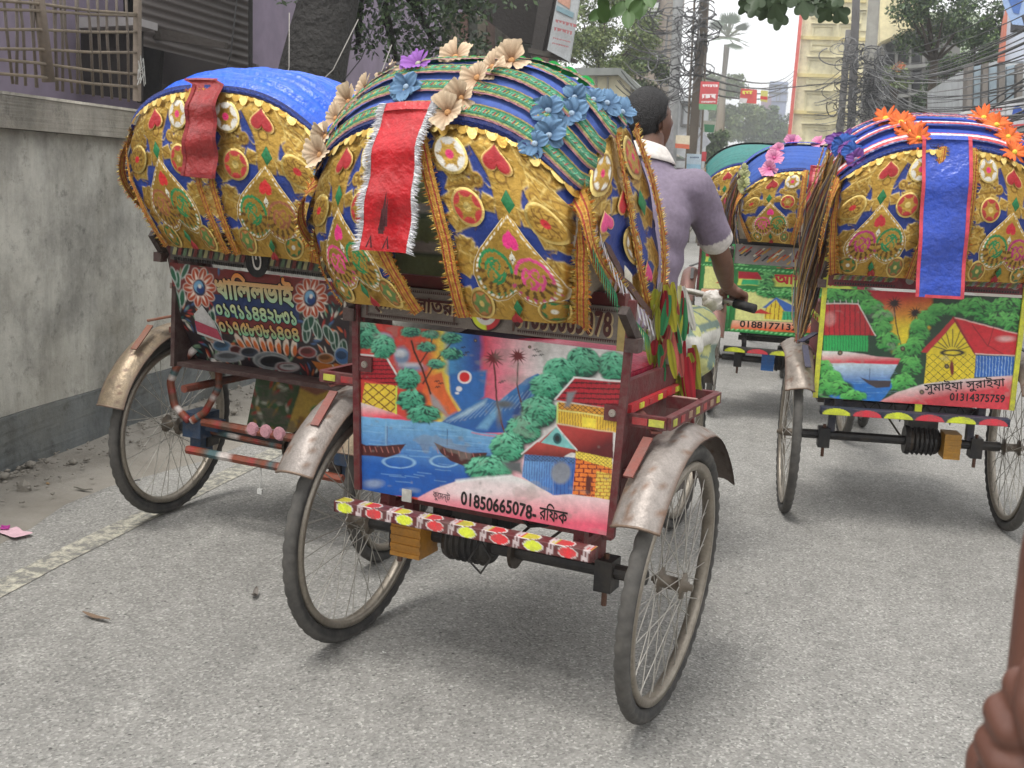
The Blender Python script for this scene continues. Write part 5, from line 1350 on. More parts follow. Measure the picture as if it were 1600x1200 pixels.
# cream house with a sloping roof
CH = empty('cream_house', tuple(at(950, 250, 27)*np.array([1, 1, 0]))); tag(CH, 'small cream house with a sloping grey roof edge left of the pedalling man', 'house')
slab('wall', [(905, 118), (968, 116), (1012, 158), (1012, 420), (905, 420)], 27, 5, C(214, 208, 178), M_PLASTER, CH)
slab('roof_edge', [(898, 106), (970, 106), (1020, 156), (1016, 164), (966, 117), (898, 118)], 26.8, 5.4, C(128, 132, 128), M_PLASTER, CH)
slab('roof_cladding', [(925, 172), (948, 178), (978, 194), (976, 200), (922, 178)], 26.3, .7, C(70, 68, 62), M_WOOD, CH)
for i, u in enumerate((930, 948, 985)): slab('drain_pipe', [(u, 120), (u + 3, 120), (u + 3, 300), (u, 300)], 26.88, .08, C(120, 118, 104), M_METAL, CH)
slab('lower_wall', [(905, 205), (1000, 215), (1000, 420), (905, 420)], 26.75, .2, C(176, 150, 136), M_PLASTER, CH)
for pts_, Y_, cc_ in (([(1040, 190), (1052, 192), (1052, 330), (1040, 330)], 30, C(150, 150, 156)),): slab('shutter', pts_, Y_, .1, cc_, M_METAL, CH)
def crown_px(u, v, Y, rpx, n, r, seed, dep=1.0, squash=1.0):
    c = at(u, v, Y); R_ = rpx*Y/1750; return mk_clumps(c, (R_, R_*dep, R_*squash), n, r*Y/1750, seed)
def ptree(label, u, v, Y, rpx, cols, n=4000, size=None, seed=1, squash=1.0, name='tree', group=None, nc=26):
    c = at(u, v, Y); cl_ = crown_px(u, v, Y, rpx, nc, rpx*.34, seed, 1.0, squash); b_ = c*np.array([1, 1, 0]); h_ = c[2]
    return tree(label, b_, [b_, b_ + [0.05, 0, h_*.5], b_ + [0, 0, h_*.8]], [.014*h_ + .08, .010*h_ + .05, .008*h_ + .04], cl_, n, size or 2.1*Y/1750, cols, seed, name, group)
ptree('bright green bushy tree above the small cream house', 945, 50, 34, 72, LY, 17000, .05, 5, 1.0, nc=34)
ptree('green tree in the gap behind the cream house roof', 1000, 110, 38, 44, LY + LG, 8000, .055, 6)
# poles
def pole(label, u0, v0, u1, v1, Y, r, col, kind='round', name='utility_pole', group='utility poles along the street'):
    a = at(u0, v0, Y); b = at(u1, v1, Y); g_ = b + (b - a)*((0 - b[2])/(b[2] - a[2])); e = empty(name, (g_[0], Y, 0)); tag(e, label, 'pole', group)
    mb = MB(col); top = a + (a - b)*.35
    if kind == 'round': mb.tube([g_, b, a, top], [r*1.2, r*1.1, r, r*.9], 14)
    else:
        for dx, dy in ((-1, -1), (1, -1), (1, 1), (-1, 1)): mb.tube([g_ + [dx*r, dy*r, 0], top + [dx*r*.9, dy*r*.9, 0]], .02, 5)
        L_ = np.linalg.norm(top - g_); k_ = int(L_/.6)
        for i in range(k_):
            p, q = g_ + (top - g_)*i/k_, g_ + (top - g_)*(i + 1)/k_; s_ = 1 if i % 2 else -1
            for dy in (-1, 1): mb.beam(p + [s_*r, dy*r, 0], q + [-s_*r, dy*r, 0], .035, .012)
        mb.box((g_ + top)/2, (r*1.2, r*1.2, L_), C(96, 86, 74))
    adopt(mb.build('post', M_METAL if kind != 'round' else M_PLASTER, smooth=kind == 'round'), e)
    mb = MB(C(70, 70, 72, .2))
    for q in ((.15, .32) if group is None else ()):
        p = a + (b - a)*q; mb.beam(p + [-.5, -.12, 0], p + [.5, -.12, .02], .07, .07)
        for x in (-.42, -.2, .2, .42): mb.lathe([(0, .001), (0, .03), (.04, .045), (.08, .03), (.1, .001)], 'z', 8, tuple(p + [x, -.12, .04]), C(120, 90, 80))
    if mb.n: adopt(mb.build('cross_arm', M_METAL), e)
    return e
pole('pale concrete utility pole left of the steel lattice pole', 1060, 0, 1046, 300, 34, .15, C(158, 160, 160))
pole('brown steel lattice pole with posters behind the pedalling man', 1096, 0, 1084, 240, 32, .20, C(104, 92, 78), 'lattice')
pole('thick concrete pole wrapped in coiled cables at right', 1366, 0, 1352, 200, 38, .18, C(150, 148, 140))
pole('slimmer dark pole just left of the cable wrapped one', 1337, 20, 1330, 200, 40, .13, C(84, 82, 82))
pole('thin distant pole left of the yellow apartment block', 1245, 110, 1238, 215, 130, .22, C(120, 120, 118))
pole('dark short pole standing before the yellow apartments', 1322, 95, 1310, 230, 42, .12, C(90, 88, 86))
# cables
ORD = 'first second third fourth fifth sixth seventh eighth ninth tenth eleventh twelfth thirteenth fourteenth fifteenth sixteenth seventeenth eighteenth nineteenth twentieth'.split()
_tens = ['twenty', 'thirty', 'forty', 'fifty']
def ordinal(n): return ORD[n] if n < 20 else (_tens[(n + 1)//10 - 2] + ('-' + ORD[(n + 1) % 10 - 1] if (n + 1) % 10 else 'th'))
CB = [C(34, 34, 36), C(60, 60, 62), C(90, 90, 92), C(24, 24, 26), C(120, 120, 120)]
_cab = {}
def cable(a, b, sag, r, col, group, label, n=14):
    t = np.linspace(0, 1, n)[:, None]; P_ = a*(1-t) + b*t; P_[:, 2] -= (sag*4*t*(1-t))[:, 0]
    mb = MB(col); mb.tube(P_, r, 4, cap=False); k = _cab.get(label, 0); _cab[label] = k + 1
    tone = 'pale grey' if col[0] > .15 else ('dark grey' if col[0] > .03 else 'black')
    return tag(mb.build('cable', M_WIRE, smooth=True), label % (ordinal(k) + ' highest ', tone), 'cable', group)
r7 = random.Random(77)
for i in range(46):
    t = i/45; v0 = -90 + 300*t + r7.uniform(-14, 14); Y0 = r7.uniform(9, 13)
    a = at(1640, v0, Y0); b = at(1362 + r7.uniform(-14, 14), 70 + 118*t + r7.uniform(-16, 16), 38)
    a = a + (a - b)*.35; cable(a, b, r7.uniform(.35, 1.1), r7.choice([.007, .009, .012, .006]), CB[i % 5], 'cables crossing to the pole at right', '%s%s cable sagging from the upper right corner to the cable wrapped pole')
for i in range(14):
    a = at(1640, 20 + i*13 + r7.uniform(-6, 6), 10); b = at(1400 - i*4, 210 + r7.uniform(-12, 14), 40)
    a = a + (a - b)*.35; cable(a, b, r7.uniform(.4, 1.0), .010, CB[i % 4], 'cables crossing to the pole at right', '%s%s cable sagging low from the right edge above the white building')
for i in range(12):
    a = at(1362 + r7.uniform(-8, 8), 60 + i*11, 38); b = at(1245, 120 + i*5, 130); cable(a, b, r7.uniform(.3, 1.6), .02, CB[i % 5], 'cables running on between the far poles', '%s%s cable between the wrapped pole and the thin distant pole')
for i in range(16):
    a = at(1058 + r7.uniform(-4, 4), 5 + i*9, 34); b = at(1094, 8 + i*10 + r7.uniform(-8, 8), 32); cable(a, b, r7.uniform(.15, .5), .016, CB[i % 4], 'cables between the two left poles', '%s%s slack cable strung between the two poles left of the street')
for i in range(18):
    a = at(1094, 2 + i*8, 32); b = at(1001 - i*3, 0 + i*11 + r7.uniform(-10, 10), 25); cable(a, b, r7.uniform(.1, .9), .012, CB[i % 5], 'cables running left from the poles', '%s%s cable drooping left from the lattice pole above the cream house')
for i in range(4):
    a = at(1096, 108 + i*12, 32); b = at(1245, 106 + i*6, 130); cable(a, b, .9, .03, CB[3], 'cables crossing the white sky', '%s%s thin cable crossing the pale sky between left and right poles')
def tangle(name, label, u, v, Y, n, du, dv, rr, seed):
    r = np.random.RandomState(seed); mb = MB()
    for i in range(n):
        c = at(u + r.randn()*du, v + r.rand()*dv, Y + r.randn()*.2); R_ = rr*(.3 + r.rand()); a0 = r.rand()*6; k = r.randint(6, 14); th = a0 + np.linspace(0, 1.2*PI + r.rand()*PI, k)
        ax = r.rand()*PI; P_ = np.stack([c[0] + R_*np.cos(th)*math.cos(ax), c[1] + R_*np.cos(th)*math.sin(ax), c[2] + R_*.5*np.sin(th) - .02*np.arange(k)*r.rand()], -1); mb.tube(P_, .009 + .010*r.rand(), 4, CB[r.randint(5)], cap=False)
    return tag(mb.build(name, M_WIRE), label, 'cables', kind='stuff')
tangle('cable_tangle', 'dense tangle of black cables round the thick pole at right', 1362, 80, 37.4, 90, 9, 110, .5, 1)
tangle('cable_tangle', 'bundle of coiled cables on the lattice pole', 1094, -10, 31.6, 44, 8, 120, .40, 2)
tangle('cable_tangle', 'coils of cable left of the pale concrete pole', 1040, 0, 32, 34, 16, 140, .45, 3)
tangle('cable_tangle', 'knot of wires on the dark poles before the yellow block', 1325, 60, 39, 60, 10, 150, .45, 4)
# distant street
ptree('tall bright green tree at the end of the street', 1140, 170, 160, 46, LY, 8000, .26, 8, 1.2, group='trees at the end of the street')
ptree('spreading paler green tree right of the tall one at the street end', 1180, 205, 168, 40, LG, 6500, .27, 9, 1.0, group='trees at the end of the street')
ptree('low dark green tree below the distant tower blocks', 1222, 212, 176, 42, LD + LG, 6500, .28, 10, 1.0, group='trees at the end of the street')
ptree('small green tree behind the far signs left of the street', 1104, 225, 66, 26, LG, 3500, .10, 12, 1.2, group='trees at the end of the street')
# palm
pe = empty('palm_tree', tuple(at(1131, 150, 158)*np.array([1, 1, 0]))); tag(pe, 'tall fan palm rising alone into the pale sky', 'tree')
c0 = at(1137, 58, 158); mb = MB(C(110, 100, 84)); mb.tube([at(1130, 150, 48)*np.array([1, 1, 0]), at(1131, 120, 158), at(1136, 70, 158)], [.40, .32, .40], 8); adopt(mb.build('trunk', M_WOOD, smooth=True), pe)
for i in range(24):
    a = rs.rand()*2*PI; el = rs.uniform(-.6, 1.4); d = np.array([math.cos(a)*math.cos(el), math.sin(a)*math.cos(el), math.sin(el)]); st = c0 + d*1.8; mb = MB()
    g_ = (.08, .13, .06, 0) if i % 2 else (.12, .17, .09, 0); sdv = np.cross(d, [0, 0, 1.]); sdv /= np.linalg.norm(sdv) + 1e-9; upv = np.cross(sdv, d)
    mb.tube([c0, st], .09, 4, (.12, .13, .06, 0))
    for k in range(13):
        b = -1.15 + 2.3*k/12; dd = d*math.cos(b) + sdv*math.sin(b) - np.array([0, 0, .15]); nn_ = sdv*math.cos(b) - d*math.sin(b); L_ = 2.0*(1 - .12*abs(b)); mb.add([st, st + dd*L_*.6 + nn_*.11, st + dd*L_, st + dd*L_*.6 - nn_*.11], [(0, 1, 2, 3)], g_)
    adopt(mb.build('frond', M_LEAF), pe)
# signs and banners
sign('signboard', 'red signboard with white writing hung on the lattice pole', [(1095, 127), (1124, 128), (1120, 164), (1092, 163)], 31, C(206, 80, 84), rows=[(1098, 1120, 132, 0, 5), (1097, 1119, 147, 0, 8), (1096, 1117, 158, 0, 3)], mcol=C(236, 226, 226), extra=[([(1092, 162), (1120, 163), (1119, 172), (1092, 171)], C(110, 170, 120))])
sign('banner', 'red and yellow banner hanging over the street, left of a narrower one', [(1158, 138), (1183, 140), (1182, 162), (1155, 160)], 45, C(214, 84, 80), 'banner', .02, rows=[(1160, 1176, 142, 0, 7)], mcol=C(226, 220, 90), extra=[([(1156, 153), (1168, 154), (1166, 161), (1155, 160)], C(222, 216, 216))], group='banners over the street')
sign('banner', 'narrow yellow and red banner hanging right of the wider one', [(1189, 141), (1200, 142), (1199, 160), (1188, 158)], 45, C(206, 200, 110), 'banner', .02, extra=[([(1188, 150), (1199, 151), (1199, 156), (1188, 155)], C(206, 60, 60))], group='banners over the street')
sign('signboard', 'small green signboard above the white diamond board', [(1098, 188), (1119, 190), (1116, 208), (1099, 206)], 33, C(190, 190, 176), extra=[([(1100, 194), (1117, 195), (1115, 207), (1101, 206)], C(70, 140, 100))])
sign('board', 'plain white board turned on its corner behind the lattice pole', [(1091, 196), (1111, 222), (1092, 238), (1078, 232), (1060, 214)], 33.5, C(206, 210, 220), 'board')
sign('signboard', 'orange and cream signboard between the two left poles', [(1056, 211), (1078, 212), (1077, 233), (1055, 231)], 31, C(226, 214, 190), extra=[([(1055, 224), (1077, 226), (1077, 233), (1055, 231)], C(216, 110, 80))])
sign('poster', 'pale blue poster tied to the foot of the lattice pole', [(1073, 240), (1096, 241), (1094, 286), (1072, 284)], 31.2, C(190, 208, 224), 'poster', .015, rows=[(1078, 1092, 245, 0, 3)], mcol=C(60, 80, 120), extra=[([(1073, 256), (1095, 257), (1094, 272), (1073, 268)], C(150, 190, 215))])
sign('signboard', 'small red signboard above a far shop left of the street', [(1095, 237), (1104, 237), (1103, 252), (1094, 252)], 36, C(200, 60, 66))
# small things at the far left kerb
for i, (u0, v0, u1, v1, Y, cc_, lb) in enumerate(((1094, 262, 1102, 356, 48, C(170, 170, 176), 'pale grey shop shutter at the far left kerb'), (1080, 300, 1090, 357, 46, C(200, 190, 180), 'cream sack pile front at the far left kerb'), (1036, 262, 1068, 364, 40, C(150, 140, 150), 'greyish stall front behind the pedalling man'))):
    sign('stall_front', lb, [(u0, v0), (u1, v0), (u1, v1), (u0, v1)], Y, cc_, 'stall', .8)
# red delivery tricycle far off
VN = empty('red_van', tuple(at(1118, 318, 138)*np.array([1, 1, 0]))); tag(VN, 'small bright red van far down the street at left', 'van')
slab('body', [(1106, 290), (1131, 290), (1131, 309), (1106, 309)], 138, 3.5, C(206, 40, 44), M_PAINT, VN); slab('roof', [(1110, 272), (1129, 272), (1131, 289.8), (1107, 289.8)], 138.3, 3.0, C(120, 80, 70), M_PAINT, VN)
slab('rear_window', [(1112, 276), (1127, 276), (1128, 286), (1110, 286)], 137.96, .05, C(40, 44, 48), M_PAINT, VN); slab('bumper', [(1106, 309.5), (1131, 309.5), (1131, 313), (1106, 313)], 137.7, .3, C(190, 184, 180), M_PAINT, VN)
for u in (1109, 1127): slab('wheel', [(u-3, 311), (u+3, 311), (u+3, 319), (u-3, 319)], 138.4, 1.5, C(30, 30, 32), M_RUBBER, VN)
for u0_, u1_ in ((1095, 1330),):
    A_, B_ = at(1095, 118, 45), at(1320, 128, 45); mb = MB(C(70, 70, 70)); mb.tube([A_, at(1157, 136, 45), at(1200, 140, 45), B_], .02, 4); tag(mb.build('banner_string', M_WIRE, smooth=True), 'string across the street carrying the red and yellow banners', 'string')
# ------------------------------------------------------------------ buildings
def building(name, label, u0, u1, Y, v_top, col, dep=12, win=None, mat=None, frame=C(120, 120, 120), glass=C(70, 80, 90)):
    a, b = at(u0, v_top, Y), at(u1, v_top, Y); e = empty(name, ((a[0]+b[0])/2, Y + dep/2, 0)); tag(e, label, 'building')
    x0, x1, zt_ = a[0], b[0], max(a[2], b[2]); wins = []
    for (uu, vv, w_, h_) in (win or []):
        p = at(uu, vv, Y); wins.append((p[0], p[2], w_, h_))
    mb = MB(col); mb.box(((x0+x1)/2, Y + dep/2, zt_/2), (x1 - x0, dep, zt_)); adopt(mb.build('wall', M_PLASTER), e)
    for (x, z, w_, h_) in wins:
        mb = MB(frame); 
        for sx in (-1, 1): mb.box((x + sx*w_/2, Y - .06, z), (.1, .14, h_ + .1))
        for sz in (-1, 1): mb.box((x, Y - .06, z + sz*h_/2), (w_ - .1, .138, .1))
        mb.box((x, Y - .12, z + h_/2 + .16), (w_ + .3, .3, .05), col)
        f = adopt(mb.build('window', M_PLASTER), e)
        mb = MB(glass); mb.box((x, Y - .02, z), (w_ - .1, .03, h_ - .1)); g_ = mb.build('pane', M_METAL); g_.parent = f; g_.matrix_parent_inverse = Matrix.Translation(-Vector(e.location))
    return e, (x0, x1, zt_)
wy = [(1289 - 4.2*k, 8 + 52*k, 1.5 if k != 1 else 1.3, 1.5) for k in range(5)]
wy3 = [(1356 - 4.2*k, 34 + 52*k, .9, 1.1) for k in range(5)]
wy2 = [(1330 - 4.2*k, 8 + 52*k, 1.1, 1.5) for k in range(5)]
yb, (yx0, yx1, yz) = building('apartment_building', 'tall pale yellow apartment block rising behind the right poles', 1276, 1440, 78, -190, C(222, 214, 178), 14, wy + wy2 + wy3 + [(1380, 20, 1.4, 1.6), (1385, 75, 1.4, 1.6)], glass=C(66, 72, 72), frame=C(206, 198, 160))
for k in range(10):
    z = 2.2 + k*2.36; mb = MB(C(206, 190, 130)); mb.box(((yx0 + yx1)/2, 77.9, z), (yx1 - yx0 + .1, .2, .22)); adopt(mb.build('floor_band', M_PLASTER), yb)
mb = MB(C(206, 90, 80)); mb.box((yx0 - .15, 77.7, yz/2), (.22, .3, yz)); adopt(mb.build('corner_pipe', M_PLASTER), yb)
for k in range(5):
    p = at(1289 - 4.2*k, 20 + 52*k, 77.6); mb = MB(C(170, 160, 120)); mb.box((p[0], 77.3, p[2]), (1.3, .35, .08)); 
    adopt(mb.build('window_shade', M_PLASTER), yb)
# overhanging cream block and shaded floors
OB = empty('overhanging_building', tuple(at(1410, 200, 42)*np.array([1, 1, 0]))); tag(OB, 'cream overhanging block above shaded grey floors right of the thick pole', 'building')
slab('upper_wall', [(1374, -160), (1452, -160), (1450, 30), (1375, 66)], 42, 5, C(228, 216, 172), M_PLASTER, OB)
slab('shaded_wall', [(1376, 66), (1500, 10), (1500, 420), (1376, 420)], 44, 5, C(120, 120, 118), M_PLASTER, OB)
for k, (u, v, w_, h_) in enumerate(((1384, 70, 14, 30), (1404, 64, 14, 34), (1424, 58, 14, 38), (1384, 116, 14, 26), (1404, 114, 14, 26), (1426, 110, 14, 28), (1386, 158, 16, 24), (1410, 158, 16, 24))):
    f = slab('window', [(u, v), (u + w_, v - 3), (u + w_, v + h_), (u, v + h_)], 43.9, .12, C(80, 82, 86), M_PLASTER, OB)
for u in (1378, 1399, 1420, 1441): slab('column', [(u, 66), (u + 4, 66), (u + 3, 420), (u - 1, 420)], 43.4, .3, C(150, 150, 146), M_PLASTER, OB)
for v in (106, 150): slab('balcony_slab', [(1374, v), (1460, v - 8), (1460, v - 3), (1374, v + 5)], 43.0, 1.0, C(160, 160, 156), M_PLASTER, OB)
e_, _ = building('pale_green_house', 'pale green plaster house glimpsed through the trees at right', 1450, 1530, 46, 20, C(190, 204, 180), 8)
# left mid buildings
building('brown_building', 'grey brown building rising behind the left poles', 1000, 1050, 50, -120, C(150, 138, 126), 10, [(1012, 20, .8, .8), (1030, 70, .6, .9), (1012, 76, .6, .9)], glass=C(60, 64, 70))
sign('air_conditioner', 'white box unit on the wall of the grey brown building', [(1003, 6), (1030, 4), (1027, 38), (1004, 40)], 49.2, C(190, 192, 192), 'air conditioner', .4)
building('grey_building', 'pale grey building just right of the lattice pole', 1052, 1092, 52, 150, C(196, 200, 204), 10, [(1080, 180, .8, .9)])
building('distant_tower', 'distant bluish tower block above the street end trees', 1203, 1232, 200, 128, C(150, 160, 184), 20, [(1210, 140, 1.8, 1.4), (1220, 140, 1.8, 1.4), (1210, 152, 1.8, 1.4), (1222, 152, 1.8, 1.4)], glass=C(90, 100, 130))
building('distant_block', 'low pinkish block left of the distant bluish tower', 1190, 1206, 190, 150, C(150, 130, 146), 20)
# right hand trees and buildings
for (u, v, Y, rp, cols_, n, sz, sd_, lb) in ((1470, 10, 28, 66, LG + LD, 9000, .045, 21, 'dense green tree in front of the cream overhang at right'), (1535, 60, 27, 52, LD + LG, 7000, .04, 22, 'darker green tree beside the blue and white flag'), (1400, 118, 40, 22, LY, 1800, .06, 23, 'small potted shrub with orange blooms on a balcony at right'), (1480, 130, 30, 40, LD + LG, 4000, .045, 24, 'dark shrubby tree behind the cables at right'), (1440, 180, 32, 34, LD, 2600, .05, 25, 'low dark bush under the cables at right')):
    ptree(lb, u, v, Y, rp, cols_, n, sz, sd_, 1.0, group=None)
mb = MB(); leaf_cloud(mb, [tuple(at(1404, 104, 39)) + (.22,)], 160, .03, [(.5, .12, .05, 0), (.4, .14, .06, 0)], 5); tag(mb.build('orange_blooms', M_LEAF), 'orange blooms on the balcony shrub', 'flowers', kind='stuff')
RB = empty('white_building', tuple(at(1560, 250, 19)*np.array([1, 1, 0]))); tag(RB, 'white and grey building with square pillars at the right edge', 'building')
slab('wall', [(1500, 112), (1680, 60), (1680, 640), (1500, 640)], 21.5, 4, C(188, 192, 194), M_PLASTER, RB)
for u in (1512, 1536, 1562, 1590): slab('pillar', [(u, 100), (u + 9, 97), (u + 7, 175), (u - 2, 178)], 21, .4, C(120, 114, 108), M_PLASTER, RB)
for u in (1522, 1546, 1573): slab('window', [(u, 104), (u + 12, 101), (u + 11, 165), (u - 1, 168)], 21.2, .1, C(170, 188, 200), M_PLASTER, RB)
slab('balcony_slab', [(1500, 176), (1680, 128), (1680, 150), (1500, 198)], 20.3, 1.0, C(206, 208, 206), M_PLASTER, RB)
slab('upper_tiles', [(1575, 10), (1680, -20), (1680, 95), (1568, 96)], 19.9, .3, C(196, 206, 220), M_PLASTER, RB); slab('red_edge', [(1570, 30), (1575, 12), (1570, 96), (1562, 96)], 19.7, .2, C(196, 120, 100), M_PLASTER, RB)
sign('signboard', 'grey shop signboard with a blue letter over a red swoosh at the right edge', [(1573, 157), (1680, 148), (1680, 205), (1572, 197)], 17, C(196, 198, 202), thick=.1, extra=[([(1579, 188), (1584, 168), (1592, 165), (1598, 172), (1606, 164), (1612, 190), (1605, 190), (1602, 176), (1596, 184), (1589, 176), (1586, 188)], C(40, 80, 170)), ([(1573, 190), (1590, 181), (1606, 178), (1607, 181), (1591, 185), (1575, 194)], C(200, 50, 60)), ([(1580, 195), (1640, 190), (1640, 193), (1580, 198)], C(200, 70, 76))])
sign('signboard', 'small white signboard with red writing left of the blue lettered one', [(1532, 168), (1570, 164), (1570, 190), (1532, 192)], 17.6, C(206, 204, 204), rows=[(1538, 1566, 170, -.1, 6)], mcol=C(190, 70, 74))
sign('flag', 'blue and white flag hanging over the street at the top right', [(1560, -30), (1640, -20), (1640, 10), (1596, 26), (1600, 40), (1582, 38), (1568, 8)], 15, C(150, 176, 216), 'flag', .01, extra=[([(1572, -10), (1600, -10), (1592, 22), (1584, 20)], C(70, 110, 180))])
slab_p = tag(slab('dark_pillar', [(1590, -40), (1640, -40), (1640, 44), (1586, 46)], 16.5, .3, C(60, 60, 64), M_PLASTER), 'dark square pillar behind the flag at the top right', 'pillar')
for s_, (x, y0, y1, h_, cc_) in enumerate(((-3.9, 33, 45, 3.4, C(150, 140, 130)), (-4.6, 54, 84, 6, C(170, 166, 160)))):
    e = empty('shop_row', (x - 2, (y0 + y1)/2, 0)); tag(e, ('low row of shops along the left side beyond the cream house', 'taller pale row of shops further along the left side')[s_], 'building')
    mb = MB(cc_); mb.box((x - 2, (y0 + y1)/2, h_/2), (4, y1 - y0, h_)); adopt(mb.build('wall', M_PLASTER), e)
    for j in range(5):
        y = y0 + (j + .5)*(y1 - y0)/5; mb = MB((C(170, 60, 60), C(70, 110, 130), C(190, 180, 160), C(80, 120, 90), C(120, 120, 130))[j]); mb.box((x + .5, y, 2.6), (1.0, 2.6, .06)); adopt(mb.build('awning', M_PAINT), e)
        mb = MB(C(60, 58, 58)); mb.box((x + .01, y, 1.2), (.06, 2.2, 2.2)); adopt(mb.build('shop_opening', M_METAL), e)
# right side of the street out of sight behind the rickshaws
e = empty('shop_row', (6.5, 20, 0)); tag(e, 'row of low shops along the right side behind the rickshaws', 'building')
mb = MB(C(170, 166, 158)); mb.box((7.6, 29, 1.7), (3, 18, 3.4)); adopt(mb.build('wall', M_PLASTER), e)
for j in range(5): mb = MB(C(90, 88, 90)); mb.box((6.05, 22 + j*3.5, 1.3), (.1, 2.4, 2.3)); adopt(mb.build('shop_opening', M_METAL), e)
# haze added to pale the far street: one even box below the sky
hm = bpy.data.materials.new('distance_haze'); hm.use_nodes = True; hn = hm.node_tree; hn.nodes.clear()
pv = hn.nodes.new('ShaderNodeVolumePrincipled'); pv.inputs['Density'].default_value = HAZE; pv.inputs['Color'].default_value = (.93, .95, .97, 1); pv.inputs['Anisotropy'].default_value = .3
ho = hn.nodes.new('ShaderNodeOutputMaterial'); hn.links.new(pv.outputs[0], ho.inputs['Volume'])
mb = MB(); mb.box((0, 270, 19.5), (640, 680, 43)); hz = mb.build('haze', hm); tag(hz, kind='stuff')
# leafy twigs hanging into the top of the view
def lobed_leaf(w=1.0, lob=5):
    th = np.linspace(-PI*.85, PI*.85, lob*6 + 1); r_ = .55 + .38*np.abs(np.cos(th*lob/2*.95)); P_ = [(0, -.15, 0)] + [(r_[i]*math.sin(th[i])*.8, r_[i]*math.cos(th[i]) + .35, .06*math.cos(th[i]*3)) for i in range(len(th))]
    return np.array(P_), [(0, i, i+1) for i in range(1, len(th))]
def twig(label, pts, Y, size, lobed, cols, seed):
    r = random.Random(seed); c = at(*pts[0], Y); e = empty('leafy_twig', tuple(c)); tag(e, label, 'branch')
    P_ = [at(u, v, Y + .1*i % .3) for i, (u, v) in enumerate([(pts[0][0] + 30, -90)] + pts)]; mb = MB(C(60, 50, 40)); mb.tube([at(p[0], p[1] - 28, Y) for p in [(pts[0][0]-20, -20)] + pts + [(pts[-1][0] + 20, -10)]], .006, 5); adopt(mb.build('stem', M_WOOD), e)
    if lobed: V_, F_ = lobed_leaf()
    else:
        U_, W_ = np.meshgrid(np.linspace(-1, 1, 5), np.linspace(0, 1, 9)); X_ = U_*.42*np.sin(np.clip(W_*.93 + .04, 0, 1)*PI)**.7; V_ = np.stack([X_, W_*1.3 - .2, .10*np.abs(U_) - .12*W_**2], -1).reshape(-1, 3); F_ = [(i*5 + j, i*5 + j + 1, (i+1)*5 + j + 1, (i+1)*5 + j) for i in range(8) for j in range(4)]
    mb = MB(); mb.add(V_, F_, cols[0]); o_ = mb.build('leaf', M_LEAF, smooth=True); me = o_.data; bpy.data.objects.remove(o_)
    for (u, v) in pts:
        for k in range(2):
            o_ = link('leaf', me, e); p = Vector(at(u + r.uniform(-10, 10), v + r.uniform(-10, 6), Y + r.uniform(-.15, .15))) - e.location
            s_ = size*r.uniform(.8, 1.2); o_.matrix_local = Matrix.Translation(p) @ Matrix.Rotation(r.uniform(-.9, .9) + PI, 4, 'Y') @ Matrix.Rotation(PI/2 + r.uniform(-.6, .6), 4, 'X') @ Matrix.Scale(s_, 4)
twig('twig with broad green leaves hanging into the top above the cream house', [(948, 14), (965, 8), (978, 16), (992, 12), (1004, 6), (935, 2), (985, 0), (1012, -4)], 4.2, .052, False, [(.05, .11, .02, 0)], 3)
twig('twig with dark lobed leaves hanging into the top in front of the white sky', [(1180, 6), (1196, 2), (1208, 16), (1212, 4), (1226, -2), (1250, 0), (1272, 2), (1284, 12), (1292, 4), (1304, 10), (1240, -10), (1312, -2), (1264, -6), (1190, -8)], 4.4, .045, True, [(.03, .055, .018, 0)], 5)
# ------------------------------------------------------------------ litter on the road
def litter(name, label, u, v, L, W, rot, col, curl=.2, cat='litter', mat=None, pointed=True, thick=False):
    p = atz(u, v, .012); U_, V_ = np.meshgrid(np.linspace(-1, 1, 7), np.linspace(0, 1, 15)); w_ = np.sin(np.clip(V_*.96 + .02, 0, 1)*PI)**.7 if pointed else 1.0 + .08*np.sin(V_*9)
    P_ = np.stack([U_*W/2*w_, (V_ - .5)*L, curl*L*((V_ - .5)**2*1.2 + .15*U_**2) + .002 + .01*curl*np.sin(V_*9)], -1); mb = MB(); mb.grid(P_, col); o_ = mb.build(name, mat or M_CLOTH, smooth=True); o_.location = tuple(p); o_.rotation_euler = (0, 0, rot); return tag(o_, label, cat)
litter('dry_leaf', 'long brown dry leaf on the asphalt in the left foreground', 150, 965, .115, .022, 1.35, C(112, 92, 74), .12, 'leaf')
litter('dry_leaf', 'curved grey dry leaf on the asphalt below the left wheel', 398, 930, .07, .02, .2, C(110, 104, 98), .5, 'leaf')
litter('paper_scrap', 'pink paper scrap lying at the left edge of the road', 24, 834, .11, .075, 1.2, C(214, 176, 186), .1, 'paper', pointed=False)
litter('pink_wrapper', 'crumpled magenta wrapper beside the pink paper scrap', 8, 829, .03, .03, .4, C(170, 50, 140), .9, 'wrapper', pointed=False)
litter('leaf_scrap', 'yellow leaf scrap seen through the left wheel', 204, 690, .05, .03, .8, C(196, 170, 70), .4, 'leaf')
litter('dry_twig_leaf', 'dark twig like leaf inside the left wheel outline', 205, 753, .09, .012, 1.7, C(50, 42, 36), .3, 'leaf')
litter('flat_leaf', 'flat dark leaf on the dirt left of the wheel', 130, 766, .09, .02, 1.6, C(84, 80, 70), .2, 'leaf')
litter('dry_leaf', 'small pale leaf on the dirt near the wall foot', 75, 757, .03, .015, .9, C(170, 140, 100), .3, 'leaf')
litter('paper_scrap', 'pale torn paper on the ground behind the left rickshaw', 455, 633, .10, .03, 1.4, C(206, 206, 206), .2, 'paper', pointed=False)
litter('sandal', 'dark flat sandal shaped scrap behind the left rickshaw', 468, 618, .12, .04, 1.5, C(40, 42, 60), .15, 'sandal')
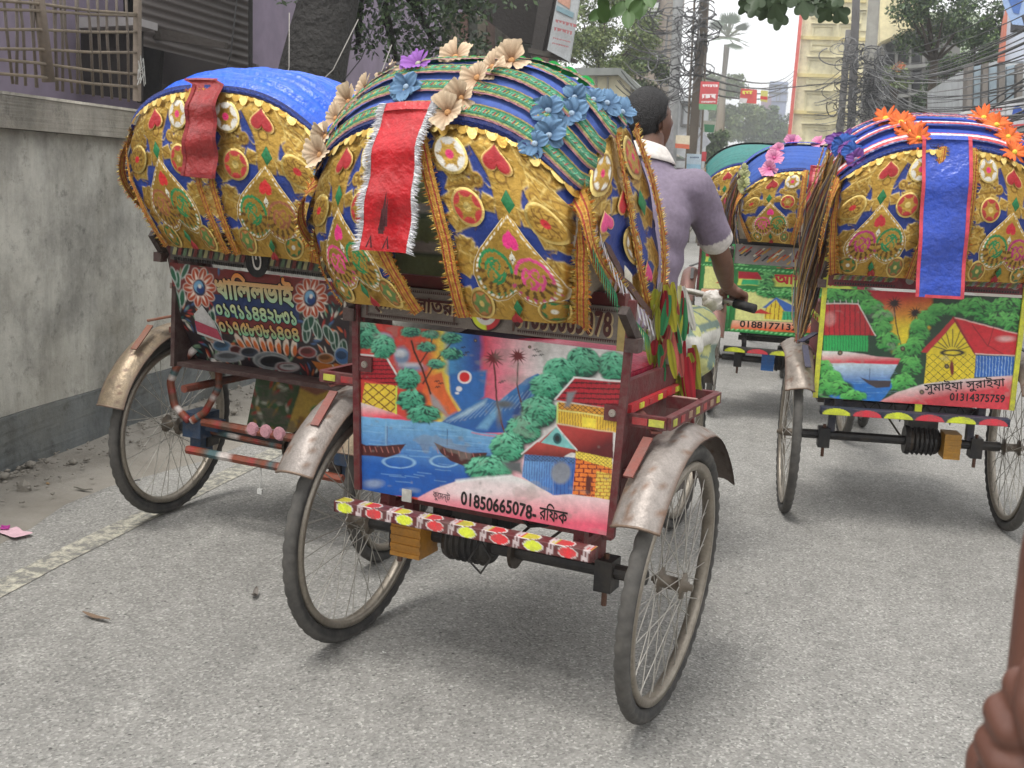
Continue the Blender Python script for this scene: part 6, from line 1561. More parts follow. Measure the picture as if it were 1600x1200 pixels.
litter('grey_feather', 'tiny white flake on the asphalt below the near rickshaw', 600, 1020, .015, .008, 1.2, C(200, 200, 196), .1, 'flake')
p = atz(38, 772, 0); mb = MB(C(120, 104, 88)); mb.add(ICO*np.array([.035, .03, .04]) + [0, 0, .028], icf); o_ = mb.build('stone', M_DIRT); o_.location = tuple(p); tag(o_, 'fist sized brown stone at the foot of the wall', 'stone')
def btext(k, name, s, pa, pb, hpx, col, col2=None, bold=.02, spacing=1.0, jitter=None, off=.0015):
    """lettering between two sketch points of the board"""
    cv = k.P['art']; w, h = k.P['wb'], k.P['zt'] - k.P['zb']
    f = lambda p: np.array([(cv.uv(*p)[0] - .5)*w, (.5 - cv.uv(*p)[1])*h])
    a, b = f(pa), f(pb); c = (a + b)/2; d = b - a
    q = f(((pa[0]+pb[0])/2, (pa[1]+pb[1])/2 + hpx)); hh = abs((q - c)[1])
    return lettering(name, s, k.S, c[0], c[1], np.linalg.norm(d), hh, col, k.board, None, bold, math.atan2(d[1], d[0]), col2, spacing, jitter, off)
CREAM, CREAM2 = C(150, 112, 80), C(216, 194, 164)
BLU, BLU2 = C(52, 84, 118), C(112, 148, 182)
def roof_flowers(k, uts, kind, r, c0, c1, cc, n, off=.02):
    for u, t in uts:
        p = k.H.roof(np.array([u]), np.array([t]), off)[0]; p2 = k.H.roof(np.array([u]), np.array([t]), off + .05)[0]
        nn = (p2 - p); nn /= np.linalg.norm(nn); nn = nn + np.array([rnd.uniform(-.4, .4), -1.25 + rnd.uniform(-.4, .3), 0])
        flower(k.root, p, nn, r*rnd.uniform(.9, 1.12), kind, c0, c1, cc, n)

# ---- the near rickshaw with the lake picture
main = make_rickshaw(dict(pose=(-.638, 3.029, 13.6, -.4), R=.378, T=.99, yb=-.186, xb=.018, wb=.789, zb=.537, zt=1.017, pitch=.017, taper=-.04, camber=3.0,
    art=art_lake(), body=C(96, 26, 30), accent=(DARKRED, RED, YEL), guard=(35, 150, .004), shelf=True, guardcol=C(150, 142, 136, .45), guardL=(32, 128, .003), strap=C(128, 70, 60),
    bumper=(.385, -.25, .505, C(92, 30, 32), 8, 'oval'), motor=-.10, box=(-.27, C(176, 122, 44), .10), rail=C(110, 44, 46), cloth=C(70, 96, 170), ribs=5, pleat='cloth', roofmat=M_CLOTH, seed=4,
    strip=(.095, C(128, 118, 110, .3)), pal=dict(), hood=dict(w=.91, z0=1.085, z1=1.555, h=1.0, skew=0, x0=-.045, yf=-.05, rise=.155), left_in=[-.14, -.40, -.26], right_in=[.27, .17, -.08], outR=[1.16, 1.06, 1.0], outL=[.96, 1.0, 1.0],
    label='nearest cycle rickshaw with a lake painted on its board and cream flowers on its hood', steer=.05))
k = main
btext(k, 'phone_lettering', '01850665078-', (498, 800), (800, 852), 52, BLACK, bold=.028, spacing=1.02, jitter=.002)
btext(k, 'name_lettering', 'রিফক', (812, 842), (925, 862), 66, BLACK, bold=.015)
btext(k, 'small_lettering', 'কুমেন্ট'.replace('মে', 'েম'), (386, 786), (455, 800), 40, C(60, 54, 58), bold=.0)
def strip_surf(k):
    return lambda u, v, off=0.0: np.stack([np.asarray(u) + k.P.get('xb', 0), np.full(np.shape(u), k.P['yb'] - .0) - np.asarray(off), k.zc + np.asarray(v)], -1)
SS = strip_surf(k)
for nm, s, cx, wd, sp in (('name_lettering', 'শ্রীকমলাতর', -.235, .27, 1.0), ('phone_lettering', '01850665078', .215, .27, 1.1)):
    for ddx, ddz, cc, off in ((.004, -.003, C(190, 170, 130), .002), (0, 0, C(70, 22, 20), .005)):
        lettering(nm, s, lambda u, v, o_, ddx=ddx, ddz=ddz: SS(u + ddx, v + ddz, o_), cx, .004, wd, .064, cc, k.root, bold=.03, spacing=sp, off=off)
mb = MB()
for sx in (-1, 1):
    for i in range(46):
        x = sx*.23 + (i - 22.5)*.0062; p = SS(np.array([x, x + .006, x + .003]), np.array([-.034, -.034, -.043]), .004); mb.add(p, [(0, 1, 2)], C(60, 26, 22))
        p = SS(np.array([x, x + .006, x + .003]), np.array([.036, .036, .044]), .004); mb.add(p, [(0, 1, 2)], C(60, 26, 22))
for x in (-.375, -.10, .075, .372): mb.add(SS(np.array([x, x + .006, x + .006, x]), np.array([-.04, -.04, .04, .04]), .003), [(0, 1, 2, 3)], C(90, 60, 50))
mb.build('stamped_edging', M_WORN, k.root)
# round emblem in the middle of the strip
mb = MB(); th = np.linspace(0, 2*PI, 40, endpoint=False); T = np.linspace(.01, 1, 16)[:, None]
rx = T*.048*np.cos(th); rz = T*.048*np.sin(th); tt = np.broadcast_to(T, rx.shape)
cc = np.tile(np.array(WHITE), tt.shape + (1,)); ang = np.broadcast_to(th[None], rx.shape)
cc[(tt > .62) & (rx < .0)] = C(216, 226, 60); cc[(tt > .62) & (rx >= 0)] = C(196, 36, 44)
sw = np.hypot(rx + .002, rz - .01); cc[(sw < .027) & (sw > .018)] = C(130, 24, 34); cc[(np.hypot(rx, rz - .014) < .009)] = C(150, 24, 36); cc[tt > .93] = C(40, 22, 22)
mb.grid(SS(rx - .0, rz, .012 - .004*tt), cc, wrapu=True); mb.build('round_emblem', M_PAINT, k.root, smooth=True)
# green trim bands across the roof
GB = [C(160, 136, 76, .4), C(40, 116, 80), C(66, 142, 104), C(84, 158, 124), C(150, 178, 144, .2), C(76, 150, 116), C(48, 124, 86), C(166, 156, 100, .3), C(160, 108, 116)]
for i, t in enumerate((.035, .15, .30, .50, .76)):
    trim_band('trim_band', k.H.roof, [(-1, t), (-.6, t), (0, t), (.6, t), (1, t)], .040, GB, k.root, .018, n=120)
    mb = MB(); uu = np.linspace(-.98, .98, 90)
    for j, u_ in enumerate(uu):
        p = k.H.roof(np.array([u_, u_ + .012]), np.array([t - .006, t + .012]), .0225); mb.beam(p[0], p[1], .0035, .0015, (C(214, 196, 90, .6), C(120, 210, 170), C(206, 90, 90))[j % 3])
    mb.build('sequin_stitching', M_TINSEL, k.root)
trim_band('trim_band', k.H.roof, [(-1, 0.0), (0, 0.0), (1, 0.0)], .03, [C(28, 40, 110), C(20, 34, 96)], k.root, .014)
mb = MB()
for i in range(13):
    u0 = -.72 + i*.12; a = np.linspace(0, PI, 9); c0 = k.H.roof(np.array([u0]), np.array([.80]), .006)[0]
    pts = [c0 + np.array([.024*math.cos(q), 0, .026*math.sin(q)]) for q in a]; pts2 = [p + np.array([0, .012, -.002]) for p in pts]
    mb.grid(np.array([pts, pts2]), C(30, 150, 64)); mb.add(np.array(pts + [c0]), [(j, j+1, 9) for j in range(8)], C(40, 165, 76))
mb.build('green_scallops', M_CLOTH, k.root, smooth=False)
roof_flowers(k, [(.14, .0), (.20, .08), (.24, .20), (.28, .32), (.34, .46), (-.90, .02), (-.92, .14), (-.90, .28), (-.86, .42), (-.80, .56), (-.72, .70), (-.62, .80), (-.18, .66)], 'trumpet', .043, CREAM, CREAM2, C(190, 140, 90), 6)
roof_flowers(k, [(-.30, .36)], 'trumpet', .044, C(120, 60, 140), C(150, 96, 180), C(170, 170, 150), 7)
roof_flowers(k, [(-.26, .14), (.74, .0), (.80, .08), (.74, .18), (.84, .28), (.80, .40), (.86, .54), (.90, .70), (.95, .86), (-1.0, .1), (-1.0, .3), (-1.0, .5), (-1.0, .0), (-1.0, .7)], 'round', .037, BLU, BLU2, C(150, 170, 190), 8)
flap_streak = lambda G: 1 - .12*np.clip(np.sin(G[..., 2]*31 + G[..., 0]*20), 0, 1)
f = hanging_flap(k, -.17, -.045, .05, 1.235, C(190, 26, 36), RED, -.205, -.075, name='red_flap', fringe_cols=[C(225, 224, 226), C(200, 200, 206), C(236, 236, 236)], streaks=flap_streak)
mb = MB(C(70, 18, 24))
def flap_pt(u, q): return np.array([-.185 + .125*u - .02*q, -.482, 1.50 - .26*q])
for (a0, b0, wd) in (((.62, .45), (.58, .82), .010), ((.66, .5), (.66, .78), .006), ((.55, .6), (.58, .85), .008)):
    mb.add([flap_pt(*a0), flap_pt(*b0) + [wd, 0, 0], flap_pt(*b0) - [wd, 0, 0]], [(0, 1, 2)])
for u0 in (.30, .68):
    mb.add([flap_pt(u0 + .06, .86), flap_pt(u0 - .05, .985), flap_pt(u0 - .01, .985), flap_pt(u0 + .045, .90), flap_pt(u0 + .07, .985), flap_pt(u0 + .11, .985)], [(0, 1, 2, 3), (0, 3, 4, 5)])
mb.build('inked_marks', M_CLOTH, f)
# frilled garland on the right rear edge and foil streamers
mb = MB(); rs = np.random.RandomState(5)
SD = lambda p, q, o_: k.H.sideR(np.asarray(p, float), (1 - np.asarray(q, float))*.96, o_)
path = np.array([[.355, -.30, 1.33], [.36, -.22, 1.25], [.36, -.11, 1.18], [.365, .02, 1.11], [.37, .12, 1.06]])
q = np.linspace(0, 4, 26); PP = np.stack([np.interp(q, range(5), path[:, i]) for i in range(3)], -1)
for i in range(25):
    a, b = PP[i], PP[i+1]; d = np.array([.010, -.048, -.044]); lift = np.array([.02*(i % 2), 0, 0])
    mb.add([a, b, b + d*.9 + lift, a + d*.9 + lift], [(0, 1, 2, 3)], C(206, 204, 208, .3) if i % 2 else C(170, 150, 150, .4))
    mb.add([a + d*.85, b + d*.85, (a + b)/2 + d*1.9 + [.012, 0, 0]], [(0, 1, 2)], C(40, 150, 96) if i % 3 else C(30, 120, 80))
    mb.add([a - d*.1, b - d*.1, b - d*.5, a - d*.5], [(0, 1, 2, 3)], C(90, 60, 54))
mb.build('frilled_garland', M_TINSEL, k.root)
_strips = {}
def foil_strip(k, p, L, w, col, ax, ay, az):
    key = tuple(col)
    if key not in _strips:
        n = 9; V = np.linspace(0, 1, n); wd = np.sin(np.clip(V*.9 + .06, 0, 1)*PI)**.5
        G = np.stack([np.stack([s*wd*.5, .16*(1 - abs(s))*np.ones(n) + .05*np.sin(V*7), -V], -1) for s in (-1, -.5, 0, .5, 1)], 1)
        c2 = np.tile(np.array(col), (n, 5, 1)); c2[:, 2, :3] *= .7; c2[:, 3, :3] = np.clip(c2[:, 3, :3]*1.25, 0, 1)
        mb = MB(); mb.grid(G, c2); o_ = mb.build('foil_streamer', M_TINSEL); _strips[key] = o_.data; bpy.data.objects.remove(o_)
    o_ = link('foil_streamer', _strips[key], k.root, tuple(p), (ax, ay, az)); o_.scale = (w, w, L); return o_
cols = [C(206, 214, 70), C(204, 40, 56), C(226, 224, 214, .2), C(60, 160, 100), C(220, 110, 100), C(214, 208, 60), C(226, 224, 150), C(190, 30, 50)]
for i in range(64):
    q_ = rnd.random(); p = np.array([.36 + rnd.uniform(-.01, .06), .20 + rnd.uniform(-.08, .12), 1.17 - q_*.20])
    foil_strip(k, p, rnd.uniform(.07, .15), rnd.uniform(.014, .030), cols[i % 8], rnd.uniform(-.35, .1), rnd.uniform(-.35, .15), rnd.uniform(-.9, .9))
for i in range(9):
    p = np.array([.39 + rnd.uniform(-.01, .05), .26 + rnd.uniform(-.03, .10), .99 - rnd.random()*.05])
    foil_strip(k, p, rnd.uniform(.12, .17), .03, cols[(0, 1, 5, 1, 0)[i % 5]], rnd.uniform(-.2, .1), rnd.uniform(-.4, -.1), rnd.uniform(-.5, .5))
mb = MB(C(170, 150, 96)); mb.box((.40, -.187, 1.06), (.03, .012, .10)); mb.build('wooden_batten', M_WOOD, k.root)
for x, z in ((-.372, .90), (.375, .86)):
    p = k.S(np.array([x]), np.array([z - .777]), .004)[0]; mb = MB(DARKRED); mb.box((p[0], p[1], p[2]), (.045, .008, .04)); mb.lathe([(p[1] - .008, .001), (p[1] - .008, .009), (p[1], .012)], 'y', 12, (p[0], 0, p[2]), C(170, 160, 150, .6)); mb.build('bolt_plate', M_WORN, k.root)
mb = MB(BLK); mb.tube([(.02, .02, .55), (.06, -.02, .50), (.10, -.03, .47), (.15, -.02, .48), (.17, 0, .52)], .006, 6); mb.tube([(-.02, -.09, .42), (-.05, -.10, .36), (-.01, -.10, .33), (.02, -.10, .38), (-.02, -.09, .42)], .004, 5); mb.box((-.12, .12, .47), (.26, .16, .09)); mb.build('controller_and_wires', M_RUBBER, k.root)
mb = MB(C(190, 190, 184)); mb.box((-.2, -.2, .548), (.030, .004, .035)); mb.build('tin_scrap', M_METAL, k.root)

# ---- the right rickshaw with the sunset village picture
right = make_rickshaw(dict(pose=(.713, 5.208, -3.4, -.9), R=.369, T=.969, yb=-.202, wb=.801, zb=.573, zt=1.051, camber=0, art=art_sunset(), body=C(120, 32, 44), accent=(DARKRED, C(204, 214, 60), RED),
    guard=(22, 120, .004), guardL=(38, 110, .012), guardR=(45, 110, .006), guardcol=C(146, 136, 126, .5), strap=C(60, 60, 80), bumper=(.385, -.25, .53, C(34, 40, 62), 6, 'arch'), motor=.10, box=(.215, C(184, 134, 48), .07),
    rail=C(44, 46, 60), cloth=C(36, 70, 170), ribs=5, pleat='cloth', roofmat=M_CLOTH, seed=9, strip=(.075, C(120, 40, 50)), pal=dict(pink=C(176, 40, 110), heart=C(196, 40, 54)), post=C(206, 206, 60),
    hood=dict(w=.99, z0=1.12, z1=1.65, h=.95, rise=.13), left_in=[-.28, -.14, -.06], right_in=[.28, .26, .24], outL=[1.12, 1.04, 1.0], outR=[1.12, 1.04, 1.0], bandw=.03, rail2=C(170, 36, 50),
    label='cycle rickshaw at right with a sunset village on its board and a long blue flap'))
k = right
btext(k, 'name_lettering', 'সুমাইয়া সুরাইয়া', (678, 528), (1038, 508), 62, C(30, 20, 26), bold=.012)
btext(k, 'phone_lettering', '01314375759', (792, 568), (1038, 582), 36, C(30, 20, 26), bold=.022)
for t in (.06, .22, .40, .62):
    RW = [C(196, 60, 66), C(222, 214, 216), C(222, 214, 216), C(200, 64, 72), C(200, 64, 72), C(40, 56, 120)]
    trim_band('trim_band', k.H.roof, [(-1, t), (-.5, t), (0, t), (.5, t), (1, t)], .040, RW, k.root, .02, n=110, mat=M_SATIN)
roof_flowers(k, [(-.36, .10), (-.42, .26), (-.52, .45), (.62, .02), (.58, .16), (.50, .32), (.42, .5), (-.30, .04)], 'daisy', .056, C(226, 120, 50), C(222, 96, 40), C(216, 196, 70), 22)
roof_flowers(k, [(-.86, .05), (-.90, .22), (-.88, .42), (-.94, .6)], 'round', .045, C(96, 50, 130), C(130, 80, 160), C(150, 130, 160), 7)
roof_flowers(k, [(-.88, .13), (-.92, .33)], 'round', .055, C(20, 60, 130), C(40, 90, 170), C(60, 90, 150), 7)
hanging_flap(k, -.10, .075, .05, 1.055, C(44, 76, 178), C(200, 70, 84), -.075, .10, name='blue_flap', wave=.007)
U_ = np.linspace(-.36, .36, 60); mb = MB()
for sx in (-1, 1):
    for i in range(24):
        x = sx*.24 + (i - 12)*.0105 + (.02 if sx > 0 else 0); 
        for z, c_ in ((k.zc + .022, BLK), (k.zc - .026, BLK)): mb.box((x, -.215, z), (.006, .004, .009), c_)
        mb.add([(x - .01, -.212, k.zc - .012), (x + .012, -.212, k.zc - .004), (x + .016, -.212, k.zc + .012), (x - .006, -.212, k.zc + .006)], [(0, 1, 2, 3)], (C(170, 160, 90), C(90, 130, 80), C(150, 150, 146), C(180, 60, 60))[i % 4])
for x in (-.04, .385, .43): mb.lathe([(-.208, .001), (-.208, .016), (-.2, .018)], 'y', 14, (x - .02, 0, k.zc), C(150, 150, 140))
mb.build('pierced_edging', M_PAINT, k.root)
mb = MB(C(206, 214, 50)); mb.box((.03, -.19, .565), (.028, .02, .07)); mb.build('yellow_lug', M_PAINT, k.root)
def strand_bundle(k, pts, n, spread, cols, r, name, seed, mat=None):
    rs = np.random.RandomState(seed); pts = np.array(pts); mb = MB()
    q = np.linspace(0, len(pts) - 1, 16)
    for i in range(n):
        o1 = rs.randn(3)*spread; o2 = rs.randn(3)*spread*.5
        P_ = np.stack([np.interp(q, range(len(pts)), pts[:, a]) for a in range(3)], -1); t = (q/q[-1])[:, None]
        P_ = P_ + o1*np.sin(t*PI*.9 + .3) + o2*np.sin(t*8 + i)*.4 + rs.randn(16, 3)*.002
        mb.tube(P_, r*(.6 + .8*rs.rand()), 4, cols[rs.randint(len(cols))], cap=False)
    return mb.build(name, mat or M_TINSEL, k.root)
BR = [C(140, 104, 64), C(160, 120, 74, .3), C(110, 88, 66), C(190, 160, 104, .4), C(150, 142, 130, .2), C(96, 76, 62), C(170, 84, 76), C(130, 130, 150, .2)]
strand_bundle(k, [(-.39, -.30, 1.60), (-.42, -.25, 1.44), (-.44, -.12, 1.24), (-.46, -.05, 1.06), (-.48, -.08, .90), (-.49, -.1, .80)], 190, .026, BR, .0022, 'tinsel_strands', 3)
strand_bundle(k, [(-.40, -.12, 1.60), (-.45, .0, 1.38), (-.45, .08, 1.15), (-.47, 0, .98)], 130, .024, BR, .0022, 'tinsel_strands', 8)
mb = MB(BLK); 
for i in range(7): mb.tube([(-.2 + .07*i, -.1, .56), (-.17 + .07*i, -.14, .52 - .02*(i % 3)), (-.13 + .07*i, -.1, .55)], .004, 5)
mb.box((.05, .1, .55), (.4, .2, .05)); mb.build('controller_and_wires', M_RUBBER, k.root)

# ---- the left rickshaw with the flower painted curved back
left = make_rickshaw(dict(pose=(-1.755, 3.98, 9.5, 1.2), R=.363, T=1.02, yb=-.17, wb=.80, zb=.62, zt=1.04, bulge=.16, camber=1.0, art=art_flowers(), body=C(60, 36, 34), accent=(C(90, 46, 34), C(150, 130, 120), C(60, 84, 110)),
    guard=(18, 130, .003), guardcol=C(150, 134, 112, .6), guardL=(20, 95, .003), strap=C(120, 70, 46), bumper=(.40, -.16, .40, C(84, 34, 32), 6, 'none'), motor=.18, box=(.30, C(60, 50, 44), .05), rail=C(110, 52, 36),
    cloth=C(24, 92, 214), ribs=6, pleat='plastic', roofmat=M_SATIN, seed=2, strip=(.085, C(110, 106, 100, .3)), pal=dict(pink=C(150, 90, 60), green=C(60, 120, 60), heart=C(206, 40, 44)), tube=C(110, 60, 40), rail2=C(70, 50, 44),
    hood=dict(w=1.0, z0=1.12, z1=1.67, h=1.0, skew=-.06, rise=.105, yf=.07, x0=.0), outL=[.78, .94, 1.0], left_in=[.0, -.16, -.24], right_in=[.12, -.02, -.10], bandw=.024,
    slim=True, taper=-.10, label='cycle rickshaw by the concrete wall with a bright blue plastic hood and flower painted back'))
k = left
for s_, a_, b_, h_ in (('খািললভাই', (505, 262), (955, 300), 140), ('০১৭১১৪৪২৮৩১', (498, 372), (965, 418), 74), ('০১৭৫৮৩৮১৪০৪', (498, 450), (968, 492), 70)):
    btext(k, 'letter_outline', s_, a_, b_, h_, C(28, 20, 22), bold=.085, off=.002)
btext(k, 'name_lettering', 'খািললভাই', (505, 262), (955, 300), 132, C(226, 130, 44), C(150, 206, 170), bold=.04, off=.0035)
btext(k, 'phone_lettering', '০১৭১১৪৪২৮৩১', (498, 372), (965, 418), 66, C(206, 206, 150), C(120, 190, 160), bold=.035, off=.0035)
btext(k, 'phone_lettering', '০১৭৫৮৩৮১৪০৪', (498, 450), (968, 492), 62, C(226, 150, 70), C(110, 190, 150), bold=.035, off=.0035)
SSL = strip_surf(k); mb = MB()
for sx in (-1, 1):
    for i in range(40):
        x = sx*.215 + (i - 20)*.0078; mb.box((x, -.178, k.zc + .034), (.003, .004, .012), BLK); mb.box((x, -.178, k.zc - .036), (.003, .004, .012), BLK)
        if i % 3 == 0: mb.add([(x - .012, -.178, k.zc - .022), (x + .004, -.178, k.zc - .022), (x + .014, -.178, k.zc + .022), (x, -.178, k.zc + .022)], [(0, 1, 2, 3)], (C(170, 166, 120), C(120, 50, 46), C(96, 120, 90))[(i//3) % 3])
mb.build('pierced_edging', M_PAINT, k.root)
mb = MB(C(16, 16, 18)); a = np.linspace(0, 2*PI, 20, endpoint=False); mb.add(np.stack([.055*np.cos(a)*.9, np.full(20, -.186), k.zc - .012 + .058*np.sin(a)], -1), [tuple(range(20))]); mb.build('black_badge', M_PAINT, k.root)
lettering('badge_lettering', '৩', lambda u, v, o_: np.stack([u, np.full(np.shape(u), -.190), k.zc - .012 + v], -1), 0, 0, .042, .06, WHITE, k.root, bold=.0)
mb = MB(WHITE); p = [(-.335, -.125), (-.225, -.145), (-.25, .02), (-.31, -.03)]
pts = k.S(np.array([-.34, -.215, -.235, -.275, -.325]), np.array([-.06, -.085, .0, .06, .02]), .004); mb.add(pts, [(0, 1, 2, 3, 4)], C(200, 198, 196))
pts = k.S(np.array([-.335, -.22, -.23, -.33]), np.array([-.05, -.075, -.03, -.005]), .006); mb.add(pts, [(0, 1, 2, 3)], C(176, 70, 90)); mb.build('torn_sticker', M_CLOTH, k.root)
hanging_flap(k, -.115, .005, .03, 1.375, C(150, 44, 44), C(130, 34, 36), -.12, .0, name='red_flap', wave=.008, streaks=lambda G: 1 - .25*(np.sin(G[..., 2]*75) > .9))
# painted iron spring arms at the left wheel
SA = [C(150, 40, 36), C(206, 196, 190), C(96, 60, 40), C(130, 60, 34), C(60, 96, 100)]
def painted_tube(mb, pts, r, seed):
    rs = np.random.RandomState(seed); q = np.linspace(0, len(pts) - 1, 26); pts = np.array(pts, float)
    P_ = np.stack([np.interp(q, range(len(pts)), pts[:, a]) for a in range(3)], -1); cc = []
    for i in range(26): cc.append(SA[(i//2*7 + seed) % 5] if rs.rand() > .35 else SA[3])
    mb.tube(P_, r, 6, np.array(cc))
for s in (-1, 1):
    mb = MB()
    painted_tube(mb, [(s*.36, -.06, .70), (s*.43, -.08, .62), (s*.45, -.09, .56), (s*.42, -.10, .47), (s*.35, -.1, .42)], .016, 1)
    painted_tube(mb, [(s*.33, -.02, .72), (s*.26, -.04, .62), (s*.25, -.05, .56), (s*.29, -.08, .46), (s*.34, -.1, .42)], .015, 2)
    mb.build('spring_arm', M_WORN, k.root, smooth=True)
    mb = MB(C(40, 62, 88)); mb.box((s*.345, -.03, .40), (.085, .12, .10)); mb.box((s*.34, -.03, .315), (.05, .08, .07)); mb.box((s*.30, -.04, .405), (.12, .05, .045)); mb.build('spring_box', M_WORN, k.root)
mb = MB()
painted_tube(mb, [(-.30, -.08, .42), (.34, -.08, .42)], .017, 3); painted_tube(mb, [(-.34, -.12, .31), (.36, -.12, .31)], .017, 5); painted_tube(mb, [(-.30, -.02, .37), (0, -.02, .36), (.3, 0, .36)], .011, 7)
for i, x in enumerate((-.06, 0, .06)): mb.lathe([(-.102, .001), (-.102, .02), (-.09, .028)], 'y', 12, (x, 0, .43), C(206, 150, 160))
mb.lathe([(0, .001), (0, .045), (.012, .05), (.02, .045), (.02, .001)], 'x', 16, (.06, 0, .35), BLK); mb.build('painted_cross_bar', M_WORN, k.root, smooth=False)
cvd = art_dome(); Sd = lambda u, v, off=0.0: np.stack([np.asarray(u), np.full(np.shape(u), .30) + v*.3, .47 + np.asarray(v)], -1)
board('painted_tin', cvd, Sd, .66, .26, M_PAINT, k.root)
mb = MB(C(200, 200, 196)); mb.tube([(.0, -.12, .31), (.005, -.12, .25), (0, -.12, .21)], .003, 5); mb.box((.002, -.12, .20), (.02, .01, .02)); mb.build('dangling_charm', M_METAL, k.root)
mb = MB(C(84, 34, 30)); mb.tube([(-.445, -.28, 1.52), (-.47, -.22, 1.40), (-.46, -.18, 1.26)], [.012, .02, .018], 8); mb.tube([(-.46, -.18, 1.26), (-.43, -.14, 1.14), (-.40, -.12, 1.07)], .017, 8, C(96, 66, 50)); mb.tube([(-.461, -.182, 1.28), (-.452, -.16, 1.20)], .024, 8, C(120, 116, 110)); mb.build('hood_stay', M_WORN, k.root, smooth=True)

# ---- the far rickshaw with the green board, and one with a plain teal hood ahead of it
fc = atz(1108, 642)
far = make_rickshaw(dict(pose=(fc[0] + .485, fc[1], .5, 0), R=.369, T=.97, yb=-.2, wb=.82, zb=.56, zt=.98, art=art_green(), body=C(40, 120, 70), accent=(C(40, 130, 70), C(204, 214, 60), RED), guard=(25, 110, .004), guardcol=C(120, 84, 76, .3),
    strap=C(60, 60, 60), bumper=(.42, -.22, .455, BLK, 6, 'arch'), motor=-.02, box=(-.14, C(50, 110, 180), .08), rail=BLK, cloth=C(50, 84, 160), ribs=4, pleat='cloth', roofmat=M_CLOTH, seed=6, strip=(.12, C(140, 134, 130)),
    pal=dict(), hood=dict(w=.96, z0=1.14, z1=1.58, h=1.0), left_in=[-.20, -.10, -.08], right_in=[.30, .28, .26], post=C(60, 160, 90), far=True, rail2=BLK,
    label='cycle rickshaw ahead with a green village board, partly hidden behind the sunset one'))
k = far
btext(k, 'name_lettering', 'আশাআরা', (330, 668), (590, 676), 52, C(190, 40, 50), bold=.04)
btext(k, 'phone_lettering', '0188177132 3'.replace(' ', ''), (210, 888), (440, 902), 30, BLACK, bold=.02)
SSF = strip_surf(k)
mb = MB(C(150, 148, 150)); mb.add(SSF(np.array([-.06, .10, .10, -.06]), np.array([-.055, -.055, .055, .055]), .004), [(0, 1, 2, 3)]); mb.build('number_plate', M_PAINT, k.root)
lettering('plate_lettering', 'A15', SSF, .015, .008, .13, .075, C(130, 26, 46), k.root, bold=.03, off=.007)
mb = MB(); rs = np.random.RandomState(4)
for i in range(60):
    x = rs.uniform(-.40, -.08) if i % 2 else rs.uniform(.12, .40); z = rs.uniform(-.045, .02); c_ = (C(206, 120, 50), C(220, 214, 190), C(40, 40, 50), C(200, 160, 70), C(170, 60, 50))[i % 5]
    mb.add(SSF(np.array([x, x + .01, x + .045, x + .035]), np.array([z, z - .004, z + .03, z + .034]), .003 + .0002*(i % 7)), [(0, 1, 2, 3)], c_)
mb.build('painted_scrolls', M_PAINT, k.root)
hanging_flap(k, .0, .16, .02, 1.27, C(170, 46, 66), C(150, 36, 50), -.01, .15, name='red_flap')
trim_band('trim_band', k.H.roof, [(-1, .55), (0, .55), (1, .55)], .10, [C(30, 50, 170), C(40, 60, 180), C(30, 50, 170)], k.root, .02)
roof_flowers(k, [(-.62, .04), (-.56, .16), (-.50, .30), (.1, .5), (-.3, .62)], 'trumpet', .05, C(190, 90, 140), C(220, 150, 180), C(200, 90, 140), 6)
roof_flowers(k, [(-.96, .03), (-.97, .16), (-.96, .3)], 'round', .045, C(110, 120, 70), C(190, 190, 140), C(150, 150, 90), 6)
strand_bundle(k, [(-.42, -.30, 1.52), (-.46, -.2, 1.36), (-.46, -.1, 1.18), (-.47, -.05, 1.08)], 110, .02, BR, .0025, 'tinsel_strands', 13)
strand_bundle(k, [(-.40, -.1, 1.55), (-.45, -.05, 1.36), (-.46, .05, 1.15)], 80, .016, BR, .0025, 'tinsel_strands', 14)
for cc_, x in ((C(44, 44, 48), .1),):
    pass
applique('star_medallion', lambda p, q, o_: np.stack([.20 + (np.asarray(p) - .5)*.16, np.full(np.shape(p), -.40) - o_, 1.22 + (np.asarray(q) - .5)*.16], -1), 50, 65, o_circle(40), c_star(C(220, 220, 214), GOLD, C(200, 60, 60), edge=C(40, 80, 170)), k.root)

teal = make_rickshaw(dict(pose=(-.03, 9.6, 2, 0), R=.369, T=.97, yb=-.2, wb=.80, zb=.56, zt=.98, art=art_green(), body=C(40, 60, 60), accent=(C(40, 60, 60), C(120, 120, 60), C(120, 40, 40)), guard=(25, 110, .004), guardcol=C(120, 84, 76, .3),
    strap=C(60, 60, 60), bumper=(.42, -.22, .455, BLK, 6, 'arch'), motor=-.02, box=(-.14, C(60, 60, 64), .08), rail=BLK, cloth=C(60, 120, 116), ribs=3, pleat='cloth', roofmat=M_CLOTH, seed=16, strip=(.12, C(40, 40, 44)),
    pal=dict(), hood=dict(w=1.02, z0=1.14, z1=1.66, h=1.2), left_in=[-.20, -.10, -.08], right_in=[.30, .28, .26], far=True, rail2=BLK, label='cycle rickshaw with a plain teal cloth hood, farthest of those at the right'))
trim_band('trim_band', teal.H.roof, [(-1, .9), (0, .9), (1, .9)], .16, [C(24, 34, 60)], teal.root, .02, mat=M_CLOTH)
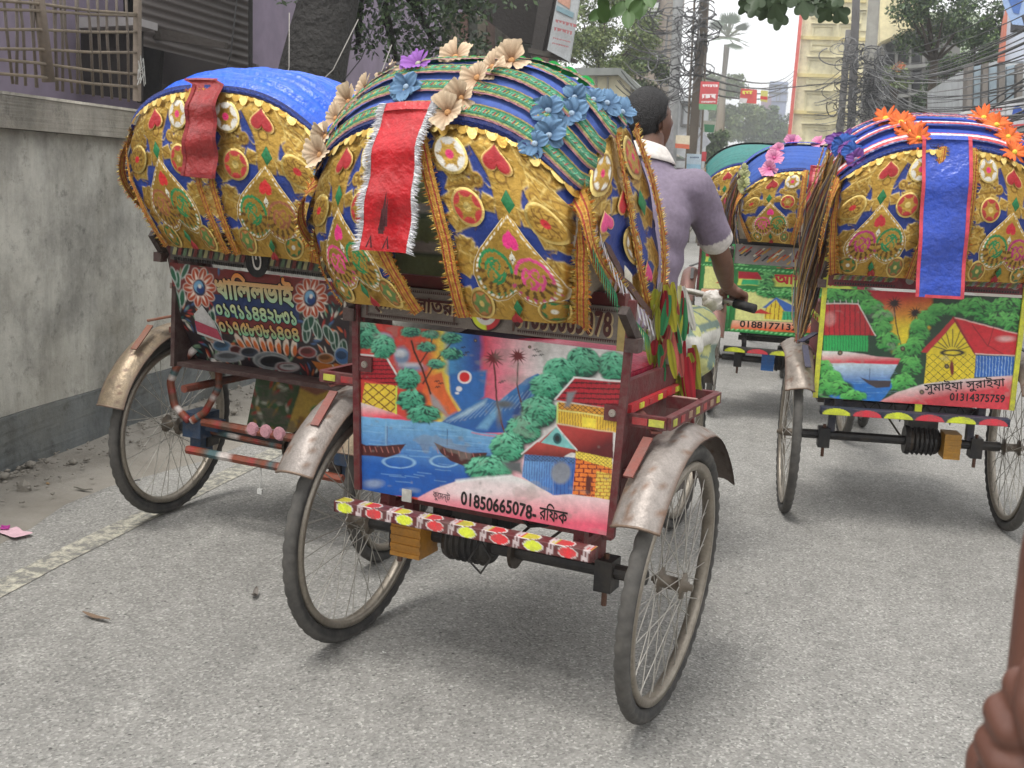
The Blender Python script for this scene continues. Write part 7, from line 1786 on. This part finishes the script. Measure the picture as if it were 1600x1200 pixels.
# ------------------------------------------------------------------ people
def remesh(mb, voxel, smooth=3):
    me = bpy.data.meshes.new('r'); me.from_pydata(np.concatenate(mb.v), [], mb.f); o = link('r', me)
    m = o.modifiers.new('m', 'REMESH'); m.mode = 'VOXEL'; m.voxel_size = voxel
    s = o.modifiers.new('s', 'SMOOTH'); s.iterations = smooth; s.factor = .5
    dg = bpy.context.evaluated_depsgraph_get(); dg.update(); e = o.evaluated_get(dg); me2 = e.to_mesh()
    V = np.zeros(len(me2.vertices)*3); me2.vertices.foreach_get('co', V); F = [tuple(p.vertices) for p in me2.polygons]
    e.to_mesh_clear(); bpy.data.objects.remove(o); bpy.data.meshes.remove(me); return V.reshape(-1, 3), F
def ball(mb, c, r, n=12):
    r = np.array(r if not np.isscalar(r) else (r, r, r)); th = np.linspace(0.001, PI - .001, n); prof = [(-math.cos(t), math.sin(t)) for t in th]
    m2 = MB(); m2.lathe(prof, 'z', n*2); V = np.concatenate(m2.v)*r + np.array(c); mb.add(V, m2.f)
def limb(mb, pts, rs_, n=14):
    pts = np.array(pts, float); q = np.linspace(0, len(pts) - 1, (len(pts) - 1)*6 + 1)
    P_ = np.stack([np.interp(q, range(len(pts)), pts[:, a]) for a in range(3)], -1); R_ = np.interp(q, range(len(pts)), rs_)
    mb.tube(P_, R_, n)
    for p, r in zip(pts, rs_): ball(mb, p, r*.99, 8)
def torso(mb, rings, n=24):
    """rings: centre, half width, half depth"""
    rings = [(np.array(c, float), w, d) for c, w, d in rings]; q = np.linspace(0, len(rings) - 1, (len(rings) - 1)*5 + 1); a = np.arange(n)*2*PI/n; G = []
    for t in q:
        i = min(int(t), len(rings) - 2); f = t - i; f = f*f*(3 - 2*f)*.5 + f*.5; c = rings[i][0]*(1-f) + rings[i+1][0]*f; w = rings[i][1]*(1-f) + rings[i+1][1]*f; d = rings[i][2]*(1-f) + rings[i+1][2]*f
        G.append(np.stack([c[0] + w*np.sign(np.cos(a))*np.abs(np.cos(a))**.85, c[1] + d*np.sign(np.sin(a))*np.abs(np.sin(a))**.85, c[2] + 0*a], -1))
    G = np.array(G); mb.grid(G, wrapu=True); k = mb.n; N_ = len(G)
    mb.add(G[0], [tuple(range(n))[::-1]]); mb.add(G[-1], [tuple(range(n))])
def hand_shape(wrist, palm, out, fwd, up, side, scale=1.0, curl=1.0):
    """closed hand: palm block, four fingers round a bar along `out`, thumb under it"""
    mb = MB(); w, p = np.array(wrist, float), np.array(palm, float); out, fwd, up = (np.array(q, float) for q in (out, fwd, up)); s = scale
    limb(mb, [w, w*.5 + p*.5, p], [.026*s, .024*s, .020*s])
    for k, o_ in enumerate((-.030, -.010, .010, .030)):
        b = p + out*o_*s; ln = (.93, 1.05, 1.0, .82)[k]*s
        limb(mb, [w*.35 + b*.65, b + fwd*.012*s], [.015*s, .0115*s], 10)
        limb(mb, [b + fwd*.010*s + up*.004*s, b + fwd*.036*ln + up*.002*s, b + fwd*.044*ln - up*.026*s*curl, b + fwd*.020*ln - up*.044*s*curl], [.0108*s, .0100*s, .0092*s, .0080*s], 10)
    t0 = w*.55 + p*.45 - out*side*.022*s
    limb(mb, [t0, t0 - out*side*.020*s + fwd*.022*s - up*.012*s, t0 - out*side*.010*s + fwd*.048*s - up*.030*s, t0 + out*side*.008*s + fwd*.058*s - up*.040*s], [.016*s, .0135*s, .011*s, .009*s], 10)
    return mb
def head(mb_, c, yaw, pitch=0.0, s=1.0):
    """head and face, facing +y before yaw"""
    n, m = 56, 40; TH, PH = np.meshgrid(np.linspace(0, 2*PI, n, endpoint=False), np.linspace(.001, PI - .001, m))
    x = np.sin(PH)*np.cos(TH); y = np.sin(PH)*np.sin(TH); z = np.cos(PH)
    X = .074*x; Y = .094*y; Z = .112*z
    low = np.clip(-z, 0, 1); X = X*(1 - .32*low**1.4); Y = np.where(y < 0, Y*(1 - .42*low**1.2), Y*(1 - .10*low)); Z = Z - .012*low*(y > 0)*y
    fr = y > .2
    Y = Y + .026*np.exp(-((X/.013)**2 + ((Z + .018)/.022)**2))*fr + .010*np.exp(-((X/.010)**2 + ((Z - .01)/.02)**2))*fr            # nose
    Y = Y - .010*np.exp(-(((np.abs(X) - .030)/.014)**2 + ((Z - .010)/.011)**2))*fr                                                  # eye sockets
    Y = Y + .006*np.exp(-(((np.abs(X) - .030)/.02)**2 + ((Z - .032)/.008)**2))*fr                                                   # brow
    Y = Y + .007*np.exp(-((X/.022)**2 + ((Z + .052)/.007)**2))*fr + .007*np.exp(-((X/.02)**2 + ((Z + .066)/.007)**2))*fr            # lips
    Y = Y + .008*np.exp(-((X/.02)**2 + ((Z + .094)/.014)**2))*fr                                                                    # chin
    G = np.stack([X, Y, Z], -1)*s; cc = np.tile(np.array(mb_.col), G.shape[:2] + (1,))
    lips = (np.abs(X) < .022) & (np.abs(Z + .059) < .010) & fr; cc[lips] = C(100, 56, 50)
    br = (np.abs(np.abs(X) - .030) < .016) & (np.abs(Z - .031) < .004) & fr; cc[br] = C(24, 18, 16)
    cy, sy, cp, sp = math.cos(yaw), math.sin(yaw), math.cos(pitch), math.sin(pitch)
    Rx = np.array([[1, 0, 0], [0, cp, sp], [0, -sp, cp]]); Rz = np.array([[cy, sy, 0], [-sy, cy, 0], [0, 0, 1]]); R_ = Rz @ Rx
    T = lambda P_: np.asarray(P_) @ R_.T + np.array(c)
    mb_.grid(T(G), cc, wrapu=True)
    for sx in (-1, 1):
        e = MB(); U_, V_ = np.meshgrid(np.linspace(0, 2*PI, 18, endpoint=False), np.linspace(0, 1, 7)); r_ = V_
        ex = sx*(.070 + .014*r_**2 + .004*np.cos(U_)*r_); ey = -.006 - .014*r_*np.cos(U_) - .010*r_**2; ez = -.002 + .031*r_*np.sin(U_) - .004*(np.cos(U_) > .5)*r_
        ex = ex - sx*.006*np.exp(-((r_ - .6)/.2)**2); mb_.grid(T(np.stack([ex, ey, ez], -1)*s), wrapu=True)
        mb_.grid(T(np.stack([ex - sx*.006, ey - .004, ez*.9], -1)*s), wrapu=True)
        ev = MB(); ball(ev, (0, 0, 0), .0115*s, 8); V_ = np.concatenate(ev.v); cc_ = np.tile(np.array(C(214, 206, 198)), (len(V_), 1)); cc_[V_[:, 1] > .0095*s] = C(24, 16, 14); mb_.add(T(V_ + np.array([sx*.030, .074, .010])*s), ev.f, cc_)
    return T, G
def hair_cap(T, s, col, name, parent, thick=.012, neck=-.045, seed=1):
    r = np.random.RandomState(seed); n, m = 120, 60; TH, PH = np.meshgrid(np.linspace(0, 2*PI, n, endpoint=False), np.linspace(.001, 1, m)); y0 = np.sin(TH)
    zlow = np.where(y0 > .35, .052 + .010*np.sin(TH*9), np.where(y0 > -.25, .012, neck)); front = np.clip((y0 + .1)/.5, 0, 1); zl = np.interp(y0, [-1, -.45, -.15, .15, .45, 1], [neck, neck + .004, .0, .012, .050, .064])
    pmax = np.arccos(np.clip(zl/.112, -1, 1)); P_ = PH*pmax; x = np.sin(P_)*np.cos(TH); y = np.sin(P_)*np.sin(TH); z = np.cos(P_)
    k = 1 + (thick/.09)*(1 + .7*np.clip(z, 0, 1))*np.clip((1 - PH)*9, 0, 1)**.5 + .018*r.rand(m, n)*np.clip((1-PH)*8, 0, 1)
    low = np.clip(-z, 0, 1); X = .0745*x*k*(1 - .30*low**1.4); Y = .0945*y*k*np.where(y < 0, 1 - .40*low**1.2, 1); Z = .113*z*k
    mb = MB(col); mb.grid(T(np.stack([X, Y, Z], -1)*s), wrapu=True)
    a = []
    for i in range(5200):
        th = r.rand()*2*PI; q = r.rand()**.6; pm = np.interp(math.sin(th), [-1, -.45, -.15, .15, .45, 1], [neck, neck + .004, 0, .012, .05, .064]); p = q*math.acos(max(-1, min(1, pm/.112)))
        d = np.array([math.sin(p)*math.cos(th), math.sin(p)*math.sin(th), math.cos(p)]); lo = max(-d[2], 0); b = np.array([.0745*d[0]*(1 - .3*lo**1.4), .0945*d[1]*(1 - (.4*lo**1.2 if d[1] < 0 else 0)), .113*d[2]])*1.13
        tdir = -np.cross(np.cross([0, .25, 1], d), d) + r.randn(3)*.30; tdir /= np.linalg.norm(tdir); b = b*1.0; q2 = b + d*.007*r.rand() + tdir*.016; sd_ = np.cross(tdir, d)*.0006
        mb.add(T(np.array([b - sd_, b + sd_, q2])*s), [(0, 1, 2)])
    return mb.build(name, M_HAIR, parent, smooth=True)

def placed(name, k, org, label):
    """a person sitting on rickshaw k; parts are given in the rickshaw's own frame"""
    e = empty(name, tuple(k.o + k.M @ np.array(org))); e.rotation_euler = Matrix(k.M.tolist()).to_euler(); tag(e, label, 'person'); return e
def attach(o, k, org, e): 
    o.parent = e; o.location = tuple(-np.array(org)); return o
# --- the man pedalling the near rickshaw
k = main; org = (0, .98, .98); SKN = C(100, 68, 52)
man = placed('person', k, org, 'man in a mauve polo shirt with white collar pedalling the nearest rickshaw')
hc = np.array([-.035, 1.13, 1.652]); yaw, pit = math.radians(30), math.radians(-12)
mb = MB(SKN)
torso(mb, [((.0, .95, .93), .15, .12), ((.0, .96, 1.05), .145, .11), ((.0, .98, 1.2), .15, .105), ((-.01, 1.02, 1.36), .17, .11), ((-.015, 1.06, 1.46), .13, .085), ((-.02, 1.08, 1.53), .055, .055)])
limb(mb, [(-.02, 1.08, 1.50), (-.02, 1.10, 1.57), (-.024, 1.11, 1.60), (-.03, 1.12, 1.63)], [.062, .058, .056, .055])
sR, eR, wR = (.165, 1.08, 1.43), (.245, 1.23, 1.185), (.232, 1.385, 1.075)
sL, eL, wL = (-.195, 1.08, 1.43), (-.26, 1.22, 1.18), (-.232, 1.385, 1.075)
for a_, b_, c_ in ((sR, eR, wR), (sL, eL, wL)):
    limb(mb, [a_, (np.array(a_) + b_)/2, b_, np.array(b_)*.72 + np.array(c_)*.28, c_], [.055, .046, .038, .040, .027])
for s, kz, az in ((1, .92, .42), (-1, .98, .60)):
    limb(mb, [(s*.08, .96, .94), (s*.13, 1.14, .94 if s < 0 else .90), (s*.14, 1.32, kz - .02)], [.095, .08, .058]); limb(mb, [(s*.14, 1.32, kz - .02), (s*.135, 1.26, (kz + az)/2), (s*.125, 1.16, az)], [.056, .054, .036])
    limb(mb, [(s*.125, 1.15, az - .01), (s*.13, 1.20, az - .045), (s*.135, 1.30, az - .06)], [.036, .034, .022])
V_, F_ = remesh(mb, .010, 4)
body = MB(SKN); body.add(V_, F_)
for s, w_ in ((1, wR), (-1, wL)):
    hmb = hand_shape(w_, (s*.262, 1.425, 1.046), (1, -.12, -.05), (0, .93, -.36), (0, .36, .93), s, 1.0, 1.0)
    hv, hf = remesh(hmb, .0035, 3); body.add(hv, hf, C(104, 70, 56))
T_, _ = head(body, hc, yaw, pit, .98)
attach(body.build('body', M_SKIN, smooth=True), k, org, man)
hr = hair_cap(T_, .98, C(22, 19, 20), 'hair', man, .009, -.076); hr.location = tuple(-np.array(org))
sh = MB()
torso(sh, [((.0, .955, .945), .165, .135), ((.0, .955, 1.0), .162, .132), ((.0, .965, 1.1), .158, .125), ((.0, .985, 1.22), .168, .122), ((-.01, 1.02, 1.35), .19, .125), ((-.012, 1.05, 1.43), .165, .108), ((-.018, 1.075, 1.495), .105, .085), ((-.02, 1.085, 1.545), .074, .070)])
for a_, b_ in ((sR, eR), (sL, eL)):
    a_, b_ = np.array(a_), np.array(b_); limb(sh, [(a_ + [0, 1.04, 1.40])/2*np.array([1, 1, 1]), a_, a_*.62 + b_*.38, a_*.30 + b_*.70], [.075, .072, .066, .064])
V_, F_ = remesh(sh, .008, 5)
ra = np.random.RandomState(3)
def fold(V): 
    n = .006*np.abs(np.sin(V[:, 2]*23 + V[:, 0]*22 + 3*np.sin(V[:, 0]*11))) + .005*np.abs(np.sin(V[:, 2]*17 - V[:, 0]*30 + V[:, 1]*20)) + .002*np.sin(V[:, 2]*70 + V[:, 0]*50)
    c = np.array([0, 1.0, 0]); d = V*np.array([1, 1, 0]) - c*np.array([1, 1, 0]); d /= (np.linalg.norm(d, axis=1)[:, None] + 1e-9); return V + d*n[:, None]*np.clip((1.5 - V[:, 2])*6, 0, 1)[:, None]
V_ = fold(V_); cc = np.tile(np.array(C(122, 110, 128)), (len(V_), 1))
for a_, b_ in ((sR, eR), (sL, eL)):
    a_, b_ = np.array(a_), np.array(b_); t_ = ((V_ - a_) @ (b_ - a_))/np.dot(b_ - a_, b_ - a_); nr = np.linalg.norm(V_ - (a_ + t_[:, None]*(b_ - a_)), axis=1) < .085
    cc[(t_ > .68) & nr & (t_ < 1)] = C(206, 200, 196)
mb = MB(); mb.add(V_, F_, cc); attach(mb.build('polo_shirt', M_CLOTH, smooth=True), k, org, man)
# collar: folded band standing round the neck
th = np.linspace(.12*PI, 1.88*PI, 50) + PI/2; prof = [(.060, .026, 1.0), (.067, .032, 1), (.078, .018, 1), (.094, -.008, 1), (.102, -.022, 1), (.100, -.026, 1)]
G = np.array([[(-.02 + r_*1.06*math.cos(a), 1.088 + r_*.92*math.sin(a) - .003, 1.548 + h_ - .012*math.sin(a) - .012*abs(math.cos(a))) for a in th] for r_, h_, _ in prof])
mb = MB(C(214, 208, 202)); mb.grid(G); attach(mb.build('collar', M_CLOTH, smooth=True), k, org, man)
lg = MB()
torso(lg, [((0, .95, .90), .17, .145), ((0, .955, 1.0), .165, .135), ((0, .955, 1.02), .16, .13)])
for s, kz in ((1, .92), (-1, .98)): limb(lg, [(s*.08, .97, .95), (s*.13, 1.14, .95 if s < 0 else .91), (s*.145, 1.33, kz - .01), (s*.14, 1.30, kz - .12)], [.115, .105, .088, .09])
limb(lg, [(.12, .98, .97), (.17, 1.04, .90), (.17, 1.08, .78)], [.085, .085, .06])
V_, F_ = remesh(lg, .010, 4); n_ = .006*np.sin(V_[:, 0]*60 + V_[:, 2]*50); V_[:, 0] += n_
q = (np.sin(V_[:, 0]*120) > .80) | (np.sin(V_[:, 2]*95 + V_[:, 1]*40) > .85); cc = np.tile(np.array(C(192, 194, 132)), (len(V_), 1)); cc[q] = C(120, 140, 130); cc[(np.sin(V_[:, 2]*30) > .7)] = C(206, 204, 196)
mb = MB(); mb.add(V_, F_, cc); attach(mb.build('checked_lungi', M_CLOTH, smooth=True), k, org, man)
# plastic bag wrapped on the bar beside the grip
mb = MB(); U_, V2 = np.meshgrid(np.linspace(0, 2*PI, 26, endpoint=False), np.linspace(0, 1, 16)); rr_ = .018 + .020*np.sin(V2*PI)**.8 + .005*np.sin(U_*5 + V2*9) + .004*ra.rand(16, 26)
mb.grid(np.stack([.125 + .085*V2, 1.452 + rr_*np.cos(U_) - .018*V2, 1.012 + rr_*np.sin(U_) - .004], -1), C(206, 200, 192), wrapu=True); mb.build('wrapped_plastic', M_SATIN, k.root, smooth=True)
# --- the passenger under the hood
org2 = (-.25, .10, .95); pas = placed('person', k, org2, 'passenger in a green and white striped shirt half hidden behind the red flap')
ca, sa = math.cos(math.radians(35)), math.sin(math.radians(35))
def pr(x, y, z): return np.array([-.265 + x*ca + y*sa, .10 - x*sa + y*ca, z])
SK2 = C(70, 50, 44); mb = MB(SK2)
torso(mb, [(pr(0, 0, .94), .14, .13), (pr(0, .01, 1.1), .14, .12), (pr(0, .0, 1.3), .15, .12), (pr(0, 0, 1.4), .12, .10), (pr(0, 0, 1.45), .05, .05)])
limb(mb, [pr(0, 0, 1.42), pr(0, .03, 1.52)], [.056, .052])
aR = [pr(.17, .01, 1.36), pr(.20, -.01, 1.14), pr(.15, .17, .99)]; aL = [pr(-.17, .01, 1.36), pr(-.20, .03, 1.12), pr(-.10, .22, 1.02)]
for A_ in (aR, aL): limb(mb, [A_[0], A_[1], A_[2]], [.05, .038, .026])
for s in (-1, 1): limb(mb, [pr(s*.09, .02, .92), pr(s*.10, .40, .90)], [.09, .065]); limb(mb, [pr(s*.10, .40, .90), pr(s*.10, .42, .70), pr(s*.10, .40, .53)], [.062, .055, .04]); limb(mb, [pr(s*.10, .40, .52), pr(s*.10, .52, .505)], [.036, .026])
V_, F_ = remesh(mb, .012, 3); b2 = MB(SK2); b2.add(V_, F_)
for s, A_ in ((1, aR), (-1, aL)):
    hv, hf = remesh(hand_shape(A_[2], A_[2] + pr(0, .07, .0) - pr(0, 0, 0) + [0, 0, -.012], (ca, -sa, 0), (sa, ca, 0), (0, 0, 1), s, .95, .5), .005, 2); b2.add(hv, hf, SK2)
T2, _ = head(b2, pr(.0, .05, 1.60), math.radians(40), -.05, .95); attach(b2.build('body', M_SKIN, smooth=True), k, org2, pas)
hr = hair_cap(T2, .95, C(18, 16, 17), 'hair', pas, .012, -.05, 4); hr.location = tuple(-np.array(org2))
sh = MB(); torso(sh, [(pr(0, 0, .98), .155, .145), (pr(0, .01, 1.1), .155, .135), (pr(0, 0, 1.3), .17, .132), (pr(0, 0, 1.41), .13, .11), (pr(0, 0, 1.46), .062, .062)])
for A_ in (aR, aL): limb(sh, [A_[0], A_[0]*.35 + A_[1]*.65], [.066, .062])
V_, F_ = remesh(sh, .010, 4); cc = np.tile(np.array(C(150, 168, 120)), (len(V_), 1)); cc[np.sin(V_[:, 2]*58) > .45] = C(206, 206, 196); cc[np.sin(V_[:, 2]*58 + .9) > .93] = C(110, 130, 104)
mb = MB(); mb.add(V_, F_, cc); attach(mb.build('striped_shirt', M_CLOTH, smooth=True), k, org2, pas)
tr = MB(); torso(tr, [(pr(0, .0, .90), .16, .15), (pr(0, 0, .99), .15, .14)])
for s in (-1, 1): limb(tr, [pr(s*.09, .02, .94), pr(s*.10, .40, .92)], [.098, .078]); limb(tr, [pr(s*.10, .40, .92), pr(s*.10, .42, .56)], [.076, .06])
V_, F_ = remesh(tr, .012, 4); mb = MB(C(64, 56, 68)); mb.add(V_, F_); attach(mb.build('trousers', M_CLOTH, smooth=True), k, org2, pas)

# --- hand and forearm close to the camera at the lower right corner
SK3 = C(92, 58, 46)
fe = empty('person', tuple(at(1640, 1180, .62))); tag(fe, 'out of focus brown fist and forearm of someone at the lower right corner', 'person')
mb = MB(); A_ = lambda u, v, Y: at(u, v, Y)
limb(mb, [A_(1730, 700, .66), A_(1688, 880, .64), A_(1664, 1080, .62), A_(1645, 1250, .60)], [.030, .031, .030, .028])
limb(mb, [A_(1655, 1250, .60), A_(1600, 1240, .62), A_(1570, 1200, .63)], [.030, .030, .022])
for (u, v, r_, q) in ((1592, 1068, .010, 0), (1566, 1112, .0115, 0), (1553, 1160, .012, 0), (1552, 1210, .0115, 0)):
    limb(mb, [A_(1660, v + 30, .61), A_(u + 40, v + 8, .60), A_(u, v, .60), A_(u + 14, v + 34, .585), A_(u + 44, v + 40, .58)], [.018, .0125, r_*.92, r_*.85, r_*.75])
limb(mb, [A_(1665, 1020, .60), A_(1632, 1060, .585), A_(1618, 1110, .575), A_(1622, 1150, .57)], [.016, .013, .011, .009])
V_, F_ = remesh(mb, .0025, 3); m2 = MB(SK3); m2.add(V_, F_); adopt(m2.build('arm', M_SKIN, smooth=True), fe)
mb = MB(); limb(mb, [A_(1750, 640, .67), A_(1810, 300, .72), A_(1900, -60, .85)], [.044, .052, .07]); V_, F_ = remesh(mb, .008, 4); m2 = MB(C(90, 80, 76)); m2.add(V_, F_); adopt(m2.build('sleeve', M_CLOTH, smooth=True), fe)
mb = MB(C(60, 56, 54, .3)); mb.tube([A_(1600, 1290, .62), A_(1690, 1150, .60), A_(1800, 1000, .58)], .011, 10); hb_ = mb.build('handrail', M_METAL, smooth=True); tag(hb_, 'dark rail held by the fist at the lower right corner', 'rail')
